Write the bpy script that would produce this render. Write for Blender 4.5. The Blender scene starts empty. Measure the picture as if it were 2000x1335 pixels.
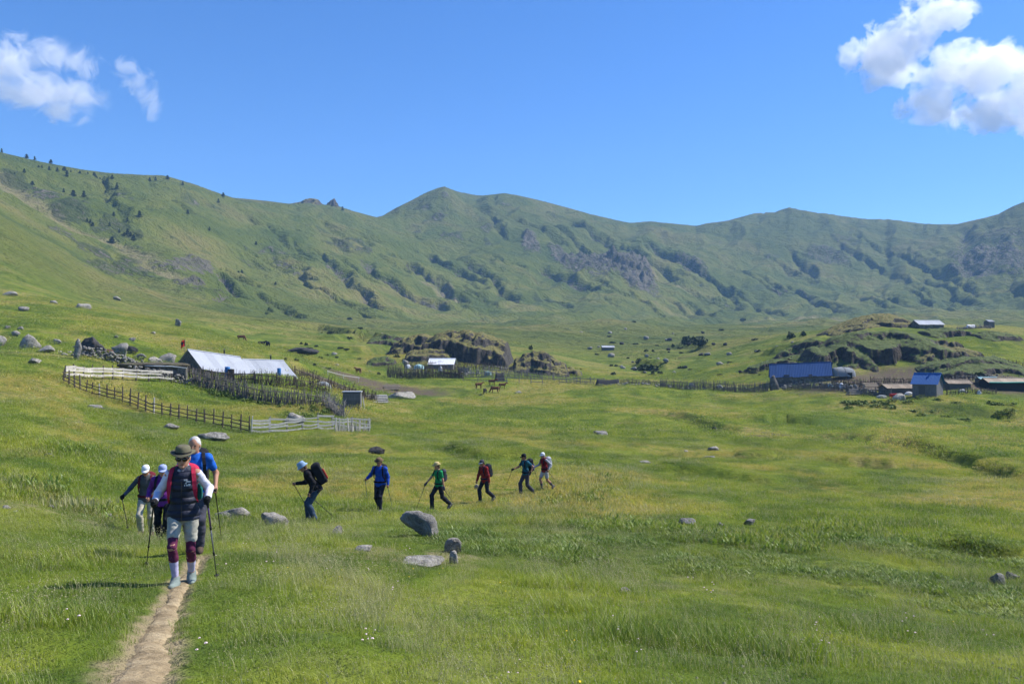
import bpy, bmesh, math, random
import numpy as np
from mathutils import Vector, Matrix, Euler

# ------------------------------------------------------------------ camera, sky, sun, exposure
F_PX = 1667.0                       # focal length in pixels of a 2000 px wide frame
PITCH = math.atan((700.0-667.5)/F_PX)
scene = bpy.context.scene
C = scene.collection
cam_data = bpy.data.cameras.new('camera')
cam_data.sensor_width = 36.0
cam_data.lens = 36.0*F_PX/2000.0
cam_data.clip_start = 0.05
cam_data.clip_end = 60000.0
cam = bpy.data.objects.new('camera', cam_data)
C.objects.link(cam)
cam.location = (0, 0, 0)
cam.rotation_euler = (math.pi/2+PITCH, 0, 0)
scene.camera = cam

SUN_AZ, SUN_EL = 70.0, 48.0         # degrees to the right of the view, degrees above the horizon
world = bpy.data.worlds.new('World')
scene.world = world
world.use_nodes = True
wt = world.node_tree
bg = wt.nodes['Background']
sky = wt.nodes.new('ShaderNodeTexSky')
sky.sky_type = 'NISHITA'
sky.sun_disc = False
sky.sun_elevation = math.radians(SUN_EL)
sky.sun_rotation = math.radians(SUN_AZ)
sky.altitude = 1900
sky.air_density = 1.0
sky.dust_density = 0.4
sky.ozone_density = 5.0
hs = wt.nodes.new('ShaderNodeHueSaturation')
hs.inputs['Saturation'].default_value = 1.22
hs.inputs['Hue'].default_value = 0.508
wt.links.new(sky.outputs[0], hs.inputs['Color'])
wt.links.new(hs.outputs[0], bg.inputs[0])
bg.inputs[1].default_value = 0.122

sun_data = bpy.data.lights.new('sun', 'SUN')
sun_data.energy = 5.0
sun_data.angle = math.radians(0.53)
sun_data.color = (1.0, 0.955, 0.88)
sun = bpy.data.objects.new('sun', sun_data)
C.objects.link(sun)
_a, _e = math.radians(SUN_AZ), math.radians(SUN_EL)
SUN_DIR = Vector((math.sin(_a)*math.cos(_e), math.cos(_a)*math.cos(_e), math.sin(_e)))
sun.rotation_euler = SUN_DIR.to_track_quat('Z', 'Y').to_euler()
sun.location = SUN_DIR*50

scene.view_settings.view_transform = 'Standard'
scene.view_settings.look = 'None'
scene.view_settings.exposure = 0.74
scene.view_settings.gamma = 1.0
scene.view_settings.use_curve_mapping = False
scene.render.engine = 'CYCLES'
cy = scene.cycles
cy.use_denoising = True
cy.max_bounces = 18
cy.diffuse_bounces = 3
cy.glossy_bounces = 2
cy.transmission_bounces = 4
cy.transparent_max_bounces = 8
cy.volume_bounces = 18
cy.volume_step_rate = 1.0
cy.volume_max_steps = 256
cy.sample_clamp_indirect = 4.0
cy.use_adaptive_sampling = True
cy.adaptive_threshold = 0.02

# ------------------------------------------------------------------ noise (numpy gradient noise)
_rs = np.random.RandomState(7)
_perm = _rs.permutation(512)
_perm = np.concatenate([_perm, _perm, _perm])
_ga = _rs.rand(512)*2*np.pi
_gx, _gy = np.cos(_ga), np.sin(_ga)
def pnoise(x, y):
    x = np.asarray(x, float); y = np.asarray(y, float)
    xi = np.floor(x).astype(int); yi = np.floor(y).astype(int)
    fx = x-xi; fy = y-yi
    u = fx*fx*fx*(fx*(fx*6-15)+10); v = fy*fy*fy*(fy*(fy*6-15)+10)
    def g(ix, iy, dx, dy):
        h = _perm[(_perm[ix & 511]+iy) & 511]
        return _gx[h]*dx+_gy[h]*dy
    a = g(xi, yi, fx, fy); b = g(xi+1, yi, fx-1, fy)
    c = g(xi, yi+1, fx, fy-1); d = g(xi+1, yi+1, fx-1, fy-1)
    return (a+(b-a)*u)+((c+(d-c)*u)-(a+(b-a)*u))*v
def fbm(x, y, octv=4, lac=2.03, gain=0.5):
    s = 0; a = 1
    for k in range(octv):
        s = s+a*pnoise(x+17.3*k, y-9.1*k); x = x*lac; y = y*lac; a *= gain
    return s
def noise3(p, freq, seed=0, octv=3):          # p: (n,3); three planes of 2D noise blended
    q = p*freq+seed*3.71
    s = 0; a = 1
    for k in range(octv):
        s = s+a*(pnoise(q[:,0]+0.7*q[:,2], q[:,1]+5.2)+pnoise(q[:,1]-0.6*q[:,0]+11, q[:,2])+pnoise(q[:,2]+0.5*q[:,1]-7, q[:,0]))/1.7
        q = q*2.1; a *= 0.5
    return s
def smooth(a, b, x):
    t = np.clip((np.asarray(x, float)-a)/(b-a), 0, 1)
    return t*t*(3-2*t)

# ------------------------------------------------------------------ terrain height
def ray(px, py):
    a = (px-1000.0)/F_PX; b = (667.5-py)/F_PX
    c, s = math.cos(PITCH), math.sin(PITCH)
    Y = c-b*s; Z = s+b*c
    return a/Y, Z/Y                      # tan azimuth, tan elevation
CP = [ # survey of the valley: where the ground stands (bearing, elevation, distance in m)
 # foreground
 (-300,1335,4.9),(230,1335,5.0),(1000,1335,5.4),(2000,1335,6.0),(2400,1335,6.2),
 (-300,1140,9.6),(0,1145,9.5),(345,1142,10.0),(700,1150,10.2),(1000,1140,11.6),(1500,1182,11.8),(2000,1240,11.0),
 (1300,1128,14.5),(1500,1138,14.8),(1950,1205,14.2),(2300,1230,13.5),
 (-200,1005,16),(0,1000,17),(290,1046,19),(400,1078,12.8),(612,1017,23),(740,1001,27),(855,990,30),(945,978,32.5),(1040,963,35),
 (820,1050,17.5),(900,1095,14.5),(1200,1040,22),(1500,1035,26),(1950,1130,19),(2200,1130,19),(1750,1080,21),
 (0,850,33),(-300,830,34),(200,860,40),(1000,900,48),(1400,890,58),(1800,925,50),(2000,930,48),(2300,940,46),
 (100,920,26),(700,905,44),
 # corral and middle meadow
 (490,848,57),(720,842,62),(300,806,59),(180,772,61),(125,745,63),(600,810,68),(500,760,80),(650,800,74),
 (1000,820,85),(1500,842,78),(1800,862,72),(2000,880,66),(2300,890,62),
 (720,775,112),(1000,762,140),(1250,760,140),(1500,782,128),(1800,806,105),(2000,826,96),(2300,840,90),
 (1900,782,112),(2000,790,112),
 # left slope
 (-300,680,75),(0,705,68),(0,665,84),(60,672,84),(180,700,80),(250,712,84),(-300,560,140),(0,600,135),(0,545,190),(200,640,110),(200,605,175),(350,640,150),
 (400,612,260),(330,702,98),(430,735,88),(560,735,93),(570,700,130),(500,672,170),(600,650,230),
 # middle of the valley
 (700,722,150),(850,708,170),(1000,715,172),(1080,728,165),(1180,684,270),(1300,725,195),(1300,695,235),(1150,745,155),(1400,735,165),
 (600,625,330),(900,650,330),(900,636,480),(1100,655,380),(1100,638,520),(1350,672,300),(1400,650,430),(1300,640,560),
 # right knoll
 (1500,757,138),(1560,725,150),(1620,742,136),(1700,760,126),(1810,777,114),(1650,705,152),(1720,690,158),(1800,740,132),(1900,762,118),(2000,760,120),(2300,770,116),
 (1720,628,192),(1640,648,190),(1810,638,186),(1930,640,184),(2000,647,182),(2200,668,178),(1540,664,205),(1450,664,240),
 (1850,680,160),(2000,705,150),(2200,720,148),
 (1720,660,260),(1950,668,250),(2200,690,250),(1700,640,480),(2000,640,480),(2300,650,480),(1550,652,380),
 # foreground spur on the left
 (-350,300,330),(0,418,330),(63,459,338),(142,503,340),(205,539,345),(283,566,355),(345,585,370),(420,598,385),
 (-350,310,395),(0,424,390),(63,464,392),(142,508,395),(205,543,398),(283,568,405),
 (-300,440,225),(0,490,250),(140,555,250),(280,592,270),
 # left mountain
 (-400,120,640),(-200,215,620),(0,297,600),(80,318,620),(160,331,650),(240,339,690),(330,346,740),(400,366,780),(450,382,820),(520,392,860),(590,391,900),(650,398,920),(700,414,960),(745,423,1010),
 (0,360,490),(160,400,520),(330,430,560),(330,510,470),(500,600,440),(500,500,620),(650,500,720),(650,580,560),(650,625,470),
 # middle mountain
 (800,392,1090),(865,366,1130),(930,384,1150),(985,380,1180),(1050,392,1210),(1120,411,1230),(1200,429,1260),(1290,434,1290),(1360,441,1310),
 (780,625,560),(780,540,740),(850,470,920),(900,630,640),(1000,520,880),(1000,460,1000),(1000,600,730),(1100,610,760),(1150,510,960),(1200,560,860),
 # right mountain
 (1420,430,1350),(1470,418,1380),(1540,407,1390),(1600,416,1390),(1680,426,1380),(1760,430,1360),(1830,438,1330),(1880,436,1290),(1930,424,1240),(1970,407,1200),(2010,385,1170),(2100,330,1120),(2250,260,1100),(2450,200,1080),
 (1300,610,820),(1400,560,980),(1400,630,780),(1550,520,1120),(1550,625,820),(1700,540,1080),(1700,622,800),(1900,600,820),(1900,500,1060),(2050,560,840),(2050,470,1000),(2300,560,800),(2300,420,950),
]
def _behind():
    out = []
    for (px, py, d) in CP:
        pass
    for px, py, d in [(-200,215,620),(0,297,600),(160,331,650),(330,346,740),(450,382,820),(590,391,900),(745,423,1010),(865,366,1130),(985,380,1180),(1200,429,1260),(1360,441,1310),(1540,407,1390),(1760,430,1360),(1880,436,1290),(2010,385,1170),(2250,260,1100)]:
        out += [(px, py+45, d*1.25), (px, py+110, d*1.7), (px, py+150, d*2.4)]
    return out
_cp = np.array(CP+_behind(), float)
VS = 0.36
_cu = np.array([ray(a, b)[0] for a, b, c in _cp]); _ct = np.array([ray(a, b)[1] for a, b, c in _cp]); _cv = np.log(_cp[:,2])*VS
def _tps_fit(u, v, t, lam=2e-5):
    n = len(u)
    r2 = (u[:,None]-u[None])**2+(v[:,None]-v[None])**2
    K = 0.5*r2*np.log(r2+1e-12)+lam*np.eye(n)
    P = np.stack([np.ones(n), u, v], 1)
    A = np.block([[K, P], [P.T, np.zeros((3, 3))]])
    return np.linalg.solve(A, np.concatenate([t, np.zeros(3)]))
_w = _tps_fit(_cu, _cv, _ct)
UMIN, UMAX, NU = -0.92, 0.92, 460
VMIN, VMAX, NV = math.log(2.5), math.log(3200.0), 620
_ug = np.linspace(UMIN, UMAX, NU); _vg = np.linspace(VMIN, VMAX, NV)
TG = np.zeros((NU, NV))
for _i in range(NU):
    r2 = (_ug[_i]-_cu[None])**2+(_vg[:,None]*VS-_cv[None])**2
    TG[_i] = (0.5*r2*np.log(r2+1e-12)) @ _w[:-3]+_w[-3]+_w[-2]*_ug[_i]+_w[-1]*_vg*VS
def _bil(G, fu, fv):
    fu = np.clip(fu, 0, NU-1.001); fv = np.clip(fv, 0, NV-1.001)
    i = fu.astype(int); j = fv.astype(int); a = fu-i; b = fv-j
    return (G[i,j]*(1-a)+G[i+1,j]*a)*(1-b)+(G[i,j+1]*(1-a)+G[i+1,j+1]*a)*b
def z_base(x, y):
    x = np.asarray(x, float); y = np.asarray(y, float)
    r = np.hypot(x, y)+1e-6
    th = np.clip(np.arctan2(x, y), -0.74, 0.74)
    Y = r*np.cos(th); u = np.tan(th)
    t = _bil(TG, (u-UMIN)/(UMAX-UMIN)*(NU-1), (np.log(np.maximum(Y, 2.6))-VMIN)/(VMAX-VMIN)*(NV-1))
    z = Y*t
    k = smooth(3.0, 6.0, r)
    return z*k+(-1.56-0.085*y*(r > 0)-0.02*x)*(1-k)
def hit(px, py, dmin=4.0):                  # where a bearing and elevation meets the smooth ground
    u, t = ray(px, py)
    fu = np.full(NV, (u-UMIN)/(UMAX-UMIN)*(NU-1))
    col = _bil(TG, fu, np.arange(NV, dtype=float))
    ok = np.where((col >= t) & (_vg > math.log(dmin)))[0]
    if len(ok) == 0:
        j = int(np.argmax(col)); Y = math.exp(_vg[j])
    else:
        j = ok[0]
        if j > 0 and col[j] > col[j-1]:
            f = (t-col[j-1])/(col[j]-col[j-1]); Y = math.exp(_vg[j-1]+np.clip(f, 0, 1)*(_vg[j]-_vg[j-1]))
        else:
            Y = math.exp(_vg[j])
    return u*Y, Y
def seg_dist(x, y, pts, wid=None):
    """distance to a polyline, arc parameter 0..1, and signed side"""
    best = np.full(x.shape, 1e9); par = np.zeros(x.shape); side = np.zeros(x.shape)
    L = [0]
    for a, b in zip(pts[:-1], pts[1:]):
        L.append(L[-1]+math.hypot(b[0]-a[0], b[1]-a[1]))
    for k, (a, b) in enumerate(zip(pts[:-1], pts[1:])):
        dx, dy = b[0]-a[0], b[1]-a[1]; l2 = dx*dx+dy*dy+1e-9
        t = np.clip(((x-a[0])*dx+(y-a[1])*dy)/l2, 0, 1)
        ex, ey = x-(a[0]+t*dx), y-(a[1]+t*dy)
        d = np.hypot(ex, ey)
        m = d < best
        best = np.where(m, d, best); par = np.where(m, (L[k]+t*math.sqrt(l2))/L[-1], par)
        side = np.where(m, np.sign(dx*ey-dy*ex), side)
    return best, par, side

# gullies of the mountain sides: (points, half width m, depth m, scrub 0..1, rock 0..1)
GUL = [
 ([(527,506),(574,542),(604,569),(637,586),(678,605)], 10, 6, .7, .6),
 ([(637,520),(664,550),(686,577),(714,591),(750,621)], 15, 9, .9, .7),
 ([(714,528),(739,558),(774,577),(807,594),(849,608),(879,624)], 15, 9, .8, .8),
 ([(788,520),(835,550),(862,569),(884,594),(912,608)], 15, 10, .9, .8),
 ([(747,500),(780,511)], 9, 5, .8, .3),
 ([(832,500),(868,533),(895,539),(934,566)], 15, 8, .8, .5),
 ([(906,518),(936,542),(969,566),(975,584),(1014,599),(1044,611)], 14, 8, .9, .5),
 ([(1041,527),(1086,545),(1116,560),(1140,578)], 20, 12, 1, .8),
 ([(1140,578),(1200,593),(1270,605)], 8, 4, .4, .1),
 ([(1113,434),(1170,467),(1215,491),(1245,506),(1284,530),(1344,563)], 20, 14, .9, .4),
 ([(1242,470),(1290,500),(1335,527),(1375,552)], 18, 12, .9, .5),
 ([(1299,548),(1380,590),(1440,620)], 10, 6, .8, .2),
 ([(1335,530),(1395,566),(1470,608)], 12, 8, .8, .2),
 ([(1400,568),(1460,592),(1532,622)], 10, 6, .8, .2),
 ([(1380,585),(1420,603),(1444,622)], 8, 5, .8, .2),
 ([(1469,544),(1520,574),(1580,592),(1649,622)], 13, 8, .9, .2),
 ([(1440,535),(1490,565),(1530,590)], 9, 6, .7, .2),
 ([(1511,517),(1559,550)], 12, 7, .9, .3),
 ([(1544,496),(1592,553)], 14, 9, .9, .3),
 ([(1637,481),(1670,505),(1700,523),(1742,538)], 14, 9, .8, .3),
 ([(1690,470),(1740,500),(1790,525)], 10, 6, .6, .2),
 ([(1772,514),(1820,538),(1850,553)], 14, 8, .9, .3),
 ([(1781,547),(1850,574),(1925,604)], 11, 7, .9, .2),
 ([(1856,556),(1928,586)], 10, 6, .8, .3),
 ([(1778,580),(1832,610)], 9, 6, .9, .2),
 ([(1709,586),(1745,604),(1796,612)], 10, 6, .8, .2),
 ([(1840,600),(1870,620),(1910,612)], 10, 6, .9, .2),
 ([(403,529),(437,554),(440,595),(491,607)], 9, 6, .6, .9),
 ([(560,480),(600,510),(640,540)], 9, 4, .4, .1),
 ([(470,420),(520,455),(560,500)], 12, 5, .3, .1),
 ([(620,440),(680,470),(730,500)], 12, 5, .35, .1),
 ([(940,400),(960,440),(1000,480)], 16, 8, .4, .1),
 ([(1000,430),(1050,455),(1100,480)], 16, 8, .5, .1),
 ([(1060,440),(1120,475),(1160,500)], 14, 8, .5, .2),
 ([(840,400),(810,410),(760,420)], 22, 8, .7, .5),  # shaded left flank of the peak, darkened in colour
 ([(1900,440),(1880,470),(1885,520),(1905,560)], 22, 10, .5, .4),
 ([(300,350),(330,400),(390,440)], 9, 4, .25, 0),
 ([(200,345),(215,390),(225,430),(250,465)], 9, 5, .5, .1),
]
# dark scrubby, bare rock or painted shade patches: px, py, half w px, half h px, scrub, rock, bump m
PAT = [
 (1035,485,20,20,1,.9,7),(1150,528,50,24,.9,.8,8),(1245,545,42,32,1,1,12),(1190,520,30,22,.9,.9,8),(1100,510,22,22,.9,.8,6),
 (1350,532,34,20,.95,.5,6),(1615,508,42,22,.85,.4,6),(1655,478,20,14,.5,.3,4),
 (1945,515,62,46,.95,.7,10),(1900,545,26,24,.95,.7,6),(1985,550,25,16,.9,.5,5),(1975,470,40,40,.6,.4,6),  # shaded face of the right mountain, put into the colour
 (820,455,9,7,1,.6,3),(855,422,13,8,.8,.5,3),(885,465,16,8,.7,.4,2),(955,455,11,10,1,.4,3),(955,478,9,6,.9,.3,2),(870,385,12,5,.6,.5,2),(1080,420,8,6,.6,.2,2),
 (665,495,26,11,.85,.3,3),(710,505,18,9,.8,.3,3),(690,480,20,8,.5,.2,2),
 (366,520,34,22,.25,1,3),(376,559,18,12,.4,1,3),(420,575,18,28,.5,.5,3),
 (83,388,32,15,.75,.5,2),(141,418,38,24,.85,.2,2),(214,445,28,16,.8,.2,2),(253,463,16,14,1,0,3),(178,503,36,17,.85,.3,2),(240,541,40,17,.8,.4,2),
 (35,355,28,10,.85,.1,2),(18,337,16,6,.8,.1,1),(120,470,20,12,.5,.5,1),(170,520,14,8,.3,.8,1),
 (225,388,16,4,.6,0,1),(365,420,22,6,.45,.2,1),(385,435,18,8,.5,.1,1),(340,468,26,5,.35,.1,1),(1060,600,10,6,.8,0,1),(1090,605,12,5,.6,0,1),
]
TAN = [([(0,359),(41,396),(94,415),(132,450),(189,466),(236,481),(283,513),(346,547)], 7.0), ([(880,575),(860,590),(900,605)], 6), ([(830,565),(860,590),(890,607)], 5), ([(1280,545),(1310,565),(1340,575)], 7), ([(1500,640),(1580,632),(1640,640)], 12), ([(0,340),(20,375),(60,400)], 10)]
# small banks of the meadow: (points, height m, scrub)
BANK = [
 ([(1230,808),(1330,818),(1400,836),(1470,846)], .45, .5),
 ([(1490,828),(1530,826),(1600,832)], .7, .7),
 ([(1430,893),(1520,897)], .35, .6),([(1610,908),(1690,912),(1760,918)], .35, .45),
 ([(1540,850),(1650,858),(1720,866),(1800,875),(1900,900),(2000,918)], .45, .35),
 ([(1900,905),(1950,925),(2010,935)], .45, .35),
 ([(1250,915),(1400,930),(1530,945)], .25, .4),
 ([(1780,800),(1880,806),(2000,818)], .5, .9),
 ([(1830,1060),(1900,1075),(1990,1095)], .25, .2),
 ([(860,870),(930,885),(1060,890)], .25, .4),
 ([(560,640),(620,640),(680,655),(740,650)], 1.0, .7),([(640,665),(720,660),(760,670)], 1.0, .6),([(700,690),(760,680)], .8, .6),
 ([(430,645),(500,650)], .6, .3),([(1240,712),(1300,722)], 1.2, .8),([(1180,660),(1130,655),(1110,648)], .8, .6),([(1480,690),(1560,680),(1600,672)], 1.0, .6),
 ([(1310,675),(1390,685)], .8, .5),([(1230,695),(1290,690)], .6, .4),
]
SKY0 = np.array([(0,297),(333,346),(455,386),(745,424),(868,364),(985,377),(1200,429),(1360,441),(1542,404),(1830,438),(2000,394)], float)
def _world(pts, dmin=4.0): return [hit(a, b, dmin) for a, b in pts]
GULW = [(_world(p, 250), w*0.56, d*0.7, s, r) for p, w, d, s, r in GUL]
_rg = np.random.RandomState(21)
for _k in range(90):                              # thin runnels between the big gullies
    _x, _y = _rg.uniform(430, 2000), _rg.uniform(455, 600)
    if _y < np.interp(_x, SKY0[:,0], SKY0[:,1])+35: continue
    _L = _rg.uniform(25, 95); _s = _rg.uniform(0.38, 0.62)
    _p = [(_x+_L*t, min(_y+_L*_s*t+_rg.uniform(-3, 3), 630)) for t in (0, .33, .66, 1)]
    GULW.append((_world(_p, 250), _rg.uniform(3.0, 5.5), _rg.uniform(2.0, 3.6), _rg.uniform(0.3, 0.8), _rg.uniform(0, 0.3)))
TANW = [(_world(p, 250), w) for p, w in TAN]
BANKW = [(_world(p), h, s) for p, h, s in BANK]
PATW = []
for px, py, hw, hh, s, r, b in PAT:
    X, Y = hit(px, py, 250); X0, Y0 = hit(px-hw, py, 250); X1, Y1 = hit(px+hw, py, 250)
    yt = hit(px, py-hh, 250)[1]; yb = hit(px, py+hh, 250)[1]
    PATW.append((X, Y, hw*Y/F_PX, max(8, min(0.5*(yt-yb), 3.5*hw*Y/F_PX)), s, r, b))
PATH_PTS = [hit(a, b) for a, b in ((215,1420),(240,1370),(264,1330),(286,1280),(310,1225),(334,1178),(349,1147),(372,1112),(390,1085))]
DRY = [(790,1090,1.3,0.7,.8),(720,1072,0.7,0.6,.7),(880,1085,0.5,0.7,.7),(620,1020,1.0,1.2,.4),(200,1000,2.2,1.5,.5),(60,990,1.8,1.0,.5),(1300,895,3.5,2.0,.4),(1440,1130,1.5,0.8,.35),(1300,1145,1.6,0.7,.35),(110,770,2.0,2.0,.5),(80,690,4.0,3.0,.3)]
DRYW = [(*hit(a, b), w, d, s) for a, b, w, d, s in DRY]
PALE = [hit(a, b) for a, b in ((560,1085),(690,1150),(840,1245),(930,1330))]
def terrain(x, y):
    """height, scrub, rock, tan"""
    x = np.asarray(x, float); y = np.asarray(y, float)
    r = np.hypot(x, y)
    z = z_base(x, y)
    scrub_shade = np.zeros_like(z); rock = np.zeros_like(z); tan = np.zeros_like(z)
    far = smooth(230, 480, r)
    mid = smooth(45, 110, r)*(1-far)
    near = (1-smooth(60, 160, r))
    z = z+near*(0.05*fbm(x/1.3, y/1.3, 3)+0.10*smooth(8, 26, r)*fbm(x/5.0+40, y/5.0, 3)+0.42*smooth(20, 45, r)*fbm(x/14.0, y/9.0+7, 3))
    z = z+mid*(0.30*fbm(x/9.0, y/9.0, 4)+0.9*fbm(x/30.0+3, y/30.0, 3))
    m = r > 225
    if m.any():
        X, Y = x[m], y[m]
        # warped coordinates so the hand-placed gullies get uneven edges
        wx = X+11*fbm(X/55, Y/55, 3); wy = Y+11*fbm(X/55+50, Y/55+9, 3)
        wx = wx+5*fbm(X/13, Y/13, 3); wy = wy+5*fbm(X/13+5, Y/13+9, 3)
        zz = 4.5*fbm(X/120, Y/120, 4)+0.6*fbm(X/22, Y/22, 3)
        rid = 1-np.abs(fbm((X*0.9-Y*0.42)/75, (X*0.42+Y*0.9)/260, 4))*2
        zz = zz+8.5*smooth(350, 700, r[m])*rid
        # rough ground: scrubby streaks that run down the slopes
        ru, rv = X*0.88-Y*0.47, X*0.47+Y*0.88
        st = fbm(ru/26+0.35*fbm(X/40, Y/40, 2), rv/80, 5); st2 = fbm(X/55+9, Y/90, 4)
        hill = smooth(395, 470, r[m])*smooth(14, 34, z[m])
        sc = 0.5*hill*smooth(0.20, 0.50, st)*smooth(-0.15, 0.3, st2); rk = 0.4*hill*smooth(0.26, 0.5, st)*smooth(0.0, 0.4, st2+0.2*fbm(X/15, Y/15, 3)); tn = np.zeros_like(X)
        zz = zz+hill*(1.0*np.abs(fbm(ru/14, rv/34, 3)))
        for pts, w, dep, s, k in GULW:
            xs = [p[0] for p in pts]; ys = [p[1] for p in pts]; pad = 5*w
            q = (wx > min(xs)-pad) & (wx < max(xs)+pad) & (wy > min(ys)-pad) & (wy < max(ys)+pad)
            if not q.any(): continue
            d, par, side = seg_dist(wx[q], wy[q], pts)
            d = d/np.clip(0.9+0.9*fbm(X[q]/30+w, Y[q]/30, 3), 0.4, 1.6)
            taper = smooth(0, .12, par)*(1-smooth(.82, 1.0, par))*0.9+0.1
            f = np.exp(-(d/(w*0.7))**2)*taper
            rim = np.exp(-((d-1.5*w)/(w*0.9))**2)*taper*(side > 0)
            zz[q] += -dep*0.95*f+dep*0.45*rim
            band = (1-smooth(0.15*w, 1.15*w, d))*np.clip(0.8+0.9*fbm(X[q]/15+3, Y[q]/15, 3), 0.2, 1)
            sc[q] = np.maximum(sc[q], 0.62*s*band*taper)  # dark gully growth, its colour also standing in for shade
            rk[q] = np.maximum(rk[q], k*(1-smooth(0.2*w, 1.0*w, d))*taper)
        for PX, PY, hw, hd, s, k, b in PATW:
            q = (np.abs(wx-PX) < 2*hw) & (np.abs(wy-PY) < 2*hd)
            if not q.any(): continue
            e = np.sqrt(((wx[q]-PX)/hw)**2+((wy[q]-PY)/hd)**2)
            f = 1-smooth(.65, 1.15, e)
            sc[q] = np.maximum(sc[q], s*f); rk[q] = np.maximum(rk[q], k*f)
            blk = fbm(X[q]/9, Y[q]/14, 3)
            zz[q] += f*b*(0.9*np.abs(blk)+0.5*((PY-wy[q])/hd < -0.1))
        for pts, w in TANW:
            d, par, side = seg_dist(wx, wy, pts)
            f = 1-smooth(.3*w, 1.5*w, d)
            tn = np.maximum(tn, f); zz -= 1.5*f
        z[m] += zz*far[m]
        scrub_shade[m] = sc*far[m]; rock[m] = rk*far[m]; tan[m] = tn*far[m]
    for X_, Y_, a_, b_, s_ in DRYW:
        q = (np.abs(x-X_) < 2*a_) & (np.abs(y-Y_) < 2*b_)
        if q.any():
            e = np.sqrt(((x[q]-X_)/a_)**2+((y[q]-Y_)/b_)**2)+0.5*fbm(x[q]/0.8, y[q]/0.8, 3)
            tan[q] = np.maximum(tan[q], s_*(1-smooth(0.5, 1.2, e)))
    q = (r < 22) & (np.abs(x) < 9)
    if q.any():                                   # ground worn bare beside the path
        d, par, side = seg_dist(x[q], y[q], PATH_PTS)
        hw = 0.185-0.075*smooth(5, 10, y[q])
        f = 1-smooth(0.7, 2.0, d/hw+0.8*fbm(x[q]*2.5, y[q]*2.5, 3))
        tan[q] = np.maximum(tan[q], f); z[q] -= 0.035*(1-smooth(0.6, 1.6, d/hw))
    for pts, h, s in BANKW:
        xs = [p[0] for p in pts]; ys = [p[1] for p in pts]
        sc_ = max(1.0, np.mean(ys)/60.0)
        pad = 9*sc_
        q = (x > min(xs)-pad) & (x < max(xs)+pad) & (y > min(ys)-pad) & (y < max(ys)+pad)
        if not q.any(): continue
        wob = 0.6*sc_*fbm(x[q]/3/sc_, y[q]/3/sc_, 3)
        d, par, side = seg_dist(x[q], y[q]+wob, pts)
        sd = d*np.where(side >= 0, 1, -1)         # points run left to right: + is the far side
        taper = smooth(0, .15, par)*(1-smooth(.85, 1, par))
        up = smooth(-0.25*sc_, 0.35*sc_, sd)*np.exp(-np.maximum(sd, 0)/(3.0*sc_))
        dn = np.exp(-((sd+0.9*sc_)/(0.9*sc_))**2)
        z[q] += taper*(1.5*h*up-h*0.8*dn)
        scrub_shade[q] = np.maximum(scrub_shade[q], s*taper*np.exp(-((sd+0.15*sc_)/(0.55*sc_))**2))  # dark strip along the bank face, painted for its shade
    return z, scrub_shade, rock, tan
# the crest line of the range, as surveyed
SKYLINE = np.array([(-400,120),(-200,215),(0,297),(80,316),(160,331),(210,338),(240,340),(320,343),(333,346),(380,360),(430,378),(455,386),(520,392),(565,398),(605,396),(640,400),(660,402),(690,412),(735,424),(748,421),(775,405),(800,393),(830,377),(855,367),(868,364),(885,371),(905,381),(930,385),(950,381),(985,377),(1010,381),(1050,390),(1100,403),(1150,417),(1200,429),(1230,435),(1270,432),(1310,436),(1360,441),(1380,436),(1420,431),(1460,420),(1475,416),(1510,414),(1530,408),(1542,404),(1560,409),(1600,416),(1640,421),(1690,427),(1740,428),(1790,435),(1830,438),(1870,437),(1920,426),(1950,418),(1975,404),(2000,394),(2050,370),(2150,320),(2450,200)], float)
_sku = np.array([ray(a, b) for a, b in SKYLINE])
_cu_n = 900; _cu_g = np.linspace(-0.72, 0.72, _cu_n); CREST = None
terrain_raw = terrain
def terrain(x, y):
    z, a, b, c = terrain_raw(x, y)
    if CREST is not None:
        x = np.asarray(x, float); y = np.asarray(y, float)
        m_ = (np.hypot(x, y) > 330) & (y > 1)
        if m_.any():
            u = x[m_]/y[m_]; k = np.clip((u+0.72)/1.44*(_cu_n-1), 0, _cu_n-1.001); i = k.astype(int); f = k-i
            dt = CREST[0][i]*(1-f)+CREST[0][i+1]*f; lr = CREST[1][i]*(1-f)+CREST[1][i+1]*f
            z = z.copy(); e = (np.log(y[m_])-lr)/0.13
            z[m_] += np.exp(lr)*dt*np.exp(-e*e)
    return z, a, b, c
def _fit_crest():
    global CREST
    ys = np.exp(np.linspace(math.log(430), math.log(1500), 330))
    tgt = np.interp(_cu_g, _sku[:,0], _sku[:,1]); dt = np.zeros(_cu_n); lr = None
    for it in range(2):
        U_, Y_ = np.meshgrid(_cu_g, ys, indexing='ij')
        z = terrain((U_*Y_).ravel(), Y_.ravel())[0].reshape(U_.shape)/Y_
        j = np.argmax(z, 1); top = z[np.arange(_cu_n), j]
        if lr is None:
            lr = np.log(ys[j]); lr = np.convolve(np.pad(lr, 15, 'edge'), np.ones(31)/31, 'valid')
        dt = dt+(tgt-top); CREST = (dt, lr)
_fit_crest()
def zt(x, y):
    return float(terrain(np.array([x]), np.array([y]))[0][0])
def at(px, py, Y):                          # ground point on a bearing at a given distance
    u, t = ray(px, py)
    return Vector((u*Y, Y, zt(u*Y, Y)))
def ground(px, py, dmin=4.0):
    X, Y = hit(px, py, dmin)
    return Vector((X, Y, zt(X, Y)))

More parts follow.
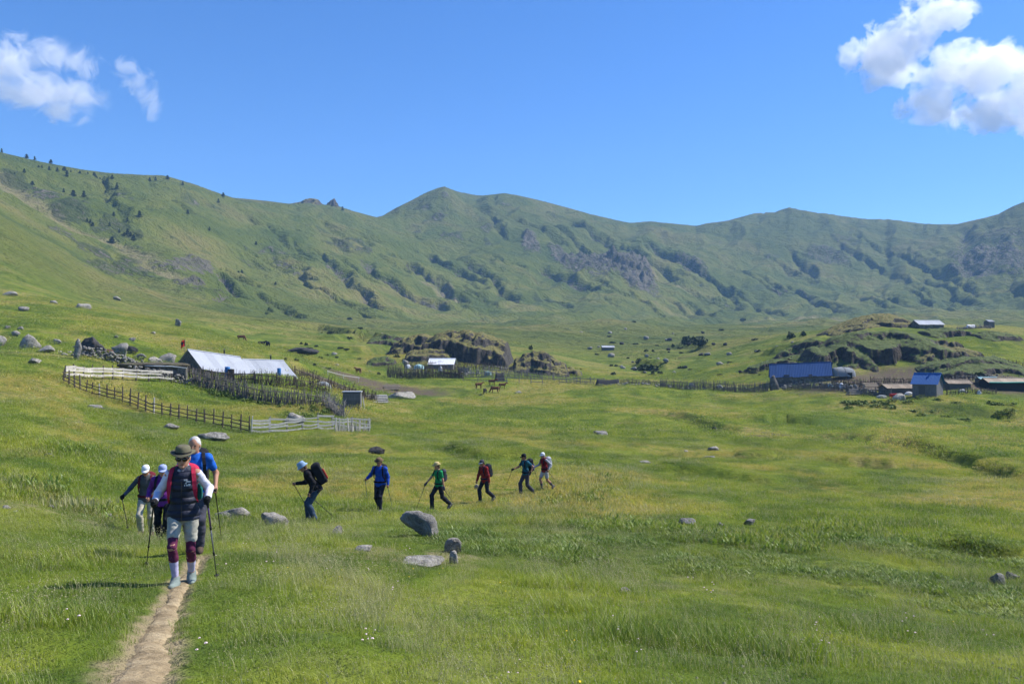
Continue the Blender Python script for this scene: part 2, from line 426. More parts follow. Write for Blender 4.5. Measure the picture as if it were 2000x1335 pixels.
# ------------------------------------------------------------------ node helpers
def new_mat(name):
    m = bpy.data.materials.new(name); m.use_nodes = True
    nt = m.node_tree
    b = nt.nodes['Principled BSDF']
    b.inputs['Specular IOR Level'].default_value = 0.25
    b.inputs['Roughness'].default_value = 0.85
    return m, nt, b
def N(nt, typ, **kw):
    n = nt.nodes.new(typ)
    for k, v in kw.items():
        if k.startswith('i_'):
            n.inputs[k[2:].replace('_', ' ')].default_value = v
        else:
            setattr(n, k, v)
    return n
def noise_n(nt, vec, scale, detail=4, rough=0.55, dist=0.0):
    n = N(nt, 'ShaderNodeTexNoise')
    n.inputs['Scale'].default_value = scale; n.inputs['Detail'].default_value = detail
    n.inputs['Roughness'].default_value = rough; n.inputs['Distortion'].default_value = dist
    if vec is not None: nt.links.new(vec, n.inputs['Vector'])
    return n.outputs['Fac']
def ramp(nt, fac, stops, interp='LINEAR'):
    n = N(nt, 'ShaderNodeValToRGB'); n.color_ramp.interpolation = interp
    el = n.color_ramp.elements
    while len(el) < len(stops): el.new(0.5)
    for e, (p, c) in zip(el, stops):
        e.position = p; e.color = (*c, 1) if len(c) == 3 else c
    nt.links.new(fac, n.inputs['Fac'])
    return n.outputs['Color']
def mixc(nt, fac, a, b, mode='MIX'):
    n = N(nt, 'ShaderNodeMix', data_type='RGBA', blend_type=mode)
    for sock, val in ((n.inputs[0], fac), (n.inputs[6], a), (n.inputs[7], b)):
        if hasattr(val, 'is_output') or hasattr(val, 'links'): nt.links.new(val, sock)
        elif isinstance(val, (tuple, list)): sock.default_value = (*val, 1) if len(val) == 3 else val
        else: sock.default_value = val
    return n.outputs[2]
def mth(nt, op, a, b=None, clamp=False):
    n = N(nt, 'ShaderNodeMath', operation=op, use_clamp=clamp)
    for k, v in enumerate((a, b)):
        if v is None: continue
        if hasattr(v, 'links'): nt.links.new(v, n.inputs[k])
        else: n.inputs[k].default_value = v
    return n.outputs[0]
def rng(nt, val, a, b, c=0.0, d=1.0):
    n = N(nt, 'ShaderNodeMapRange', interpolation_type='SMOOTHSTEP')
    nt.links.new(val, n.inputs[0])
    for i, v in zip((1, 2, 3, 4), (a, b, c, d)): n.inputs[i].default_value = v
    return n.outputs[0]
def attr(nt, name):
    n = N(nt, 'ShaderNodeAttribute'); n.attribute_name = name
    return n.outputs['Fac']
def bump(nt, b, height, strength, dist):
    n = N(nt, 'ShaderNodeBump'); n.inputs['Strength'].default_value = strength; n.inputs['Distance'].default_value = dist
    nt.links.new(height, n.inputs['Height']); nt.links.new(n.outputs[0], b.inputs['Normal'])
    return n

GRASS_A = (0.100, 0.140, 0.013); GRASS_B = (0.160, 0.184, 0.025); GRASS_C = (0.26, 0.21, 0.070); GRASS_D = (0.055, 0.090, 0.011)
def grass_colour(nt, pos):
    """meadow colour that varies over the place: lush, ordinary, dry"""
    n1 = noise_n(nt, pos, 0.055, 5, 0.6, 0.6)
    n2 = noise_n(nt, pos, 0.35, 4, 0.6, 0.4)
    n3 = noise_n(nt, pos, 1.7, 3, 0.6)
    base = ramp(nt, n2, [(0.38, GRASS_D), (0.50, GRASS_A), (0.62, GRASS_B)])
    dry = mth(nt, 'MULTIPLY', rng(nt, n1, 0.48, 0.60), rng(nt, n3, 0.34, 0.60))
    c = mixc(nt, mth(nt, 'MULTIPLY', dry, 0.85), base, GRASS_C)
    c = mixc(nt, rng(nt, n1, 0.47, 0.36, 0.0, 0.5), c, GRASS_D)
    return c, n3
def make_terrain_mat():
    m, nt, b = new_mat('alpine grassland')
    geo = N(nt, 'ShaderNodeNewGeometry'); pos = geo.outputs['Position']
    gc, n3 = grass_colour(nt, pos)
    # far slopes: grass, broken by scrubby growth, painted shade and rock
    big = noise_n(nt, pos, 0.011, 6, 0.62, 0.8); med = noise_n(nt, pos, 0.06, 5, 0.65, 0.5); fine = noise_n(nt, pos, 0.28, 4, 0.7)
    farc = ramp(nt, big, [(0.34, (0.058, 0.082, 0.016)), (0.46, (0.090, 0.112, 0.020)), (0.55, (0.122, 0.134, 0.028)), (0.66, (0.165, 0.150, 0.048))])
    farc = mixc(nt, rng(nt, med, 0.54, 0.66, 0.0, 0.45), farc, (0.046, 0.078, 0.022))
    farc = mixc(nt, rng(nt, fine, 0.56, 0.66, 0.0, 0.35), farc, (0.030, 0.050, 0.016))
    sz = N(nt, 'ShaderNodeSeparateXYZ'); nt.links.new(pos, sz.inputs[0])
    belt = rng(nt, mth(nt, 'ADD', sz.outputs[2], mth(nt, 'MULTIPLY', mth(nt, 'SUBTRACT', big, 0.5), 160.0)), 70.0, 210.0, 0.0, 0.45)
    farc = mixc(nt, belt, farc, mixc(nt, rng(nt, fine, 0.42, 0.6), (0.050, 0.070, 0.024), (0.068, 0.088, 0.028)))      # upper slopes painted darker in place of shade
    far = attr(nt, 'far')
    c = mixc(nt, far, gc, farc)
    t = mth(nt, 'MULTIPLY', attr(nt, 'tan'), rng(nt, mixc(nt, far, n3, fine), 0.30, 0.50))
    c = mixc(nt, mth(nt, 'MULTIPLY', t, mixc(nt, far, (0.85, 0.85, 0.85), (0.5, 0.5, 0.5))), c, (0.27, 0.21, 0.13))
    brk = mth(nt, 'ADD', mth(nt, 'MULTIPLY', fine, 0.7), mth(nt, 'MULTIPLY', med, 0.5))
    sraw = attr(nt, 'scrub_shade')
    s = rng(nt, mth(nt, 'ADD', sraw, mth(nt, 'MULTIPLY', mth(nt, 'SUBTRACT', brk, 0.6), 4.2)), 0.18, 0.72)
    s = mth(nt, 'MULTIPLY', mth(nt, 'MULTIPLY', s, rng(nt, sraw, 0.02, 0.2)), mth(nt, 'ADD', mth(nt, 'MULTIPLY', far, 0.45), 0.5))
    c = mixc(nt, mth(nt, 'MULTIPLY', s, 0.72), c, ramp(nt, fine, [(0.35, (0.018, 0.028, 0.012)), (0.65, (0.048, 0.060, 0.024))]))  # dark colour for bushes and for painted shade
    rraw = attr(nt, 'rock')
    rk = rng(nt, mth(nt, 'ADD', rraw, mth(nt, 'MULTIPLY', mth(nt, 'SUBTRACT', fine, 0.5), 5.0)), 0.50, 0.75)
    rk = mth(nt, 'MULTIPLY', rk, rng(nt, rraw, 0.05, 0.3))
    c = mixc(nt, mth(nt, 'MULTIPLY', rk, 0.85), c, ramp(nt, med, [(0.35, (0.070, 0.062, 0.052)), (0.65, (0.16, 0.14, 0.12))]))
    mud = attr(nt, 'mud')
    c = mixc(nt, mth(nt, 'MULTIPLY', mud, rng(nt, n3, 0.25, 0.5)), c, (0.10, 0.075, 0.055))
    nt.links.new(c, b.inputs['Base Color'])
    b.inputs['Roughness'].default_value = 0.95; b.inputs['Specular IOR Level'].default_value = 0.1
    hn = noise_n(nt, pos, 2.6, 5, 0.7)
    hf = mth(nt, 'ADD', mth(nt, 'MULTIPLY', fine, 3.0), mth(nt, 'MULTIPLY', med, 8.0))
    hmix = mth(nt, 'ADD', mth(nt, 'MULTIPLY', hn, 0.22), mth(nt, 'MULTIPLY', hf, far))
    bump(nt, b, hmix, 1.0, 1.0)
    return m
M = {}
M['terrain'] = make_terrain_mat()

# ------------------------------------------------------------------ object helpers
def link_mesh(name, verts, faces, mat=None, parent=None, smooth_=False):
    me = bpy.data.meshes.new(name)
    me.from_pydata([tuple(v) for v in verts], [], [tuple(f) for f in faces])
    if smooth_: me.shade_smooth()
    if mat is not None: me.materials.append(mat)
    me.update()
    o = bpy.data.objects.new(name, me); C.objects.link(o)
    if parent is not None: o.parent = parent
    return o
def tag(o, label=None, cat=None, group=None, kind=None):
    if label: o['label'] = label
    if cat: o['category'] = cat
    if group: o['group'] = group
    if kind: o['kind'] = kind
    return o
def thing(name, label, cat, loc=(0,0,0), rz=0.0, group=None):
    o = bpy.data.objects.new(name, None); C.objects.link(o)
    o.empty_display_size = 0.1
    o.location = loc; o.rotation_euler = (0, 0, rz)
    return tag(o, label, cat, group)
def grid_mesh(name, V, nr, nc, mat, attrs=None, smooth_=True):
    me = bpy.data.meshes.new(name)
    i = np.arange(nr-1)[:,None]*nc+np.arange(nc-1)[None]
    q = np.stack([i, i+1, i+nc+1, i+nc], -1).reshape(-1, 4)
    me.vertices.add(len(V)); me.vertices.foreach_set('co', V.astype(np.float32).ravel())
    me.loops.add(q.size); me.loops.foreach_set('vertex_index', q.ravel().astype(np.int32))
    me.polygons.add(len(q)); me.polygons.foreach_set('loop_start', np.arange(0, q.size, 4, dtype=np.int32))
    try: me.polygons.foreach_set('loop_total', np.full(len(q), 4, dtype=np.int32))
    except Exception: pass
    for k, v in (attrs or {}).items():
        a = me.attributes.new(k, 'FLOAT', 'POINT'); a.data.foreach_set('value', v.astype(np.float32).ravel())
    me.update(calc_edges=True); me.validate()
    if smooth_: me.shade_smooth()
    me.materials.append(mat)
    o = bpy.data.objects.new(name, me); C.objects.link(o)
    return o

# ------------------------------------------------------------------ ground and mountains
def build_ground():
    th = np.concatenate([np.linspace(-1.25, -0.66, 40)[:-1], np.linspace(-0.66, 0.66, 880), np.linspace(0.66, 1.25, 40)[1:]])
    r = np.concatenate([np.exp(np.linspace(math.log(1.2), math.log(320), 360)), np.exp(np.linspace(math.log(320), math.log(1500), 450))[1:], np.exp(np.linspace(math.log(1500), math.log(1780), 12))[1:]])
    R, T = np.meshgrid(r, th, indexing='ij')
    X = R*np.sin(T); Y = R*np.cos(T)
    z, sc, rk, tn = terrain(X.ravel(), Y.ravel())
    # worn mud by the huts
    mud = np.zeros_like(z)
    for (px, py, Yd, a, bb) in MUD:
        u, t = ray(px, py)
        e = np.sqrt(((X.ravel()-u*Yd)/a)**2+((Y.ravel()-Yd)/bb)**2)
        mud = np.maximum(mud, 1-smooth(.6, 1.2, e+0.3*fbm(X.ravel()/3, Y.ravel()/3, 3)))
    fr = smooth(150, 330, R.ravel())
    V = np.stack([X.ravel(), Y.ravel(), z], 1)
    nc = len(th); cut = 360-1
    def part(name, a, b):
        s = slice(a*nc, b*nc)
        o = grid_mesh(name, V[s], b-a, nc, M['terrain'], dict(scrub_shade=sc[s], rock=rk[s], tan=tn[s], far=fr[s], mud=mud[s]))
        o['kind'] = 'structure'
        return o
    part('meadow', 0, cut+1); part('mountain', cut, len(r))
MUD = [(1780,735,136,17,9),(1900,750,126,16,10),(1690,760,128,10,6),(750,748,132,12,5),(640,757,112,9,5),(1580,752,140,5,3),(1520,838,76,1.6,1.3),(1480,845,72,1.2,0.8)]
build_ground()

# ------------------------------------------------------------------ haze
def build_haze(density=0.00021):
    x0, x1, y0, y1, z0, z1 = -1800, 1800, -60, 1800, -420, 420
    v = [(x0,y0,z0),(x1,y0,z0),(x1,y1,z0),(x0,y1,z0),(x0,y0,z1),(x1,y0,z1),(x1,y1,z1),(x0,y1,z1)]
    f = [(0,3,2,1),(4,5,6,7),(0,1,5,4),(1,2,6,5),(2,3,7,6),(3,0,4,7)]
    m = bpy.data.materials.new('air'); m.use_nodes = True
    nt = m.node_tree; nt.nodes.remove(nt.nodes['Principled BSDF'])
    pv = N(nt, 'ShaderNodeVolumePrincipled')
    pv.inputs['Color'].default_value = (0.34, 0.60, 1.0, 1)
    pv.inputs['Density'].default_value = density
    pv.inputs['Anisotropy'].default_value = 0.0
    nt.links.new(pv.outputs[0], nt.nodes['Material Output'].inputs['Volume'])
    o = link_mesh('haze', v, f, m); tag(o, kind='stuff')
build_haze()

# ------------------------------------------------------------------ signed distance meshes (bodies, clothes, animals)
def P_cone(a, b, ra, rb, k=None): return ('c', np.array(a, float), np.array(b, float), ra, rb, k)
def P_ell(c, r, R=None, k=None): return ('e', np.array(c, float), np.array(r, float), np.eye(3) if R is None else np.array(R, float), None, k)
def P_box(c, h, R=None, rad=0.03, k=None): return ('b', np.array(c, float), np.array(h, float), np.eye(3) if R is None else np.array(R, float), rad, k)
def _pb(p):
    if p[0] == 'c':
        r = max(p[3], p[4]); return np.minimum(p[1], p[2])-r, np.maximum(p[1], p[2])+r
    if p[0] == 'e': R = np.linalg.norm(p[2]); R = np.abs(p[3]) @ p[2]
    else: R = np.abs(p[3]) @ p[2]+p[4]
    return p[1]-R, p[1]+R
def _sd(p, Q, infl):
    if p[0] == 'c':
        ab = p[2]-p[1]; t = np.clip(((Q-p[1]) @ ab)/(ab @ ab+1e-12), 0, 1)
        return np.linalg.norm(Q-(p[1]+t[..., None]*ab), axis=-1)-(p[3]+(p[4]-p[3])*t)-infl
    q = (Q-p[1]) @ p[3]
    if p[0] == 'e':
        r = p[2]+infl
        k0 = np.linalg.norm(q/r, axis=-1); k1 = np.linalg.norm(q/(r*r), axis=-1)+1e-9
        return k0*(k0-1)/k1
    d = np.abs(q)-p[2]
    return np.linalg.norm(np.maximum(d, 0), axis=-1)+np.minimum(d.max(-1), 0)-p[4]-infl
def sdf_mesh(prims, vox, k=0.03, infl=0.0, cuts=(), wrinkle=0.0, wfreq=18.0, seed=0):
    lo = np.min([_pb(p)[0] for p in prims], 0)-infl-3*vox; hi = np.max([_pb(p)[1] for p in prims], 0)+infl+3*vox
    n = np.ceil((hi-lo)/vox).astype(int)+1
    F = np.full(n, 9.0, np.float32)
    ax = [lo[i]+vox*np.arange(n[i]) for i in range(3)]
    for p in prims:
        kk = k if p[-1] is None else p[-1]
        a, b = _pb(p); pad = infl+kk+2*vox
        i0 = np.maximum(np.floor((a-pad-lo)/vox).astype(int), 0); i1 = np.minimum(np.ceil((b+pad-lo)/vox).astype(int)+1, n)
        sl = tuple(slice(i0[i], i1[i]) for i in range(3))
        Q = np.stack(np.meshgrid(*[ax[i][sl[i]] for i in range(3)], indexing='ij'), -1)
        d = _sd(p, Q, infl); f = F[sl]
        h = np.clip(0.5+0.5*(f-d)/max(kk, 1e-6), 0, 1)
        F[sl] = (f+(d-f)*h-kk*h*(1-h)).astype(np.float32)
    if cuts or wrinkle:
        Q = np.stack(np.meshgrid(*ax, indexing='ij'), -1)
        if wrinkle:
            m = np.abs(F) < 0.06
            F[m] += (wrinkle*noise3(Q[m]*np.array([1, 1, 1.6]), wfreq, seed, 2)).astype(np.float32)
        for (c, nrm) in cuts:                     # keep the side the normal points away from
            F = np.maximum(F, ((Q-np.array(c)) @ np.array(nrm)).astype(np.float32))
    return surface_nets(F, lo, vox)
def surface_nets(F, lo, vox):
    S = F < 0
    n = np.array(F.shape)
    corners = [(i, j, k) for i in (0, 1) for j in (0, 1) for k in (0, 1)]
    cnt = sum(S[i:n[0]-1+i, j:n[1]-1+j, k:n[2]-1+k].astype(np.int8) for i, j, k in corners)
    act = (cnt > 0) & (cnt < 8)
    idx = np.full(act.shape, -1, int); cells = np.argwhere(act); idx[act] = np.arange(len(cells))
    acc = np.zeros((len(cells), 3)); num = np.zeros(len(cells))
    for a in corners:
        for ax in range(3):
            if a[ax] == 1: continue
            b = list(a); b[ax] = 1
            fa = F[cells[:,0]+a[0], cells[:,1]+a[1], cells[:,2]+a[2]]; fb = F[cells[:,0]+b[0], cells[:,1]+b[1], cells[:,2]+b[2]]
            m = (fa < 0) != (fb < 0)
            t = np.where(m, fa/np.where(m, fa-fb, 1), 0)
            p = np.tile(np.array(a, float), (len(cells), 1)); p[:,ax] += t
            acc[m] += p[m]; num[m] += 1
    V = (cells+acc/num[:,None])*vox+lo
    faces = []
    for ax in range(3):
        o = [(0,1,2),(1,2,0),(2,0,1)][ax]; u, v = o[1], o[2]
        sl0 = [slice(None)]*3; sl1 = [slice(None)]*3
        sl0[ax] = slice(0, n[ax]-1); sl1[ax] = slice(1, n[ax])
        ch = S[tuple(sl0)] != S[tuple(sl1)]
        e = np.argwhere(ch)
        e = e[(e[:,u] > 0) & (e[:,v] > 0) & (e[:,u] < n[u]-1) & (e[:,v] < n[v]-1)]
        du = np.zeros(3, int); du[u] = 1; dv = np.zeros(3, int); dv[v] = 1
        q = np.stack([idx[tuple((e-du-dv).T)], idx[tuple((e-dv).T)], idx[tuple(e.T)], idx[tuple((e-du).T)]], 1)
        flip = ~S[tuple(e.T)]
        q[flip] = q[flip][:, ::-1]
        faces.append(q)
    return V, np.concatenate(faces)
def np_mesh(name, V, Fq, mat, parent=None, smooth_=True, extra=None):
    me = bpy.data.meshes.new(name)
    Vs, Fs = [V], [Fq]
    for (v2, f2) in (extra or []):
        Fs.append(f2+sum(len(v) for v in Vs)); Vs.append(v2)
    V = np.concatenate(Vs); Fq = np.concatenate(Fs)
    me.vertices.add(len(V)); me.vertices.foreach_set('co', V.astype(np.float32).ravel())
    me.loops.add(Fq.size); me.loops.foreach_set('vertex_index', Fq.ravel().astype(np.int32))
    k = Fq.shape[1]
    me.polygons.add(len(Fq)); me.polygons.foreach_set('loop_start', np.arange(0, Fq.size, k, dtype=np.int32))
    me.update(calc_edges=True)
    if smooth_: me.shade_smooth()
    me.materials.append(mat)
    o = bpy.data.objects.new(name, me); C.objects.link(o)
    if parent is not None: o.parent = parent
    return o
def tube(pts, rad, seg=8, flat=1.0, up=None):
    """verts, faces of a swept tube; rad a number or list; flat squeezes one side"""
    pts = [Vector(p) for p in pts]; n = len(pts)
    rad = [rad]*n if not isinstance(rad, (list, tuple)) else rad
    V, Fc = [], []
    ref = Vector(up) if up is not None else Vector((0.3, 0.9, 0.2))
    for i, p in enumerate(pts):
        t = (pts[min(i+1, n-1)]-pts[max(i-1, 0)]).normalized()
        a = t.cross(ref)
        if a.length < 1e-4: a = t.cross(Vector((1, 0, 0)))
        a.normalize(); b = t.cross(a).normalized()
        for s in range(seg):
            q = 2*math.pi*s/seg
            V.append(p+a*math.cos(q)*rad[i]+b*math.sin(q)*rad[i]*flat)
    for i in range(n-1):
        for s in range(seg):
            Fc.append((i*seg+s, i*seg+(s+1) % seg, (i+1)*seg+(s+1) % seg, (i+1)*seg+s))
    Fc.append(tuple(range(seg-1, -1, -1))); Fc.append(tuple((n-1)*seg+s for s in range(seg)))
    return V, Fc
def lathe(profile, seg=24, sx=1.0, sy=1.0):
    V, Fc = [], []
    for r, z in profile:
        for s in range(seg):
            q = 2*math.pi*s/seg
            V.append(Vector((r*math.cos(q)*sx, r*math.sin(q)*sy, z)))
    for i in range(len(profile)-1):
        for s in range(seg):
            Fc.append((i*seg+s, i*seg+(s+1) % seg, (i+1)*seg+(s+1) % seg, (i+1)*seg+s))
    return V, Fc
def box_vf(c, h, R=None):
    c = Vector(c); V = []
    for x in (-1, 1):
        for y in (-1, 1):
            for z in (-1, 1):
                v = Vector((x*h[0], y*h[1], z*h[2]))
                if R is not None: v = R @ v
                V.append(c+v)
    return V, [(0,1,3,2),(4,6,7,5),(0,4,5,1),(2,3,7,6),(0,2,6,4),(1,5,7,3)]
def join_vf(parts):
    V, Fc = [], []
    for v, f in parts:
        n = len(V); V += list(v); Fc += [tuple(i+n for i in q) for q in f]
    return V, Fc

# ------------------------------------------------------------------ cloth, skin
def cloth_mat(name, col, col2=None, scale=60.0, rough=0.9, bmp=0.25, quilt=False):
    m, nt, b = new_mat(name)
    tc = N(nt, 'ShaderNodeTexCoord'); o = tc.outputs['Object']
    n1 = noise_n(nt, o, 9.0, 3, 0.6); n2 = noise_n(nt, o, scale, 3, 0.6)
    c2 = col2 or tuple(x*0.72 for x in col)
    c = mixc(nt, rng(nt, n1, 0.35, 0.65), col, c2)
    nt.links.new(c, b.inputs['Base Color'])
    b.inputs['Roughness'].default_value = rough
    h = mth(nt, 'ADD', mth(nt, 'MULTIPLY', n1, 1.6), mth(nt, 'MULTIPLY', n2, 0.25))
    if quilt:
        s = N(nt, 'ShaderNodeSeparateXYZ'); nt.links.new(o, s.inputs[0])
        w = mth(nt, 'ABSOLUTE', mth(nt, 'SINE', mth(nt, 'MULTIPLY', s.outputs[2], 42.0)))
        h = mth(nt, 'ADD', h, mth(nt, 'MULTIPLY', mth(nt, 'POWER', w, 0.5), 1.6))
    bump(nt, b, h, bmp, 0.02)
    return m
def skin_mat(name, col):
    m, nt, b = new_mat(name)
    tc = N(nt, 'ShaderNodeTexCoord')
    n1 = noise_n(nt, tc.outputs['Object'], 14.0, 3)
    nt.links.new(mixc(nt, n1, col, (col[0]*0.8, col[1]*0.66, col[2]*0.6)), b.inputs['Base Color'])
    b.inputs['Roughness'].default_value = 0.6
    b.inputs['Subsurface Weight'].default_value = 0.0
    return m
M['skin'] = skin_mat('skin', (0.42, 0.235, 0.16)); M['skin_tan'] = skin_mat('tanned skin', (0.36, 0.19, 0.12))
_cm = {}
def CM(key, col, **kw):
    if key not in _cm: _cm[key] = cloth_mat(key, col, **kw)
    return _cm[key]
m, nt, b = new_mat('dark glass'); b.inputs['Base Color'].default_value = (0.008, 0.008, 0.01, 1); b.inputs['Roughness'].default_value = 0.12; b.inputs['Specular IOR Level'].default_value = 0.5
M['glass'] = m
def plain_mat(name, col, rough=0.6, metal=0.0, nscale=12.0, vary=0.25):
    m, nt, b = new_mat(name)
    tc = N(nt, 'ShaderNodeTexCoord')
    n1 = noise_n(nt, tc.outputs['Object'], nscale, 4)
    nt.links.new(mixc(nt, n1, tuple(x*(1+vary) for x in col), tuple(x*(1-vary) for x in col)), b.inputs['Base Color'])
    b.inputs['Roughness'].default_value = rough; b.inputs['Metallic'].default_value = metal
    return m
M['pole_grey'] = plain_mat('grey anodised tube', (0.16, 0.16, 0.18), 0.4, 0.6)
M['pole_dark'] = plain_mat('black tube', (0.03, 0.03, 0.035), 0.4, 0.2)
M['pole_purple'] = plain_mat('purple tube', (0.12, 0.05, 0.20), 0.4, 0.3)
M['pole_teal'] = plain_mat('teal tube', (0.05, 0.20, 0.22), 0.4, 0.3)
M['rubber'] = plain_mat('black rubber', (0.02, 0.02, 0.02), 0.8)

# ------------------------------------------------------------------ hikers
def ik(a, c, l1, l2, pole):
    a, c, pole = np.array(a, float), np.array(c, float), np.array(pole, float)
    d = c-a; L = np.linalg.norm(d); Lm = min(L, (l1+l2)*0.999)
    if L > Lm: c = a+d/L*Lm
    d = (c-a)/Lm
    x = (l1*l1-l2*l2+Lm*Lm)/(2*Lm); h = math.sqrt(max(l1*l1-x*x, 0))
    p = pole-d*(pole @ d); p /= np.linalg.norm(p)+1e-9
    return a+d*x+p*h, c
def rotx(a): c, s = math.cos(a), math.sin(a); return np.array([[1,0,0],[0,c,-s],[0,s,c]])
def rotz(a): c, s = math.cos(a), math.sin(a); return np.array([[c,-s,0],[s,c,0],[0,0,1]])
class Hiker:
    """Facing +Y, right hand side +X, feet on z = 0 (or given); joints in metres."""
    def __init__(s, h=1.70, slim=1.0, lean=0.06, feet=None, hands=None, head_pitch=0.0, head_yaw=0.0, pelvis=(0,0,0), broad=1.0, twist=0.0):
        k = h/1.70; s.k = k; s.slim = slim
        s.pel = np.array([pelvis[0], pelvis[1], 0.90*k+pelvis[2]])
        R = rotx(-lean) @ rotz(twist); s.R = R; s.broad = broad
        s.hip = {q: s.pel+np.array([q*0.092*k, 0, -0.03*k]) for q in (-1, 1)}
        L = lambda v: s.pel+R @ (np.array(v)*k)
        s.waist = L((0, 0, 0.14)); s.chest = L((0, 0.005, 0.36)); s.neck = L((0, 0.0, 0.535))
        s.sho = {q: L((q*0.175*broad, -0.005, 0.47)) for q in (-1, 1)}
        s.L = L
        Hd = rotz(head_yaw) @ rotx(-head_pitch); s.Hd = Hd
        s.head = s.neck+Hd @ (np.array([0, 0.025, 0.135])*k)
        feet = feet or {-1: (-0.09, 0.0, 0), 1: (0.09, 0.0, 0)}
        s.ank, s.knee, s.foot = {}, {}, {}
        for q in (-1, 1):
            f = feet[q]; pitch = f[3] if len(f) > 3 else 0.0
            a = np.array([f[0], f[1], f[2]])+np.array([0, 0, 0.085*k])
            a = a+np.array([0, -0.0, 0.13*k*math.sin(max(pitch, 0))])
            s.knee[q], s.ank[q] = ik(s.hip[q], a, 0.425*k, 0.415*k, (q*0.08, 1, 0))
            fr = rotz(-q*0.12) @ rotx(-pitch); s.foot[q] = fr
        s.hand, s.elb = {}, {}
        for q in (-1, 1):
            t = np.array(hands[q], float)
            s.elb[q], s.hand[q] = ik(s.sho[q], t, 0.285*k, 0.255*k, (q*0.28, -0.95, -0.3))
    # primitive sets
    def p_torso(s):
        k, R, b = s.k, s.R, s.broad
        return [P_ell(s.pel+R @ np.array([0, -0.01, 0.0])*k, np.array([0.165, 0.118, 0.125])*k, R),
                P_ell(s.waist, np.array([0.142*b, 0.105, 0.15])*k, R),
                P_ell(s.chest, np.array([0.162*b, 0.115, 0.17])*k, R),
                P_cone(s.sho[-1], s.sho[1], 0.054*k, 0.054*k, 0.06),
                P_cone(s.L((0, -0.01, 0.44)), s.neck, 0.085*k, 0.052*k)]
    def p_arm(s, q, f0=0.0, f1=2.0):
        k = s.k; out = []
        a, e, h = s.sho[q], s.elb[q], s.hand[q]
        up = min(f1, 1.0)
        out.append(P_cone(a, a+(e-a)*up, 0.048*k, (0.048-0.009*up)*k))
        if f1 > 1: out.append(P_cone(e, e+(h-e)*(f1-1), 0.039*k, (0.039-0.011*(f1-1))*k))
        return out
    def p_leg(s, q, f0=0.0, f1=2.0, fat=1.0):
        k = s.k; out = []
        a, e, h = s.hip[q], s.knee[q], s.ank[q]
        if f0 < 1:
            u0, u1 = f0, min(f1, 1.0)
            r = lambda t: (0.092-0.036*t)*k*fat*s.slim
            out.append(P_cone(a+(e-a)*u0, a+(e-a)*u1, r(u0), r(u1)))
        if f1 > 1:
            u0, u1 = max(f0-1, 0), f1-1
            r = lambda t: (0.056+0.010*math.sin(min(t/0.55, 1)*math.pi)-0.020*t)*k*fat*s.slim
            um = 0.33
            ax = lambda t: e+(h-e)*t+np.array([0, -0.018*k, 0])*(t/um if t < um else (1-t)/(1-um))
            cut = [u0]+([um] if u0 < um < u1 else [])+[u1]
            for c0, c1 in zip(cut[:-1], cut[1:]): out.append(P_cone(ax(c0), ax(c1), r(c0), r(c1)))
        return out
    def p_foot(s, q, g=1.0):
        k = s.k; A = s.ank[q]; fr = s.foot[q]
        v = lambda x, y, z: A+fr @ (np.array([x, y, z])*k)
        return [P_cone(v(0, -0.045, -0.045), v(0, 0.06, -0.045), 0.038*k*g, 0.040*k*g), P_cone(v(0, 0.06, -0.048), v(q*0.008, 0.155, -0.056), 0.042*k*g, 0.026*k*g), P_cone(v(0, 0, 0.02), v(0, 0.03, -0.03), 0.042*k*g, 0.044*k*g)]
    def p_head(s):
        k, H = s.k, s.Hd; c = s.head
        v = lambda x, y, z: c+H @ (np.array([x, y, z])*k)
        return [P_ell(v(0, -0.006, 0.018), np.array([0.076, 0.094, 0.100])*k, H), P_ell(v(0, 0.026, -0.058), np.array([0.054, 0.062, 0.062])*k, H),
                P_cone(s.neck+np.array([0, -0.005, -0.02]), v(0, -0.015, -0.05), 0.052*k, 0.050*k),
                P_cone(v(0, 0.088, 0.005), v(0, 0.106, -0.028), 0.009*k, 0.013*k, 0.012), P_ell(v(0, 0.080, -0.095), np.array([0.022, 0.018, 0.016])*k, H, 0.02),
                P_ell(v(-0.077, -0.012, -0.012), np.array([0.010, 0.020, 0.031])*k, H, 0.008), P_ell(v(0.077, -0.012, -0.012), np.array([0.010, 0.020, 0.031])*k, H, 0.008)]
    def hand_mesh(s, q, axis, vox, infl=0.0):
        k = s.k
        c = s.hand[q]; f = c-s.elb[q]; f /= np.linalg.norm(f)
        a = np.array(axis, float); a /= np.linalg.norm(a)
        f2 = f-a*(f @ a)
        if np.linalg.norm(f2) < 0.25:                       # arm along the stick: pick the inner side
            f2 = np.array([-q*0.6, 0.8, 0.0]); f2 = f2-a*(f2 @ a)
        f2 /= np.linalg.norm(f2)
        n = np.cross(a, f2)*q                                # back of the hand
        G = c+f*0.075*k                                      # grip centre
        s.grip[q] = G
        P = [P_cone(c-f*0.02*k, c+f*0.03*k, 0.027*k, 0.030*k, 0.02), P_cone(G+a*0.026*k-f2*0.018*k+n*0.02*k, G-a*0.030*k-f2*0.018*k+n*0.02*k, 0.019*k, 0.018*k, 0.02), P_cone(c+f*0.02*k, G-f2*0.014*k+n*0.018*k, 0.028*k, 0.024*k, 0.02)]
        def pt(ang, rr, da): return G+a*da*k+(math.cos(ang)*(-f2)+math.sin(ang)*n)*rr*k
        for i, (da, ln) in enumerate(((0.033, 1.0), (0.012, 1.06), (-0.009, 1.0), (-0.029, 0.86))):
            A = [pt(t, 0.030, da) for t in (1.0, 1.0+1.1*ln, 1.0+2.1*ln, 1.0+2.9*ln)]
            rr = (0.0095, 0.009, 0.0085, 0.0075)
            for u in range(3): P.append(P_cone(A[u], A[u+1], rr[u]*k, rr[u+1]*k, 0.004))
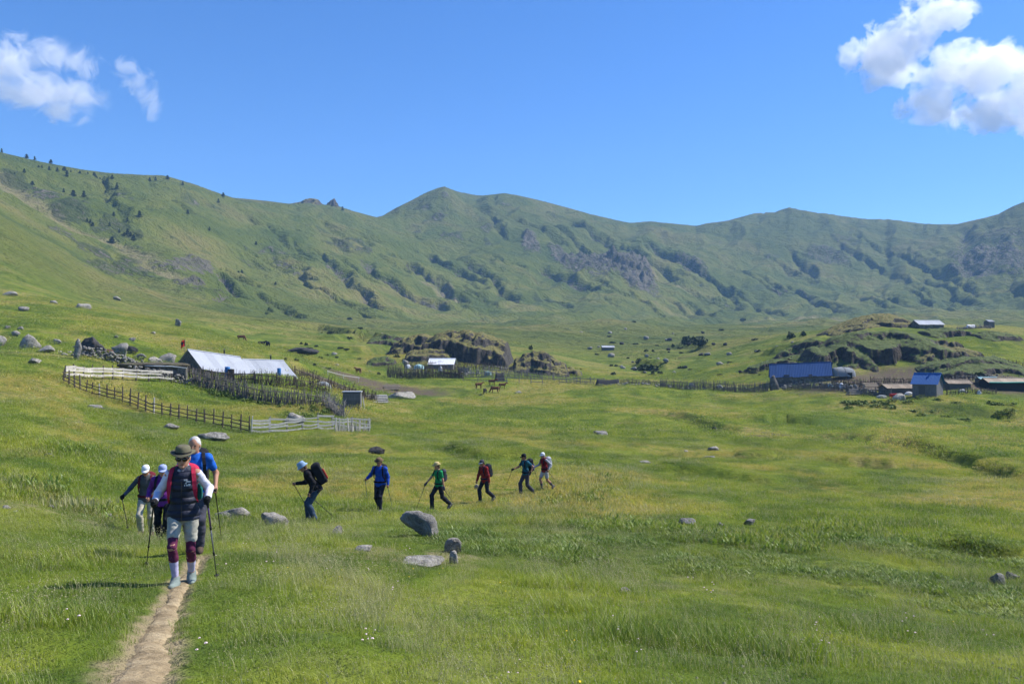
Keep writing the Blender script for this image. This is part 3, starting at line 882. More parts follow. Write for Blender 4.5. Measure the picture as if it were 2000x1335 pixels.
        T = [pt(0.3, 0.030, 0.02), pt(-0.7, 0.032, 0.034), pt(-1.7, 0.029, 0.040)]
        for u in range(2): P.append(P_cone(T[u], T[u+1], (0.0115-0.0015*u)*k, (0.010-0.0015*u)*k, 0.006))
        return sdf_mesh(P, vox, 0.008, infl)
    grip = None

def frame_obj(name, vf, mat, parent, loc, H, smooth_=True):
    v, f = vf
    HM = Matrix([list(r) for r in H])
    return link_mesh(name, [Vector(loc)+HM @ Vector(p) for p in v], f, mat, parent, smooth_)
def put_hat(root, s, kind, mat, mat2=None):
    k = s.k
    H = s.Hd; c = s.head+H @ (np.array([0, -0.008, 0.055])*k)
    if kind == 'brim' or kind == 'bucket':
        bw = 0.150 if kind == 'brim' else 0.14
        dz = 0.0 if kind == 'brim' else -0.045
        seg = 28; V, Fc = [], []
        prof = [(bw, dz), (bw-0.002, dz+0.006), (0.098, 0.012), (0.092, 0.05), (0.086, 0.088), (0.06, 0.105), (0.012, 0.098), (0.001, 0.098)]
        prof = [(0.088, 0.0), (0.098, 0.0), (bw-0.004, dz-0.004)]+prof
        V, Fc = lathe([(r*k, z*k) for r, z in prof], seg, 0.98, 1.12)
        if kind == 'brim':                                   # sides of the brim curl up
            for v in V:
                r = math.hypot(v.x, v.y)
                if r > 0.11*k: v.z += (r-0.11*k)*(0.75*abs(v.x)/r-0.30*max(v.y, 0)/r)
        o = frame_obj('hat', (V, Fc), mat, root, c, H)
        v, f = lathe([(0.1005*k, 0.010*k), (0.0985*k, 0.036*k)], seg, 0.98, 1.12)
        frame_obj('hat_band', (v, f), mat2 or mat, o, c, H)
    else:
        V, Fc = lathe([(r*k, z*k) for r, z in [(0.086, -0.03), (0.092, 0.0), (0.090, 0.035), (0.076, 0.068), (0.045, 0.086), (0.002, 0.092)]], 24, 0.97, 1.12)
        o = frame_obj('cap', (V, Fc), mat, root, c, H)
        V, Fc = [], []
        n = 12
        for i in range(n+1):
            a = math.pi*(i/n)
            for (rr, ln, dz) in ((0.085, 0.0, 0.002), (0.088, 0.085, -0.024), (0.086, 0.083, -0.029), (0.083, 0.0, -0.006)):
                x = math.cos(a)*rr*0.95; y = 0.035+math.sin(a)*(0.062+ln)
                V.append(Vector((x*k, y*k, (dz+0.0)*k)))
        for i in range(n):
            for j in range(4):
                Fc.append((i*4+j, i*4+(j+1) % 4, (i+1)*4+(j+1) % 4, (i+1)*4+j))
        frame_obj('visor', (V, Fc), mat2 or mat, o, c, H)
def put_face(root, s, glasses=False):
    k, H = s.k, s.Hd
    v = lambda x, y, z: s.head+H @ (np.array([x, y, z])*k)
    for q in (-1, 1):
        V, Fc = lathe([(0.001, -0.011), (0.009, -0.007), (0.013, 0), (0.009, 0.007), (0.001, 0.011)], 10)
        frame_obj('eye', ([Vector((p.x*k, p.y*0.6*k, p.z*0.7*k)) for p in V], Fc), M['glass'], root, v(q*0.032, 0.083, 0.010), H)
    V, Fc = box_vf((0, 0, 0), (0.022*k, 0.008*k, 0.0045*k))
    frame_obj('mouth', (V, Fc), M['lips'], root, v(0, 0.083, -0.060), H)
    if glasses:
        vf = []
        for q in (-1, 1):
            vv, ff = lathe([(0.001, 0.006), (0.026, 0.004), (0.030, 0.0), (0.026, -0.004), (0.001, -0.006)], 16)
            vf.append(([Vector((p.x*1.12*k+q*0.035*k, 0.098*k-abs(p.x)*0.1*k+p.z*k, p.y*0.85*k+0.006*k)) for p in vv], ff))
            vf.append(box_vf((q*0.076*k, 0.045*k, 0.012*k), (0.003*k, 0.055*k, 0.005*k)))
        vf.append(box_vf((0, 0.100*k, 0.012*k), (0.010*k, 0.004*k, 0.004*k)))
        frame_obj('sunglasses', join_vf(vf), M['glass'], root, s.head, H)
M['lips'] = skin_mat('lips', (0.28, 0.10, 0.085))
def put_shoes(root, s, mat, sole):
    for q in (-1, 1):
        V, Fq = sdf_mesh(s.p_foot(q, 1.12), 0.012, 0.02, 0.006)
        o = np_mesh('shoe', V, Fq, mat, root)
        A = s.ank[q]; fr = s.foot[q]; k = s.k
        vs = []
        for z in (-0.104, -0.078):
            for (x, y) in ((-0.030, -0.085), (0.030, -0.085), (0.044, 0.03), (0.048, 0.10), (0.036, 0.165), (0, 0.190), (-0.036, 0.165), (-0.048, 0.10), (-0.044, 0.03)):
                vs.append(A+fr @ (np.array([x, y, z])*k))
        n = 9
        fs = [tuple(range(n-1, -1, -1)), tuple(range(n, 2*n))]+[(i, (i+1) % n, n+(i+1) % n, n+i) for i in range(n)]
        link_mesh('sole', vs, fs, sole, o)
def make_pole(label, g, tip, mat, mat2=None, group=None, basket=True):
    """trekking pole from the grip to its tip (world points)"""
    g, tip = Vector(g), Vector(tip)
    t = thing('trekking_pole', label, 'trekking pole', tip, 0, group)
    up = (g-tip).normalized(); L = (g-tip).length
    P = lambda u: up*u
    v, f = tube([P(0.0), P(0.05)], [0.004, 0.006], 8); link_mesh('tip', v, f, M['rubber'], t)
    v, f = tube([P(0.04), P(L*0.33), P(L*0.34), P(L*0.66)], [0.0065, 0.007, 0.008, 0.008], 8); link_mesh('lower_shaft', v, f, mat2 or mat, t, True)
    v, f = tube([P(L*0.65), P(L*0.98)], [0.0095, 0.0095], 8); link_mesh('upper_shaft', v, f, mat, t, True)
    for u in (0.34, 0.66):
        v, f = tube([P(L*u-0.02), P(L*u+0.02)], [0.013, 0.013], 8); link_mesh('clamp', v, f, M['rubber'], t, True)
    v, f = tube([P(L-0.09), P(L-0.06), P(L), P(L+0.045), P(L+0.065)], [0.012, 0.016, 0.0145, 0.018, 0.012], 8); link_mesh('grip', v, f, M['rubber'], t, True)
    if basket:
        v, f = lathe([(0.006, 0.0), (0.028, 0.004), (0.028, 0.008), (0.006, 0.012)], 12)
        q = up.to_track_quat('Z', 'Y')
        link_mesh('basket', [q @ p+up*0.06 for p in v], f, M['rubber'], t, True)
    return t
def make_pack(s, root_loc, rz, label, mat, strap, size=(0.15, 0.10, 0.24), pocket=None, belt=True, group=None, side_mat=None):
    t = thing('backpack', label, 'backpack', root_loc, rz, group)
    k, R = s.k, s.R
    c = s.L((0, -0.125-size[1], 0.30))
    V, Fq = sdf_mesh([P_box(c, np.array(size)*k-0.05, R, 0.05), P_ell(c+R @ np.array([0, -0.02, size[2]*0.85])*k, np.array([size[0]*0.85, size[1]*0.9, 0.08])*k, R)], 0.014, 0.05, 0, wrinkle=0.006, seed=3)
    body = np_mesh('pack_body', V, Fq, mat, t)
    V, Fq = sdf_mesh([P_box(c+R @ np.array([0, -size[1]-0.012, -size[2]*0.25])*k, np.array([size[0]*0.72, 0.025, size[2]*0.5])*k-0.018, R, 0.02)], 0.012, 0.02)
    np_mesh('pocket', V, Fq, pocket or mat, t)
    for q in (-1, 1):
        if side_mat:
            V, Fq = sdf_mesh([P_box(c+R @ np.array([q*(size[0]+0.012), 0.0, -size[2]*0.35])*k, np.array([0.028, size[1]*0.7, size[2]*0.45])*k-0.018, R, 0.02)], 0.012, 0.02)
            np_mesh('side_pocket', V, Fq, side_mat, t)
        pts = [s.L((q*0.095, -0.135, 0.47)), s.L((q*0.105, -0.06, 0.545)), s.L((q*0.118, 0.03, 0.542)), s.L((q*0.130, 0.092, 0.49)), s.L((q*0.142, 0.122, 0.40)), s.L((q*0.148, 0.122, 0.30)), s.L((q*0.155, 0.10, 0.20)), s.L((q*0.165, -0.02, 0.12)), s.L((q*0.13, -0.135, 0.10))]
        v, f = tube(pts, [0.026*k]*6+[0.014*k]*3, 8, 0.35, up=(0, 0, 1) if False else None)
        # ribbon: flat against the body
        V2 = []
        for i, p in enumerate(pts):
            n_ = R @ np.array([q*0.25, 1 if 2 <= i <= 6 else (-1 if i > 7 or i == 0 else 0.1), 1.0 if i in (1, 2) else 0.15]); n_ /= np.linalg.norm(n_)
            tn = pts[min(i+1, 8)]-pts[max(i-1, 0)]; tn /= np.linalg.norm(tn); w = np.cross(tn, n_); w /= np.linalg.norm(w)
            ww = (0.024 if i < 6 else 0.012)*k
            for a, bb in ((-1, 0), (1, 0), (1, 0.014), (-1, 0.014)): V2.append(p+w*ww*a+n_*bb*k)
        F2 = [(i*4+j, i*4+(j+1) % 4, (i+1)*4+(j+1) % 4, (i+1)*4+j) for i in range(8) for j in range(4)]
        link_mesh('strap', V2, F2, strap, t, False)
    if belt:
        V2 = []; n = 18
        for i in range(n+1):
            a = -math.pi/2+2*math.pi*i/n
            for (rr, z) in ((1.12, 0.03), (1.12, 0.085), (1.20, 0.085), (1.20, 0.03)):
                V2.append(s.L((math.cos(a)*0.172*rr, math.sin(a)*0.128*rr-0.005, z)))
        F2 = [(i*4+j, i*4+(j+1) % 4, (i+1)*4+(j+1) % 4, (i+1)*4+j) for i in range(n) for j in range(4)]
        link_mesh('hip_belt', V2, F2, strap, t, False)
    return t
def make_hiker(label, loc, rz, s, wear, vox=0.0155, skin='skin', grips=None, glasses=False, hair=None, hat=None, group=None):
    """wear: list of (part name, kind, material)"""
    root = thing('person', label, 'person', loc, rz, group)
    s.grip = {}
    inv = Matrix.Rotation(-rz, 3, 'Z')
    axis = grips or {-1: (0, 0, 1), 1: (0, 0, 1)}
    prims = s.p_torso()+s.p_head()
    for q in (-1, 1): prims += s.p_arm(q)+s.p_leg(q)+s.p_foot(q)
    V, Fq = sdf_mesh(prims, vox, 0.03)
    hands = {q: s.hand_mesh(q, axis[q], 0.0065 if vox < 0.01 else 0.0085) for q in (-1, 1)}
    np_mesh('body', V, Fq, M[skin], root, extra=[hands[-1], hands[1]])
    R = s.R; k = s.k
    upv = R @ np.array([0, 0, 1.0])
    for part, kind, mat in wear:
        if kind in ('jacket', 'tee', 'vest', 'longtee'):
            P = s.p_torso()+[P_ell(s.pel+R @ np.array([0, -0.01, -0.07])*k, np.array([0.172, 0.124, 0.16])*k, R)]
            infl = {'jacket': 0.019, 'tee': 0.014, 'longtee': 0.013, 'vest': 0.024}[kind]*k
            if kind != 'vest':
                for q in (-1, 1): P += s.p_arm(q, 0, {'jacket': 1.97, 'longtee': 1.95, 'tee': 0.62}[kind])
            hem = {'jacket': -0.10, 'tee': -0.06, 'longtee': -0.04, 'vest': -0.085}[kind]
            cuts = [(s.L((0, 0, hem)), -upv), (s.L((0, 0, 0.575 if kind in ('jacket', 'vest') else 0.553)), upv)]
            if kind == 'vest':
                for q in (-1, 1): cuts.append((s.L((q*0.182*s.broad, 0, 0.40)), R @ np.array([q*0.95, 0, 0.28])))
            V, Fq = sdf_mesh(P, vox, 0.04, infl, cuts, wrinkle=0.013 if kind != 'vest' else 0.006, wfreq=9, seed=hash_(part))
            np_mesh(part, V, Fq, mat, root)
        elif kind in ('trousers', 'shorts'):
            P = s.p_torso()[:1]
            f1 = 1.93 if kind == 'trousers' else 0.66
            for q in (-1, 1):
                P += s.p_leg(q, 0, f1)
                if kind == 'trousers': P.append(P_cone(s.knee[q], s.ank[q]+np.array([0, 0, 0.03]), 0.062*k, 0.058*k))
            cuts = [(s.L((0, 0, -0.015)), upv)]
            for q in (-1, 1):
                if kind == 'shorts': pass
            V, Fq = sdf_mesh(P, vox, 0.025, (0.012 if kind == 'trousers' else 0.014)*k, cuts, wrinkle=0.013, wfreq=10, seed=hash_(part))
            np_mesh(part, V, Fq, mat, root)
        elif kind in ('leggings', 'socks'):
            f = (0.55, 1.47) if kind == 'leggings' else (1.36, 1.98)
            for q in (-1, 1):
                V, Fq = sdf_mesh(s.p_leg(q, *f), 0.009, 0.02, 0.004*k if kind == 'leggings' else 0.004*k, wrinkle=0.006 if kind == 'leggings' else 0.002, wfreq=16)
                np_mesh(part, V, Fq, mat, root)
        elif kind == 'sleeves':
            for q in (-1, 1):
                V, Fq = sdf_mesh(s.p_arm(q, 0, 1.95), 0.010, 0.03, 0.011*k, wrinkle=0.010, wfreq=11)
                np_mesh(part, V, Fq, mat, root)
        elif kind == 'shoes':
            put_shoes(root, s, mat, M['rubber'])
        elif kind == 'gloves':
            for q in (-1, 1):
                V, Fq = s.hand_mesh(q, axis[q], 0.0075, 0.0045)
                np_mesh(part, V, Fq, mat, root)
        elif kind == 'scarf':
            V, Fq = sdf_mesh([P_cone(s.L((0, 0.0, 0.50)), s.neck+np.array([0, 0.005, 0.03]), 0.085*k, 0.066*k), P_ell(s.L((0.0, 0.045, 0.50)), np.array([0.075, 0.05, 0.045])*k, R)], 0.010, 0.04, 0, wrinkle=0.01, wfreq=14)
            np_mesh(part, V, Fq, mat, root)
    if hair is not None:
        H = s.Hd; v = lambda x, y, z: s.head+H @ (np.array([x, y, z])*k)
        V, Fq = sdf_mesh([P_ell(v(0, -0.018, 0.03), np.array([0.083, 0.092, 0.098])*k, H), P_ell(v(0, -0.045, -0.02), np.array([0.078, 0.06, 0.085])*k, H)], 0.011, 0.03, 0, [(v(0, 0.06, 0.02), H @ np.array([0, 1, -0.55]))], wrinkle=0.006, wfreq=25)
        np_mesh('hair', V, Fq, hair, root)
    put_face(root, s, glasses)
    if hat: put_hat(root, s, *hat)
    Wm = Matrix.Translation(Vector(loc)) @ Matrix.Rotation(rz, 4, 'Z')
    s.W = Wm
    return root
def hash_(t): return sum(ord(c)*(i+1) for i, c in enumerate(t)) % 97

# ------------------------------------------------------------------ the ten walkers
PI = math.pi
navy = CM('navy quilted nylon', (0.018, 0.022, 0.045), quilt=True, bmp=0.5, rough=0.6)
white_knit = CM('white lavender knit', (0.62, 0.62, 0.74), col2=(0.54, 0.54, 0.66))
khaki = CM('pale khaki cotton', (0.41, 0.395, 0.34)); plum = CM('plum jersey', (0.105, 0.018, 0.055)); lav = CM('lavender sock', (0.50, 0.47, 0.68))
mint = CM('pale mint mesh', (0.22, 0.27, 0.25)); olive = CM('olive khaki felt', (0.13, 0.12, 0.075)); dkfelt = CM('dark felt', (0.035, 0.033, 0.028))
black = CM('black cloth', (0.012, 0.012, 0.016)); red = CM('crimson webbing', (0.42, 0.02, 0.06)); blue = CM('bright blue jersey', (0.012, 0.12, 0.55))
greyp = CM('charcoal trousers', (0.055, 0.055, 0.075)); purple = CM('purple fleece', (0.16, 0.025, 0.22)); beige = CM('beige cotton', (0.46, 0.42, 0.33))
gvest = CM('grey fleece', (0.085, 0.085, 0.09)); slate = CM('slate blue sleeve', (0.06, 0.075, 0.11)); maroon = CM('maroon webbing', (0.12, 0.012, 0.02))
whitec = CM('white cotton', (0.72, 0.74, 0.78)); ltblue = CM('light blue cotton', (0.25, 0.38, 0.55)); dkblue = CM('dark denim blue', (0.045, 0.075, 0.12))
royal = CM('royal blue shell', (0.010, 0.065, 0.38)); brownf = CM('brown felt', (0.16, 0.105, 0.06)); straw = CM('straw', (0.50, 0.40, 0.18)); green = CM('green jersey', (0.012, 0.26, 0.085))
nvt = CM('navy trousers', (0.014, 0.016, 0.028)); redj = CM('brick red jersey', (0.24, 0.018, 0.018)); teal = CM('teal jersey', (0.012, 0.10, 0.15)); redv = CM('dark red vest', (0.22, 0.012, 0.02))
ltgrey = CM('light grey cotton', (0.42, 0.43, 0.46)); greyhair = CM('grey hair', (0.55, 0.54, 0.52)); dkhair = CM('dark hair', (0.03, 0.022, 0.016)); brownhair = CM('brown hair', (0.10, 0.06, 0.035))
brownsh = CM('brown boot leather', (0.08, 0.055, 0.04)); greysh = CM('grey boot', (0.12, 0.12, 0.12)); scarfm = CM('dark patterned scarf', (0.05, 0.05, 0.07), col2=(0.38, 0.38, 0.42)); tealp = CM('teal nylon', (0.01, 0.17, 0.17)); blueb = CM('blue white cotton', (0.30, 0.36, 0.60))
def poles(s, specs):
    for (q, px, py, mat, mat2, label) in specs:
        g = s.W @ Vector(s.grip[q]); tip = ground(px, py)
        d = Vector((px-1000, 0, 0))
        make_pole(label, g, tip+Vector((0, 0, 0.0)), M[mat], M[mat2])
def axes(s_loc, rz, tips, hands):
    """direction of each stick in the walker's own frame"""
    out = {}
    for q in (-1, 1):
        if q in tips:
            tip = ground(*tips[q]); W = Vector(s_loc)+Matrix.Rotation(rz, 3, 'Z') @ Vector(hands[q])
            d = Matrix.Rotation(-rz, 3, 'Z') @ (W-tip); out[q] = tuple(d.normalized())
        else: out[q] = (0.0, 0.35, 0.95)
    return out
def walker(label, px, py, Y, rz, hands, feet, tips=None, **kw):
    loc = at(px, py, Y)
    pk = {k: kw.pop(k) for k in ('h', 'slim', 'lean', 'head_pitch', 'head_yaw', 'pelvis', 'broad', 'twist') if k in kw}
    Rz = Matrix.Rotation(rz, 3, 'Z'); ft = {}
    for q, f in feet.items():                         # each foot on its own bit of ground
        w = loc+Rz @ Vector((f[0], f[1], 0))
        ft[q] = (f[0], f[1], f[2]+zt(w.x, w.y)-loc.z, *f[3:])
    s = Hiker(feet=ft, hands=hands, **pk)
    make_hiker(label, loc, rz, s, grips=axes(loc, rz, {q: t[:2] for q, t in (tips or {}).items()}, hands), **kw)
    s.loc = loc; s.rz = rz
    for q, t in (tips or {}).items():
        make_pole(t[4], s.W @ Vector(s.grip[q]), ground(t[0], t[1]), M[t[2]], M[t[3]])
    return s
# 1 the woman in front
s = walker('woman in navy vest, sunglasses and khaki shorts walking at the front', 357, 1141, 10.1, PI+0.22,
    {1: (0.285, 0.17, 1.03), -1: (-0.285, 0.10, 1.035)}, {1: (0.055, 0.17, 0, -0.05), -1: (-0.075, -0.16, 0, 0.25)},
    {1: (286, 1103, 'pole_dark', 'pole_dark', 'dark trekking pole in the right hand of the woman in front'), -1: (424, 1131, 'pole_purple', 'pole_grey', 'purple and grey trekking pole held in a black glove')},
    h=1.63, lean=0.03, head_pitch=0.12, broad=0.90, slim=0.88, vox=0.009, glasses=True, hair=greyhair, hat=('brim', olive, dkfelt),
    wear=[('sleeves', 'sleeves', white_knit), ('scarf', 'scarf', scarfm), ('vest', 'vest', navy), ('shorts', 'shorts', khaki), ('leggings', 'leggings', plum), ('sock', 'socks', lav), ('shoe', 'shoes', mint), ('glove', 'gloves', black)])
make_pack(s, s.loc, s.rz, 'red backpack with teal side pockets on the woman in front', red, red, (0.15, 0.09, 0.23), side_mat=tealp, belt=False)
W1 = s
# zip and white chest print of the vest
vestobj = [o for o in C.objects if o.name.startswith('vest')][0]
v, f = tube([s.L((0.0, 0.155, -0.07)), s.L((0.0, 0.150, 0.10)), s.L((0, 0.158, 0.30)), s.L((0, 0.150, 0.40))], 0.005, 6)
link_mesh('zip', v, f, M['rubber'], vestobj)
for i, (x, z, w, h) in enumerate([(-0.045, 0.415, 0.018, 0.007), (-0.075, 0.395, 0.026, 0.006), (-0.05, 0.375, 0.010, 0.005), (-0.09, 0.365, 0.014, 0.004), (-0.035, 0.352, 0.004, 0.008), (-0.055, 0.352, 0.004, 0.008), (-0.072, 0.352, 0.006, 0.008), (-0.092, 0.352, 0.006, 0.008)]):
    V_, F_ = box_vf((0, 0, 0), (w, 0.004, h))
    link_mesh('chest_print', [Vector(s.L((x, 0.147-abs(x)*0.16, z)))+Vector(p) for p in V_], F_, whitec, vestobj)
# 2
s = walker('white-haired man in bright blue t-shirt close behind the front woman', 381, 1080, 12.8, PI+0.20,
    {-1: (-0.30, 0.12, 0.98), 1: (0.24, 0.12, 0.95)}, {-1: (-0.08, 0.12, 0), 1: (0.08, -0.18, 0, 0.3)},
    {-1: (433, 1054, 'pole_dark', 'pole_dark', 'black trekking pole held by the man in bright blue')},
    h=1.74, lean=0.10, head_pitch=0.15, head_yaw=-0.1, hat=None, hair=greyhair, skin='skin', vox=0.0125,
    wear=[('shirt', 'tee', blue), ('trousers', 'trousers', greyp), ('shoe', 'shoes', brownsh)])
make_pack(s, s.loc, s.rz, 'dark backpack on the man in bright blue', black, black)
# 3
s = walker('walker in purple fleece and blue-white cap half hidden behind the front woman', 318, 1043, 17.6, PI+0.25,
    {-1: (-0.27, 0.10, 0.92), 1: (0.27, 0.12, 0.95)}, {-1: (-0.08, 0.14, 0), 1: (0.08, -0.15, 0, 0.3)},
    h=1.60, lean=0.08, head_pitch=0.2, hat=('cap', blueb, None), hair=dkhair, vox=0.0125,
    wear=[('fleece', 'jacket', purple), ('trousers', 'trousers', black), ('shoe', 'shoes', brownsh)])
make_pack(s, s.loc, s.rz, 'dark backpack on the walker in purple', black, black)
# 4
s = walker('walker in grey vest, white cap and beige trousers, leftmost of all', 286, 1046, 19.0, PI+0.18,
    {1: (0.43, 0.18, 0.93), -1: (-0.27, 0.12, 0.92)}, {1: (0.09, 0.10, 0), -1: (-0.09, -0.10, 0, 0.2)},
    {1: (250, 1034, 'pole_grey', 'pole_grey', 'thin grey trekking pole of the walker in white cap, leftmost')},
    h=1.58, lean=0.10, head_pitch=0.35, hat=('cap', whitec, whitec), hair=brownhair, skin='skin_tan', vox=0.0125,
    wear=[('sleeves', 'sleeves', slate), ('collar', 'scarf', ltgrey), ('vest', 'vest', gvest), ('trousers', 'trousers', beige), ('shoe', 'shoes', brownsh), ('glove', 'gloves', black)])
make_pack(s, s.loc, s.rz, 'maroon strapped backpack on the walker in grey vest', maroon, maroon)
# 5
s = walker('stooping walker in black jacket and light blue sun hat, side on', 610, 1017, 23.0, 1.80,
    {-1: (-0.27, 0.06, 0.84), 1: (0.20, 0.42, 1.02)}, {-1: (-0.09, -0.06, 0), 1: (0.09, 0.10, 0)},
    {1: (607, 1004, 'pole_dark', 'pole_dark', 'dark trekking pole planted ahead of the stooping walker'), -1: (655, 1012, 'pole_dark', 'pole_dark', 'dark trekking pole trailing behind the stooping walker')},
    h=1.74, lean=0.50, head_pitch=0.62, pelvis=(0, -0.10, -0.02), hat=('bucket', ltblue, ltblue), hair=brownhair,
    wear=[('jacket', 'jacket', black), ('trousers', 'trousers', dkblue), ('shoe', 'shoes', brownsh)])
make_pack(s, s.loc, s.rz, 'large black backpack on the stooping walker', black, black, (0.16, 0.12, 0.28), pocket=redj)
# 6
s = walker('walker in royal blue jacket, black trousers and brown brimmed hat', 742, 1001, 27.0, PI-0.22,
    {1: (0.37, 0.20, 1.04), -1: (-0.28, 0.05, 0.86)}, {1: (0.06, -0.14, 0, 0.3), -1: (-0.05, 0.16, 0)},
    {1: (718, 979, 'pole_teal', 'pole_teal', 'teal trekking pole left of the walker in royal blue'), -1: (766, 988, 'pole_teal', 'pole_teal', 'teal trekking pole right of the walker in royal blue')},
    h=1.68, lean=0.06, head_pitch=0.2, hat=('brim', brownf, dkfelt), hair=dkhair, skin='skin_tan',
    wear=[('jacket', 'jacket', royal), ('trousers', 'trousers', nvt), ('shoe', 'shoes', greysh)])
make_pack(s, s.loc, s.rz, 'black strapped backpack on the walker in royal blue', black, black)
# 7
s = walker('walker in green t-shirt and straw hat in mid-stride', 857, 990, 30.0, PI-0.95,
    {1: (0.20, 0.40, 0.93), -1: (-0.28, -0.04, 0.82)}, {1: (0.06, 0.24, 0), -1: (-0.06, -0.40, 0.03, 0.7)},
    {1: (813, 991, 'pole_dark', 'pole_dark', 'dark trekking pole planted ahead of the walker in green'), -1: (887, 981, 'pole_dark', 'pole_dark', 'dark trekking pole trailing behind the walker in green')},
    h=1.66, lean=0.06, head_pitch=0.18, hat=('brim', straw, straw), hair=brownhair, skin='skin',
    wear=[('shirt', 'tee', green), ('trousers', 'trousers', nvt), ('shoe', 'shoes', greysh), ('glove', 'gloves', greyp)])
make_pack(s, s.loc, s.rz, 'dark backpack with black straps on the walker in green', greyp, black, (0.13, 0.08, 0.20))
# 8
s = walker('walker in brick red sweater and dark cap without poles', 947, 977, 32.5, PI-0.85,
    {1: (0.25, 0.20, 0.78), -1: (-0.29, 0.02, 0.78)}, {1: (0.06, 0.18, 0), -1: (-0.06, -0.36, 0.03, 0.7)},
    h=1.64, lean=0.16, head_pitch=0.3, hat=('cap', greyp, ltgrey), hair=dkhair, skin='skin_tan',
    wear=[('sweater', 'jacket', redj), ('trousers', 'trousers', nvt), ('shoe', 'shoes', greysh)])
make_pack(s, s.loc, s.rz, 'dark backpack on the walker in brick red', nvt, nvt)
# 9
s = walker('walker in teal t-shirt reaching forward with a pole', 1027, 963, 35.0, PI-1.05,
    {1: (0.20, 0.46, 1.10), -1: (-0.30, -0.05, 0.98)}, {1: (0.07, 0.20, 0), -1: (-0.07, -0.30, 0, 0.4)},
    {1: (990, 948, 'pole_dark', 'pole_dark', 'dark trekking pole held out by the walker in teal')},
    h=1.72, lean=0.08, head_pitch=0.2, hat=('cap', black, black), hair=dkhair, skin='skin_tan', broad=1.06,
    wear=[('shirt', 'tee', teal), ('trousers', 'trousers', greyp), ('shoe', 'shoes', greysh), ('glove', 'gloves', black)])
make_pack(s, s.loc, s.rz, 'black and blue backpack on the walker in teal', black, black, pocket=royal)
# 10
s = walker('walker in dark red vest, white cap and pale shorts at the rear', 1064, 960, 36.3, PI-1.0,
    {1: (0.22, 0.36, 0.98), -1: (-0.28, 0.0, 0.90)}, {1: (0.07, 0.10, 0), -1: (-0.07, -0.36, 0.03, 0.6)},
    {1: (1052, 948, 'pole_dark', 'pole_dark', 'dark trekking pole in front of the rear walker in shorts'), -1: (1082, 945, 'pole_dark', 'pole_dark', 'dark trekking pole trailing behind the rear walker in shorts')},
    h=1.60, lean=0.10, head_pitch=0.25, hat=('cap', whitec, whitec), hair=greyhair,
    wear=[('sleeves', 'sleeves', ltgrey), ('vest', 'vest', redv), ('shorts', 'shorts', ltgrey), ('sock', 'socks', greyp), ('shoe', 'shoes', greysh)])
make_pack(s, s.loc, s.rz, 'pale grey backpack on the rear walker in shorts', ltgrey, black)

# ------------------------------------------------------------------ path
def build_path():
    m, nt, b = new_mat('trodden earth')
    geo = N(nt, 'ShaderNodeNewGeometry'); pos = geo.outputs['Position']
    n1 = noise_n(nt, pos, 5.0, 5, 0.65); n2 = noise_n(nt, pos, 38.0, 4, 0.7)
    c = ramp(nt, n1, [(0.36, (0.20, 0.148, 0.082)), (0.5, (0.31, 0.238, 0.138)), (0.64, (0.40, 0.318, 0.195))])
    c = mixc(nt, rng(nt, n2, 0.55, 0.75, 0, 0.6), c, (0.13, 0.095, 0.06))
    nt.links.new(c, b.inputs['Base Color']); b.inputs['Roughness'].default_value = 0.95
    bump(nt, b, mth(nt, 'ADD', mth(nt, 'MULTIPLY', n1, 0.06), mth(nt, 'MULTIPLY', n2, 0.02)), 1.0, 1.0)
    pts = []
    for (a, bb) in zip(PATH_PTS[:-1], PATH_PTS[1:]):
        for t in np.linspace(0, 1, 30)[:-1]: pts.append((a[0]+(bb[0]-a[0])*t, a[1]+(bb[1]-a[1])*t))
    pts = np.array(pts); nr = len(pts); nc = 31
    ker = np.ones(31)/31; sx = np.convolve(np.pad(pts[:,0], 15, 'edge'), ker, 'valid'); sy = np.convolve(np.pad(pts[:,1], 15, 'edge'), ker, 'valid')
    tx, ty = np.gradient(sx), np.gradient(sy); L = np.hypot(tx, ty); nx, ny = ty/L, -tx/L
    s = np.linspace(-1, 1, nc)
    hw = (0.165-0.065*smooth(5, 10, sy))*(1+0.22*fbm(sy*1.1, sx*0+3.0, 2))*(1-0.7*smooth(10.2, 12.5, sy))
    X = sx[:,None]+nx[:,None]*s[None]*hw[:,None]; Y = sy[:,None]+ny[:,None]*s[None]*hw[:,None]
    X = X+0.07*fbm(X*1.3, Y*1.3, 2)
    Z = terrain(X.ravel(), Y.ravel())[0].reshape(X.shape)
    Z = Z+0.030-0.055*(np.abs(s[None])**3)+0.012*fbm(X*4, Y*4, 4)+0.03*fbm(X*11, Y*11, 2)*np.abs(s[None])**2
    o = grid_mesh('path', np.stack([X.ravel(), Y.ravel(), Z.ravel()], 1), nr, nc, m)
    o['kind'] = 'structure'
build_path()

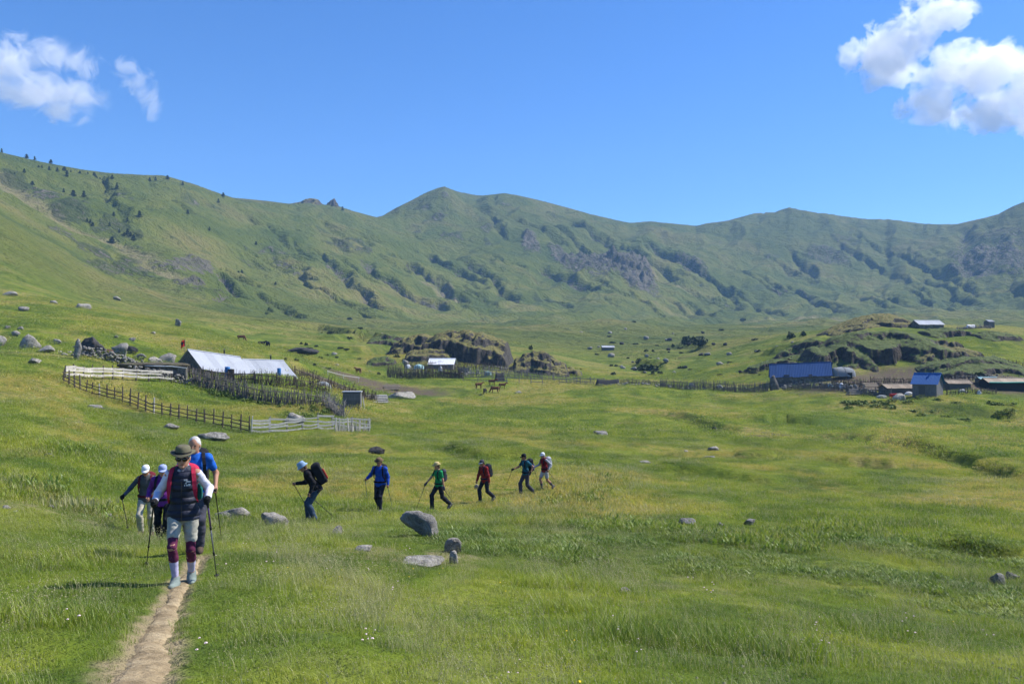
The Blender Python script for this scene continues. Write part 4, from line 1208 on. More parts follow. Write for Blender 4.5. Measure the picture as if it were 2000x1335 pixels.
# ------------------------------------------------------------------ rock
def rock_mat(name, c0, c1, c2, sc=3.0, turf=0.0, ochre=0.0):
    m, nt, b = new_mat(name)
    geo = N(nt, 'ShaderNodeNewGeometry'); pos = geo.outputs['Position']
    oi = N(nt, 'ShaderNodeObjectInfo')
    n1 = noise_n(nt, pos, sc, 6, 0.68, 0.6); n2 = noise_n(nt, pos, sc*4.5, 5, 0.7)
    c = ramp(nt, n1, [(0.32, c0), (0.52, c1), (0.70, c2)])
    c = mixc(nt, rng(nt, n2, 0.58, 0.72, 0, 0.7), c, tuple(x*0.45 for x in c0))
    sepn = N(nt, 'ShaderNodeSeparateXYZ'); nt.links.new(geo.outputs['Normal'], sepn.inputs[0])
    if turf > 0:
        f = rng(nt, mth(nt, 'ADD', sepn.outputs[2], mth(nt, 'MULTIPLY', mth(nt, 'SUBTRACT', n1, 0.5), 1.1)), turf, turf+0.16)
        gcol = mixc(nt, rng(nt, n2, 0.4, 0.62), (0.105, 0.125, 0.030), (0.20, 0.15, 0.055) if ochre else (0.060, 0.095, 0.022))
        c = mixc(nt, f, c, gcol)
    nt.links.new(c, b.inputs['Base Color']); b.inputs['Roughness'].default_value = 0.92
    bump(nt, b, mth(nt, 'ADD', mth(nt, 'MULTIPLY', n1, 0.5/sc), mth(nt, 'MULTIPLY', n2, 0.2/sc)), 1.0, 1.0)
    return m
M['rock_pale'] = rock_mat('pale lichened stone', (0.12, 0.112, 0.095), (0.29, 0.27, 0.235), (0.46, 0.43, 0.375), 5.0)
M['rock_grey'] = rock_mat('grey stone', (0.085, 0.080, 0.072), (0.22, 0.21, 0.19), (0.37, 0.35, 0.32), 4.0)
M['rock_dark'] = rock_mat('dark basalt', (0.022, 0.022, 0.024), (0.048, 0.046, 0.046), (0.085, 0.075, 0.065), 2.0)
M['rock_brown'] = rock_mat('rusty stone', (0.05, 0.03, 0.02), (0.11, 0.06, 0.035), (0.17, 0.12, 0.09), 2.0)
M['crag'] = rock_mat('dark turfed crag', (0.026, 0.024, 0.023), (0.058, 0.052, 0.046), (0.115, 0.098, 0.078), 0.8, turf=0.66, ochre=1)
M['crag2'] = rock_mat('dark crag with grass ledges', (0.030, 0.026, 0.023), (0.065, 0.055, 0.045), (0.125, 0.10, 0.075), 0.8, turf=0.66)
_ico = {}
def ico(n):
    if n not in _ico:
        bm = bmesh.new(); bmesh.ops.create_icosphere(bm, subdivisions=n, radius=1.0)
        _ico[n] = (np.array([v.co[:] for v in bm.verts]), np.array([[v.index for v in f.verts] for f in bm.faces])); bm.free()
    return _ico[n]
def rock_vf(seed, dims, sub=3, planes=12, rough=0.13, freq=2.3, flat=0.0):
    V, Fc = ico(sub); V = V.copy(); r = np.random.RandomState(seed)
    for i in range(planes):
        n = r.normal(size=3); n /= np.linalg.norm(n); d = r.uniform(0.42, 0.82)
        e = np.maximum(V @ n-d, 0); V = V-e[:,None]*n*0.97
    nv = V/np.linalg.norm(V, axis=1)[:,None]
    V = V+nv*(rough*noise3(V, freq, seed, 3))[:,None]
    V = V*np.array(dims)
    return V, Fc
def rock(name, label, px, py, w, h, mat, seed, Y=None, depth=0.8, rz=None, tilt=0.0, group=None, sub=3, sink=0.3, cat='boulder', planes=12):
    """w, h: visible size in pixels of the 2000 px photograph; py: its foot"""
    p = ground(px, py) if Y is None else at(px, py, Y)
    m_ = p.y/F_PX; W, H = w*m_*0.5, h*m_
    V, Fc = rock_vf(seed, (W*1.3, W*depth*1.15, H*(0.5+sink*0.5)*1.25), sub, planes)
    if tilt:
        c, s_ = math.cos(tilt), math.sin(tilt); V = V @ np.array([[c,0,-s_],[0,1,0],[s_,0,c]]).T
    V[:,2] += H*(0.5-sink*0.5)
    o = np_mesh(name, V, Fc, M[mat], None, False)
    o.location = p
    o.rotation_euler = (0, 0, (seed*0.37) % 0.6-0.3 if rz is None else rz)
    tag(o, label, cat, group)
    return o
ROCKS = [
 ('pale boulder lying in the grass right of the front walkers', 540, 1027, 54, 32, 'rock_pale', 1),
 ('long flat pale boulder behind the pole of the man in blue', 446, 1012, 66, 22, 'rock_pale', 2),
 ('small pointed pale stone below the stooping walker', 657, 1041, 22, 17, 'rock_pale', 3),
 ('pale blocky stone, upper of the pair below the leaning boulder', 888, 1080, 32, 28, 'rock_pale', 5),
 ('pale narrow stone, lower of the pair below the leaning boulder', 886, 1102, 20, 26, 'rock_pale', 6),
 ('long sunken pale slab in the grass below the leaning boulder', 826, 1100, 100, 10, 'rock_pale', 7),
 ('small sunken slab left of the long pale slab', 712, 1077, 34, 9, 'rock_pale', 8),
 ('dark two-humped stone above the walker in royal blue', 737, 882, 27, 14, 'rock_dark', 9),
 ('flat pale stone in the grass, left of two in the right meadow', 1346, 1023, 32, 13, 'rock_grey', 10),
 ('flat grey stone in the grass, right of two in the right meadow', 1464, 1025, 30, 13, 'rock_grey', 11),
 ('round grey boulder at the right edge, left of a pair', 1951, 1142, 34, 24, 'rock_grey', 12),
 ('low grey boulder at the right edge, right of a pair', 1978, 1130, 28, 15, 'rock_grey', 13),
 ('low grey stone alone in the middle meadow', 1174, 853, 32, 9, 'rock_grey', 14),
 ('small dark stone on the bank of the right meadow', 1397, 839, 19, 13, 'rock_dark', 15),
 ('flat pale stone sunk at the edge of the dip', 1219, 1157, 26, 11, 'rock_pale', 16),
 ('low pale stone by the leaning rail fence', 188, 801, 30, 11, 'rock_pale', 17),
 ('grey stone below the dark rail fence', 335, 833, 32, 13, 'rock_grey', 18),
 ('jagged grey stone below the join of dark and white fences', 416, 855, 46, 17, 'rock_grey', 19),
 ('big dark boulder behind the corral', 180, 690, 56, 30, 'rock_dark', 20),
 ('rusty brown boulder against the big dark one', 209, 694, 24, 18, 'rock_brown', 21),
 ('pointed grey boulder right of the rusty one', 231, 692, 34, 24, 'rock_grey', 22),
 ('low dark boulder between pale stones behind the shed', 256, 692, 24, 14, 'rock_dark', 23),
 ('large white boulder on the left slope', 62, 672, 36, 26, 'rock_pale', 24),
 ('pale boulder cut by the left edge of view', -2, 664, 26, 18, 'rock_pale', 25),
 ('long low white stone on the left slope', 92, 687, 40, 12, 'rock_pale', 26),
 ('flat white stone left of the corral corner', 68, 712, 30, 9, 'rock_pale', 27),
 ('tall grey standing stone at the back of the corral', 151, 705, 16, 34, 'rock_grey', 28),
 ('pale slab high on the left slope', 160, 606, 26, 13, 'rock_pale', 29),
 ('white flat stone at the far left slope', 20, 578, 24, 9, 'rock_pale', 30),
 ('dark upright stone with a white side above the barn', 347, 638, 16, 14, 'rock_grey', 31),
 ('small pale stone above the left meadow', 229, 585, 16, 8, 'rock_pale', 32),
 ('long dark low outcrop behind the barn', 585, 692, 62, 12, 'rock_dark', 33),
 ('pale boulder behind the turf shed', 299, 710, 26, 16, 'rock_pale', 34),
 ('wide pale boulder beside the barn gable', 325, 706, 34, 18, 'rock_pale', 35),
 ('grey rock right of the low dark boulder', 274, 703, 26, 14, 'rock_grey', 36),
 ('long pale half-buried slab behind the grey hut', 782, 772, 62, 12, 'rock_pale', 37),
 ('white pointed boulder by the shrubs under the blue shed', 1757, 789, 24, 14, 'rock_pale', 38),
 ('round white boulder inside the corral', 574, 823, 50, 20, 'rock_pale', 39),
 ('upright pale stone left of the white-roofed hut', 793, 715, 13, 16, 'rock_pale', 40),
]
for i, (lab, px, py, w, h, mt, sd) in enumerate(ROCKS):
    rock('boulder', lab, px, py, w, h, mt, sd, sub=4 if w > 45 else 3)
# the big leaning boulder
rock('boulder', 'big grey leaning boulder in the grass right of the path', 828, 1050, 78, 40, 'rock_grey', 47, sub=4, tilt=-0.52, sink=0.1, depth=0.55, rz=0.0, planes=10)
# loose stones in the grass
rs = np.random.RandomState(11)
SM = [(210,1012,20,9),(232,1009,18,8),(12,992,16,6),(100,991,16,7),(30,1000,12,5),(95,893,18,8),(70,865,12,5),(1408,1026,14,7),(1412,1049,26,8),(1430,1046,12,6),(1392,878,22,8),(1385,895,26,6),(1262,902,24,5),(1300,905,14,4),(105,597,16,8),(45,609,26,9),(30,655,18,9),(14,645,16,8),(112,664,18,9),(40,648,14,7),(300,650,10,5),(258,665,14,7),(225,660,10,6),(205,705,18,9),(222,705,16,8),(240,708,18,8),(1340,880,12,4),(640,760,14,6),(1012,768,16,5),(930,953,9,8)]
for i, (px, py, w, h) in enumerate(SM):
    rock('stone', 'small loose stone half hidden in meadow grass', px, py, w, h, ['rock_pale', 'rock_grey'][i % 2], 100+i, sub=2, group='loose stones in the grass', cat='stone')
# field stones in the valley
for i in range(46):
    px = rs.uniform(640, 1560); py = rs.uniform(650, 735)
    if 800 < px < 1130 and py < 732: px += 330
    p = ground(px, py, 100)
    w = rs.uniform(5, 13); rock('stone', 'small stone lying on the far valley floor', px, py, w, w*0.55, ['rock_grey', 'rock_dark', 'rock_pale'][i % 3], 200+i, sub=2, group='stones on the valley floor', cat='stone')

# ------------------------------------------------------------------ crags
def ledges(label, px, py, Y, w, h, depth, seed, steps, mat='crag', rz=0.0, name='rock_outcrop', n=(110, 70), rough=0.35, tail=0.35, env=0.55, lift=0.0):
    """an outcrop that grows out of the slope: turf treads between broken rock risers.
    steps: (front at left, front at right, share of the height, sharpness) with front 0..1 from near to far"""
    p = at(px, py, Y); m_ = Y/F_PX; W, H = w*m_, h*m_
    u = np.linspace(-1, 1, n[0]); v = np.linspace(0, 1, n[1])
    U, Vv = np.meshgrid(u, v, indexing='ij'); Uf, Vf = U.ravel(), Vv.ravel()
    X = Uf*W*0.58; Yy = (Vf-0.25)*depth
    e = (1-np.abs(Uf)**2.4)
    e = np.clip(e+0.35*fbm(Uf*2.3+seed, Uf*0+seed*1.7, 3), 0, 1.1)**env*(1-smooth(0.82, 1.0, np.abs(Uf)))
    wob = 0.20*fbm(X/5.5+seed*3, Yy/12+seed, 3)+0.06*fbm(X/1.6, Yy/1.6+seed, 3)
    hgt = 0
    for f0, f1, wt_, sh in steps:
        f = f0+(f1-f0)*(Uf+1)/2
        t = Vf-f+wob
        shl = sh+0.30*smooth(0.02, 0.42, fbm(X/5.0+seed*2+f0*40, Yy/30+seed, 2))
        q_ = np.clip((t+shl)/(2*shl), 0, 1); q_ = q_*q_*(3-2*q_)
        hgt = hgt+wt_*(0.85*q_+0.15*smooth(0, 0.5, t))
    back = 1-smooth(1-tail, 1.0, Vf)
    Z = H*e*hgt*back
    steep = np.clip(Z/H, 0, 1)
    Z = Z+0.28*steep*fbm(X/2.0, Yy/2.0+seed, 4)+0.12*fbm(X/0.8, Yy/0.8, 3)*steep
    Pm = np.stack([X, Yy, Z], 1)
    g = noise3(Pm*np.array([1, 1, 0.6]), 0.45, seed, 4); g2 = np.abs(noise3(Pm*np.array([1, 1, 0.3]), 0.9, seed+5, 3))
    Pm[:,1] += -(rough*1.5*g-rough*1.6*g2)*smooth(0.03, 0.15, steep); Pm[:,0] += rough*noise3(Pm, 0.5, seed+8, 3)*smooth(0.03, 0.15, steep)
    c, s_ = math.cos(rz), math.sin(rz)
    wx = p.x+Pm[:,0]*c-Pm[:,1]*s_; wy = p.y+Pm[:,0]*s_+Pm[:,1]*c
    tz = terrain(wx, wy)[0]
    edge = np.maximum(np.abs(Uf), 0)
    border = np.minimum(np.minimum(Vf/0.04, (1-Vf)/0.04), (1-np.abs(Uf))/0.03)
    Pz = tz+Pm[:,2]-0.45*(1-smooth(0.0, 0.9, Pm[:,2]/max(H*0.12, 0.2)))-0.8*(1-np.clip(border, 0, 1))+lift
    o = grid_mesh(name, np.stack([wx-p.x, wy-p.y, Pz-p.z], 1).reshape(n[0], n[1], 3).transpose(1, 0, 2).reshape(-1, 3), n[1], n[0], M[mat], None, False)
    o.location = p
    tag(o, label, 'rock outcrop')
    return o
ledges('rocky knob on the skyline of the left mountain', 590, 396, 905, 60, 11, 30, 41, [(.25,.25,.6,.03),(.4,.4,.4,.03)], n=(40, 30), rough=1.0)
ledges('pointed rock on the skyline right of the rocky knob', 648, 397, 925, 22, 14, 14, 42, [(.25,.25,.5,.05),(.35,.4,.5,.05)], n=(30, 24), rough=0.8, env=1.6)
ledges('great dark crag with an ochre top behind the white-roofed hut', 900, 704, 172, 172, 60, 22, 3, [(.50,.08,.66,.02),(.26,.5,.14,.04),(.66,.42,.20,.05)], rz=-0.08, env=0.4)
ledges('dark left shoulder of the crag behind its grassy ramp', 815, 672, 186, 120, 36, 18, 5, [(.25,.2,.5,.02),(.45,.35,.5,.03)], mat='crag')
ledges('low dark rock step left of the white-roofed hut', 836, 704, 170, 90, 24, 10, 7, [(.2,.3,.7,.03),(.5,.5,.3,.05)], n=(70, 44))
ledges('scrubby rock rib left of the great crag', 762, 664, 208, 90, 20, 14, 8, [(.2,.3,.5,.03),(.5,.45,.5,.04)], mat='crag2', n=(60, 44))
ledges('low brown rocky mound in front of the great crag', 1058, 734, 162, 104, 38, 14, 9, [(.12,.2,.3,.02),(.25,.35,.4,.04),(.45,.5,.3,.05)], env=0.9)
ledges('small rock tail right of the brown mound', 1112, 726, 166, 50, 12, 6, 10, [(.2,.3,1.0,.05)], n=(40, 28))
ledges('small dark rock rib on the slope left of the crag', 742, 692, 165, 52, 18, 8, 12, [(.2,.4,.6,.04),(.5,.5,.4,.06)], mat='crag2', n=(44, 34))
ledges('main dark cliff of the right knoll', 1735, 716, 148, 250, 46, 24, 21, [(.36,.10,.62,.015),(.12,.3,.13,.03),(.62,.50,.25,.03)], mat='crag2', rz=-0.06, n=(150, 80))
ledges('dark cliff right of the main one on the knoll', 1860, 712, 146, 140, 34, 18, 22, [(.12,.3,.6,.02),(.5,.6,.4,.03)], mat='crag')
ledges('slanting dark rock rib behind the long blue roof', 1592, 706, 160, 110, 30, 14, 23, [(.35,.1,.5,.02),(.6,.35,.5,.03)], mat='crag2', rz=0.2, env=0.9)
ledges('low dark rib left of the long blue roof', 1515, 708, 158, 76, 14, 10, 24, [(.3,.2,1,.03)], mat='crag2', rz=0.2, n=(60, 40))
ledges('rocky crest on top of the right knoll', 1715, 640, 186, 170, 17, 18, 25, [(.15,.2,.5,.03),(.4,.35,.5,.04)], mat='crag', env=0.9)
ledges('rock band below the hilltop hut', 1862, 664, 170, 80, 13, 10, 26, [(.2,.3,1,.03)], mat='crag2', n=(60, 40))
ledges('thin rock band right of the hilltop', 1962, 666, 166, 84, 10, 8, 27, [(.2,.3,1,.03)], mat='crag2', n=(60, 40))
ledges('low rocky bank over the right yard', 1930, 735, 134, 190, 20, 12, 29, [(.15,.2,.6,.03),(.45,.4,.4,.04)], mat='crag2')

# ------------------------------------------------------------------ timber, metal, stone for the farm
def wood_mat(name, c0, c1, sc=6.0):
    m, nt, b = new_mat(name)
    tc = N(nt, 'ShaderNodeTexCoord'); oi = N(nt, 'ShaderNodeObjectInfo')
    mp = N(nt, 'ShaderNodeMapping'); nt.links.new(tc.outputs['Object'], mp.inputs[0]); mp.inputs['Scale'].default_value = (1, 1, 0.25)
    n1 = noise_n(nt, mp.outputs[0], sc, 5, 0.65)
    c = mixc(nt, rng(nt, n1, 0.3, 0.7), c0, c1)
    c = mixc(nt, mth(nt, 'MULTIPLY', oi.outputs['Random'], 0.5), c, tuple(x*0.5 for x in c0))
    nt.links.new(c, b.inputs['Base Color']); bump(nt, b, n1, 0.5, 0.02)
    return m
M['wood_dark'] = wood_mat('weathered dark timber', (0.085, 0.065, 0.052), (0.145, 0.115, 0.09))
M['wood_white'] = wood_mat('sun-bleached timber', (0.64, 0.60, 0.54), (0.42, 0.38, 0.33))
M['wood_grey'] = wood_mat('grey sticks', (0.20, 0.18, 0.165), (0.30, 0.275, 0.25))
M['wood_stick'] = wood_mat('weathered sticks', (0.13, 0.115, 0.105), (0.23, 0.205, 0.185))
M['wood_tan'] = wood_mat('tan boards', (0.38, 0.29, 0.20), (0.50, 0.41, 0.30))
def sheet_mat(name, c0, c1, rough=0.45, metal=0.35, rust=0.0):
    m, nt, b = new_mat(name)
    tc = N(nt, 'ShaderNodeTexCoord'); oi = N(nt, 'ShaderNodeObjectInfo')
    n1 = noise_n(nt, tc.outputs['Object'], 1.3, 5, 0.65); n2 = noise_n(nt, tc.outputs['Object'], 7, 4)
    c = mixc(nt, n1, c0, c1)
    c = mixc(nt, mth(nt, 'MULTIPLY', oi.outputs['Random'], 0.45), c, tuple(x*0.72 for x in c1))
    if rust: c = mixc(nt, rng(nt, n2, 0.60, 0.75, 0, rust), c, (0.16, 0.09, 0.05))
    nt.links.new(c, b.inputs['Base Color']); b.inputs['Roughness'].default_value = rough; b.inputs['Metallic'].default_value = metal
    return m
M['tin_white'] = sheet_mat('pale galvanised sheet', (0.50, 0.525, 0.56), (0.34, 0.36, 0.40), 0.6, 0.0, 0.3)
M['tin_bright'] = sheet_mat('white roof sheet', (0.80, 0.81, 0.83), (0.72, 0.73, 0.76), 0.5, 0.0)
M['tin_blue'] = sheet_mat('blue painted sheet', (0.014, 0.055, 0.19), (0.03, 0.07, 0.17), 0.85, 0.0)
M['tin_blue'].node_tree.nodes['Principled BSDF'].inputs['Specular IOR Level'].default_value = 0.08
M['tin_sky'] = sheet_mat('bright blue roof', (0.015, 0.10, 0.36), (0.02, 0.12, 0.33), 0.75, 0.0)
M['tin_dark'] = sheet_mat('dark weathered board', (0.075, 0.075, 0.08), (0.11, 0.105, 0.10), 0.8, 0.0)
M['plank_grey'] = wood_mat('grey planks', (0.11, 0.11, 0.115), (0.17, 0.17, 0.17))
M['stonewall'] = rock_mat('dry stone masonry', (0.06, 0.055, 0.05), (0.14, 0.13, 0.115), (0.26, 0.24, 0.22), 2.2)
M['tarp_white'] = CM('white tarpaulin', (0.66, 0.67, 0.68)); M['tarp_grey'] = CM('grey tarpaulin', (0.22, 0.24, 0.25)); M['tarp_black'] = CM('black tarpaulin', (0.020, 0.022, 0.026)); M['tarp_green'] = CM('sea green tarpaulin', (0.10, 0.42, 0.34)); M['tarp_teal'] = CM('pale teal tarpaulin', (0.34, 0.52, 0.52))
M['red_paint'] = plain_mat('red plastic', (0.55, 0.02, 0.015), 0.5); M['blue_paint'] = plain_mat('blue plastic', (0.03, 0.16, 0.42), 0.5)
def corrugated(w, l, waves=5, amp=0.018):
    """sheet of width w (x), length l (down -y in its own plane), ribs along y"""
    V, Fc = [], []
    n = waves*4
    for i in range(n+1):
        x = w*i/n; z = amp*math.sin(2*math.pi*waves*i/n)
        for zz in (0, -0.006):
            V.append(Vector((x, 0, z+zz))); V.append(Vector((x, -l, z+zz)))
    for i in range(n):
        a, b = i*4, (i+1)*4
        Fc += [(a, a+1, b+1, b), (a+2, b+2, b+3, a+3), (a, b, b+2, a+2), (a+1, a+3, b+3, b+1)]
    Fc += [(0, 2, 3, 1), (n*4, n*4+1, n*4+3, n*4+2)]
    return V, Fc
def gable_house(name, label, cat, loc, rz, L, W, H, RH, roof, wall, sheets=6, over=0.2, base=1.2, slope=0.0, door=None, window=(), gable=None, ridge=True, seed=0, group=None, gap=0.0, backroof=True, pipe=False):
    """ridge along x; local -y is the front; slope: fall of the whole building per metre along x"""
    r = random.Random(seed)
    t = thing(name, label, cat, loc, rz, group)
    sh = lambda x: -slope*(x+L/2)
    X0, X1, y0, y1 = -L/2, L/2, -W/2, W/2
    v = []
    for x in (X0, X1):
        v += [Vector((x, y0, -base+sh(x))), Vector((x, y1, -base+sh(x))), Vector((x, y1, H+sh(x))), Vector((x, 0, H+RH-0.03+sh(x))), Vector((x, y0, H+sh(x)))]
    f = [(0,4,3,2,1), (5,6,7,8,9), (0,5,9,4), (1,2,7,6), (0,1,6,5)]
    wo = link_mesh('wall', v, f, M[wall], t)
    sl = math.hypot(W/2+over, RH*(W/2+over)/(W/2)); ang = math.atan2(RH, W/2)
    n = max(sheets, 1); sw = (L+2*over)/n
    for side in ((-1, 1) if backroof else (-1,)):
        for i in range(n if side < 0 else 1):
            w_ = sw if side < 0 else L+2*over
            vv, ff = corrugated(w_*1.03, sl*(1+(r.uniform(-0.02, 0.03))), 5 if side < 0 else 5*n)
            x0 = X0-over+(i*sw if side < 0 else 0)
            dz = r.uniform(0.0, 0.018)
            out = []
            for p in vv:
                y = p.y*math.cos(ang)*1.0; z = p.y*math.sin(ang)+p.z+dz
                x = x0+p.x
                out.append(Vector((x, y if side < 0 else -y, H+RH+0.02+z+sh(x))))
            link_mesh('roof_sheet' if side < 0 else 'back_roof', out, ff, M[roof], t)
    if ridge:
        vv, ff = tube([Vector((X0-over, 0, H+RH+0.05+sh(X0-over))), Vector((X1+over, 0, H+RH+0.05+sh(X1+over)))], 0.07, 8)
        link_mesh('ridge_cap', vv, ff, M[roof], t)
    if pipe:
        vv, ff = tube([Vector((L*0.22, 0.25, H+RH-0.35+sh(L*0.22))), Vector((L*0.22, 0.25, H+RH+0.55+sh(L*0.22)))], 0.08, 8); ch = link_mesh('chimney', vv, ff, M['rubber'], t)
        vv, ff = lathe([(0.001, 0.16), (0.15, 0.06), (0.14, 0.05), (0.001, 0.13)], 10); link_mesh('cowl', [v_+Vector((L*0.22, 0.25, H+RH+0.55+sh(L*0.22))) for v_ in vv], ff, M['tin_dark'], ch)
    if door:
        side, x, w, h = door
        if side == 'front': c = (x, y0-0.02, h/2+sh(x)); hh = (w/2, 0.03, h/2)
        else: c = (X0-0.02 if side == 'left' else X1+0.02, x, h/2+sh(X0)); hh = (0.03, w/2, h/2)
        vv, ff = box_vf(c, hh); d = link_mesh('door', vv, ff, M['tin_dark'], t)
    for (side, x, z, w, h) in window:
        if side == 'front': c = (x, y0-0.015, z+sh(x)); hh = (w/2, 0.02, h/2)
        else: c = (X0-0.015 if side == 'left' else X1+0.015, x, z+sh(X0)); hh = (0.02, w/2, h/2)
        vv, ff = box_vf(c, hh); link_mesh('window', vv, ff, M['glass'], t)
    return t
# the long barn, two stepped lengths of one ridge
def pt3(px, py, Y): u, t_ = ray(px, py); return Vector((u*Y, Y, t_*Y))
A1, A2, A3 = pt3(366, 683, 88), pt3(469, 698, 92.3), pt3(554, 704.5, 96)
def barn_section(label, a, b, seed, shift=0.0):
    d = b-a; L = math.hypot(d.x, d.y); rz = math.atan2(d.y, d.x); mid = (a+b)/2
    Wd, RH = 6.3, 1.95; H = 1.15
    sl = -(d.z)/L
    zc = a.z-(RH+H)
    return gable_house('barn', label, 'barn', (mid.x, mid.y, zc), rz, L-0.25, Wd, H, RH, 'tin_white', 'stonewall', sheets=7, over=0.12, pipe=True, slope=sl, base=1.5, seed=seed, door=('front', L*0.15, 0.9, 1.0) if seed == 1 else None, window=[('left', 0.9, 1.5, 0.5, 0.6)] if seed == 1 else [('front', -0.8, 0.6, 0.6, 0.5)])
barn_section('long barn with pale corrugated roof, left section with dark gable', A1, A2, 1)
barn_section('barn with pale corrugated roof, lower right section', A2+Vector((0.15, 0.15, -0.22)), A3, 2)
# flag by the barn
p = at(361, 705, 92); t = thing('flag', 'small red flag with dark emblem on a thin pole behind the barn', 'flag', p)
top = pt3(361, 663, 92).z-p.z
v, f = tube([(0, 0, 0), (0, 0, top)], 0.025, 6); link_mesh('pole', v, f, M['wood_grey'], t)
nx_, nz_ = 10, 6; V_, F_ = [], []
for i in range(nx_+1):
    for j in range(nz_+1):
        x = -0.02-0.62*i/nx_*0.9; V_.append(Vector((x*0.8, 0.10*math.sin(i*0.8+j*0.2), top-0.72*j/nz_-0.25*(i/nx_)**1.5)))
for i in range(nx_):
    for j in range(nz_): F_.append((i*(nz_+1)+j, (i+1)*(nz_+1)+j, (i+1)*(nz_+1)+j+1, i*(nz_+1)+j+1))
fl = link_mesh('cloth', V_, F_, M['red_paint'], t, True)
v, f = lathe([(0.001, 0.012), (0.09, 0.012), (0.14, 0.0), (0.09, -0.012), (0.001, -0.012)], 9)
link_mesh('emblem', [Vector((q.x*(1.2 if i % 2 else 0.8)-0.24, -0.13+q.z, q.y*1.3+top-0.42)) for i, q in enumerate(v)], f, M['tarp_black'], fl)
# middle hut, hilltop huts, far hut
gable_house('hut', 'small hut with a bright white roof below the great crag', 'hut', at(864, 707, 163)+Vector((0, 0, 0.0)), -0.10, 4.7, 3.4, 0.75, 1.0, 'tin_bright', 'plank_grey', 4, base=0.8, seed=5, door=('front', 0.9, 0.8, 0.7))
gable_house('hut', 'pale metal-roofed hut on top of the right knoll', 'hut', at(1810, 637, 185), 0.12, 5.6, 3.6, 0.75, 0.9, 'tin_white', 'stonewall', 5, base=0.8, seed=6, door=('front', 1.3, 0.9, 0.75), window=[('front', -0.6, 0.45, 0.6, 0.4)])
gable_house('cabin', 'small upright grey cabin at the right of the hilltop', 'cabin', at(1932, 638, 184), 0.3, 1.5, 1.4, 1.25, 0.3, 'tin_white', 'plank_grey', 2, base=0.6, seed=7, over=0.1)
gable_house('hut', 'tiny far hut alone on the valley floor', 'hut', at(1187, 684, 268), 0.05, 3.6, 2.6, 0.9, 0.45, 'tin_white', 'plank_grey', 4, base=0.6, seed=8)
gable_house('barn', 'long low barn with dull blue roof on the right', 'barn', at(1562, 742, 141)+Vector((0, 0, 0.15)), -0.26, 9.3, 4.6, 0.85, 2.0, 'tin_blue', 'stonewall', 8, pipe=True, base=1.6, slope=-0.045, seed=9, door=('front', -2.2, 0.9, 1.1), window=[('front', 1.5, 0.75, 0.6, 0.5)])
gable_house('shed', 'gabled shed with bright blue roof in the right yard', 'shed', at(1812, 777, 113.5), -0.72, 3.0, 3.0, 1.75, 1.25, 'tin_sky', 'plank_grey', 4, pipe=True, base=0.8, seed=10, door=('front', -0.3, 0.8, 1.4))
gable_house('shed', 'long turf-brown shelter with a sea green roof edge, far right', 'shed', at(1978, 766, 121), 0.06, 8.4, 2.4, 1.05, 0.5, 'wood_tan', 'tarp_black', 8, base=0.8, seed=11, window=())
gable_house('shed', 'low shelter with tan board roof between the two blue-roofed buildings', 'shed', at(1752, 772, 119), 0.08, 4.0, 2.6, 1.0, 0.45, 'wood_tan', 'tin_dark', 6, base=0.8, seed=12, door=('front', 1.0, 1.3, 0.9))
gable_house('shed', 'low tan board lean-to right of the bright blue shed', 'shed', at(1868, 772, 119), -0.05, 2.9, 2.2, 0.75, 0.4, 'wood_tan', 'tin_dark', 5, base=0.8, seed=13)
gable_house('shelter', 'low shelter with pale teal tarpaulin roof, left of the far right shed', 'shelter', at(1928, 766, 123), 0.0, 2.4, 2.0, 0.8, 0.3, 'tarp_teal', 'tin_dark', 3, base=0.8, seed=14)
# green tarpaulin edge of the far right shed
p = at(1978, 766, 121)
v, f = tube([(-4.3, -1.42, 1.02), (-2, -1.45, 0.99), (0, -1.44, 1.02), (4.3, -1.44, 1.0)], 0.09, 6); o = link_mesh('roof_edge', v, f, M['tarp_green'], [q for q in C.objects if q.get('label', '').startswith('long turf-brown')][0])
# domed tarpaulin hut
p = at(1644, 740, 139); t = thing('tent', 'grey domed tarpaulin hut right of the long blue roof', 'tent', p, 0.1)
V_, F_ = [], []
for i in range(9):
    x = -1.75+3.5*i/8; sc = 1-0.22*(abs(i-4)/4)**3
    for j in range(13):
        a = math.pi*j/12; V_.append(Vector((x, -math.cos(a)*1.6*sc, 0.7*0+math.sin(a)**0.8*1.55*sc+0.25+0.03*math.sin(i*2.1+j))))
for i in range(8):
    for j in range(12): F_.append((i*13+j, (i+1)*13+j, (i+1)*13+j+1, i*13+j+1))
F_ += [tuple(range(13)), tuple(8*13+j for j in range(12, -1, -1))]
link_mesh('cover', V_, F_, M['tarp_grey'], t, True)
for i in (1, 4, 7):
    x = -1.75+3.5*i/8
    v, f = tube([(x, -math.cos(math.pi*j/8)*1.63, math.sin(math.pi*j/8)**0.8*1.58+0.25) for j in range(9)], 0.03, 6); link_mesh('hoop', v, f, M['wood_grey'], t)
v, f = box_vf((0.6, -1.5, 0.45), (0.4, 0.06, 0.45)); link_mesh('entrance', v, f, M['tarp_black'], t)
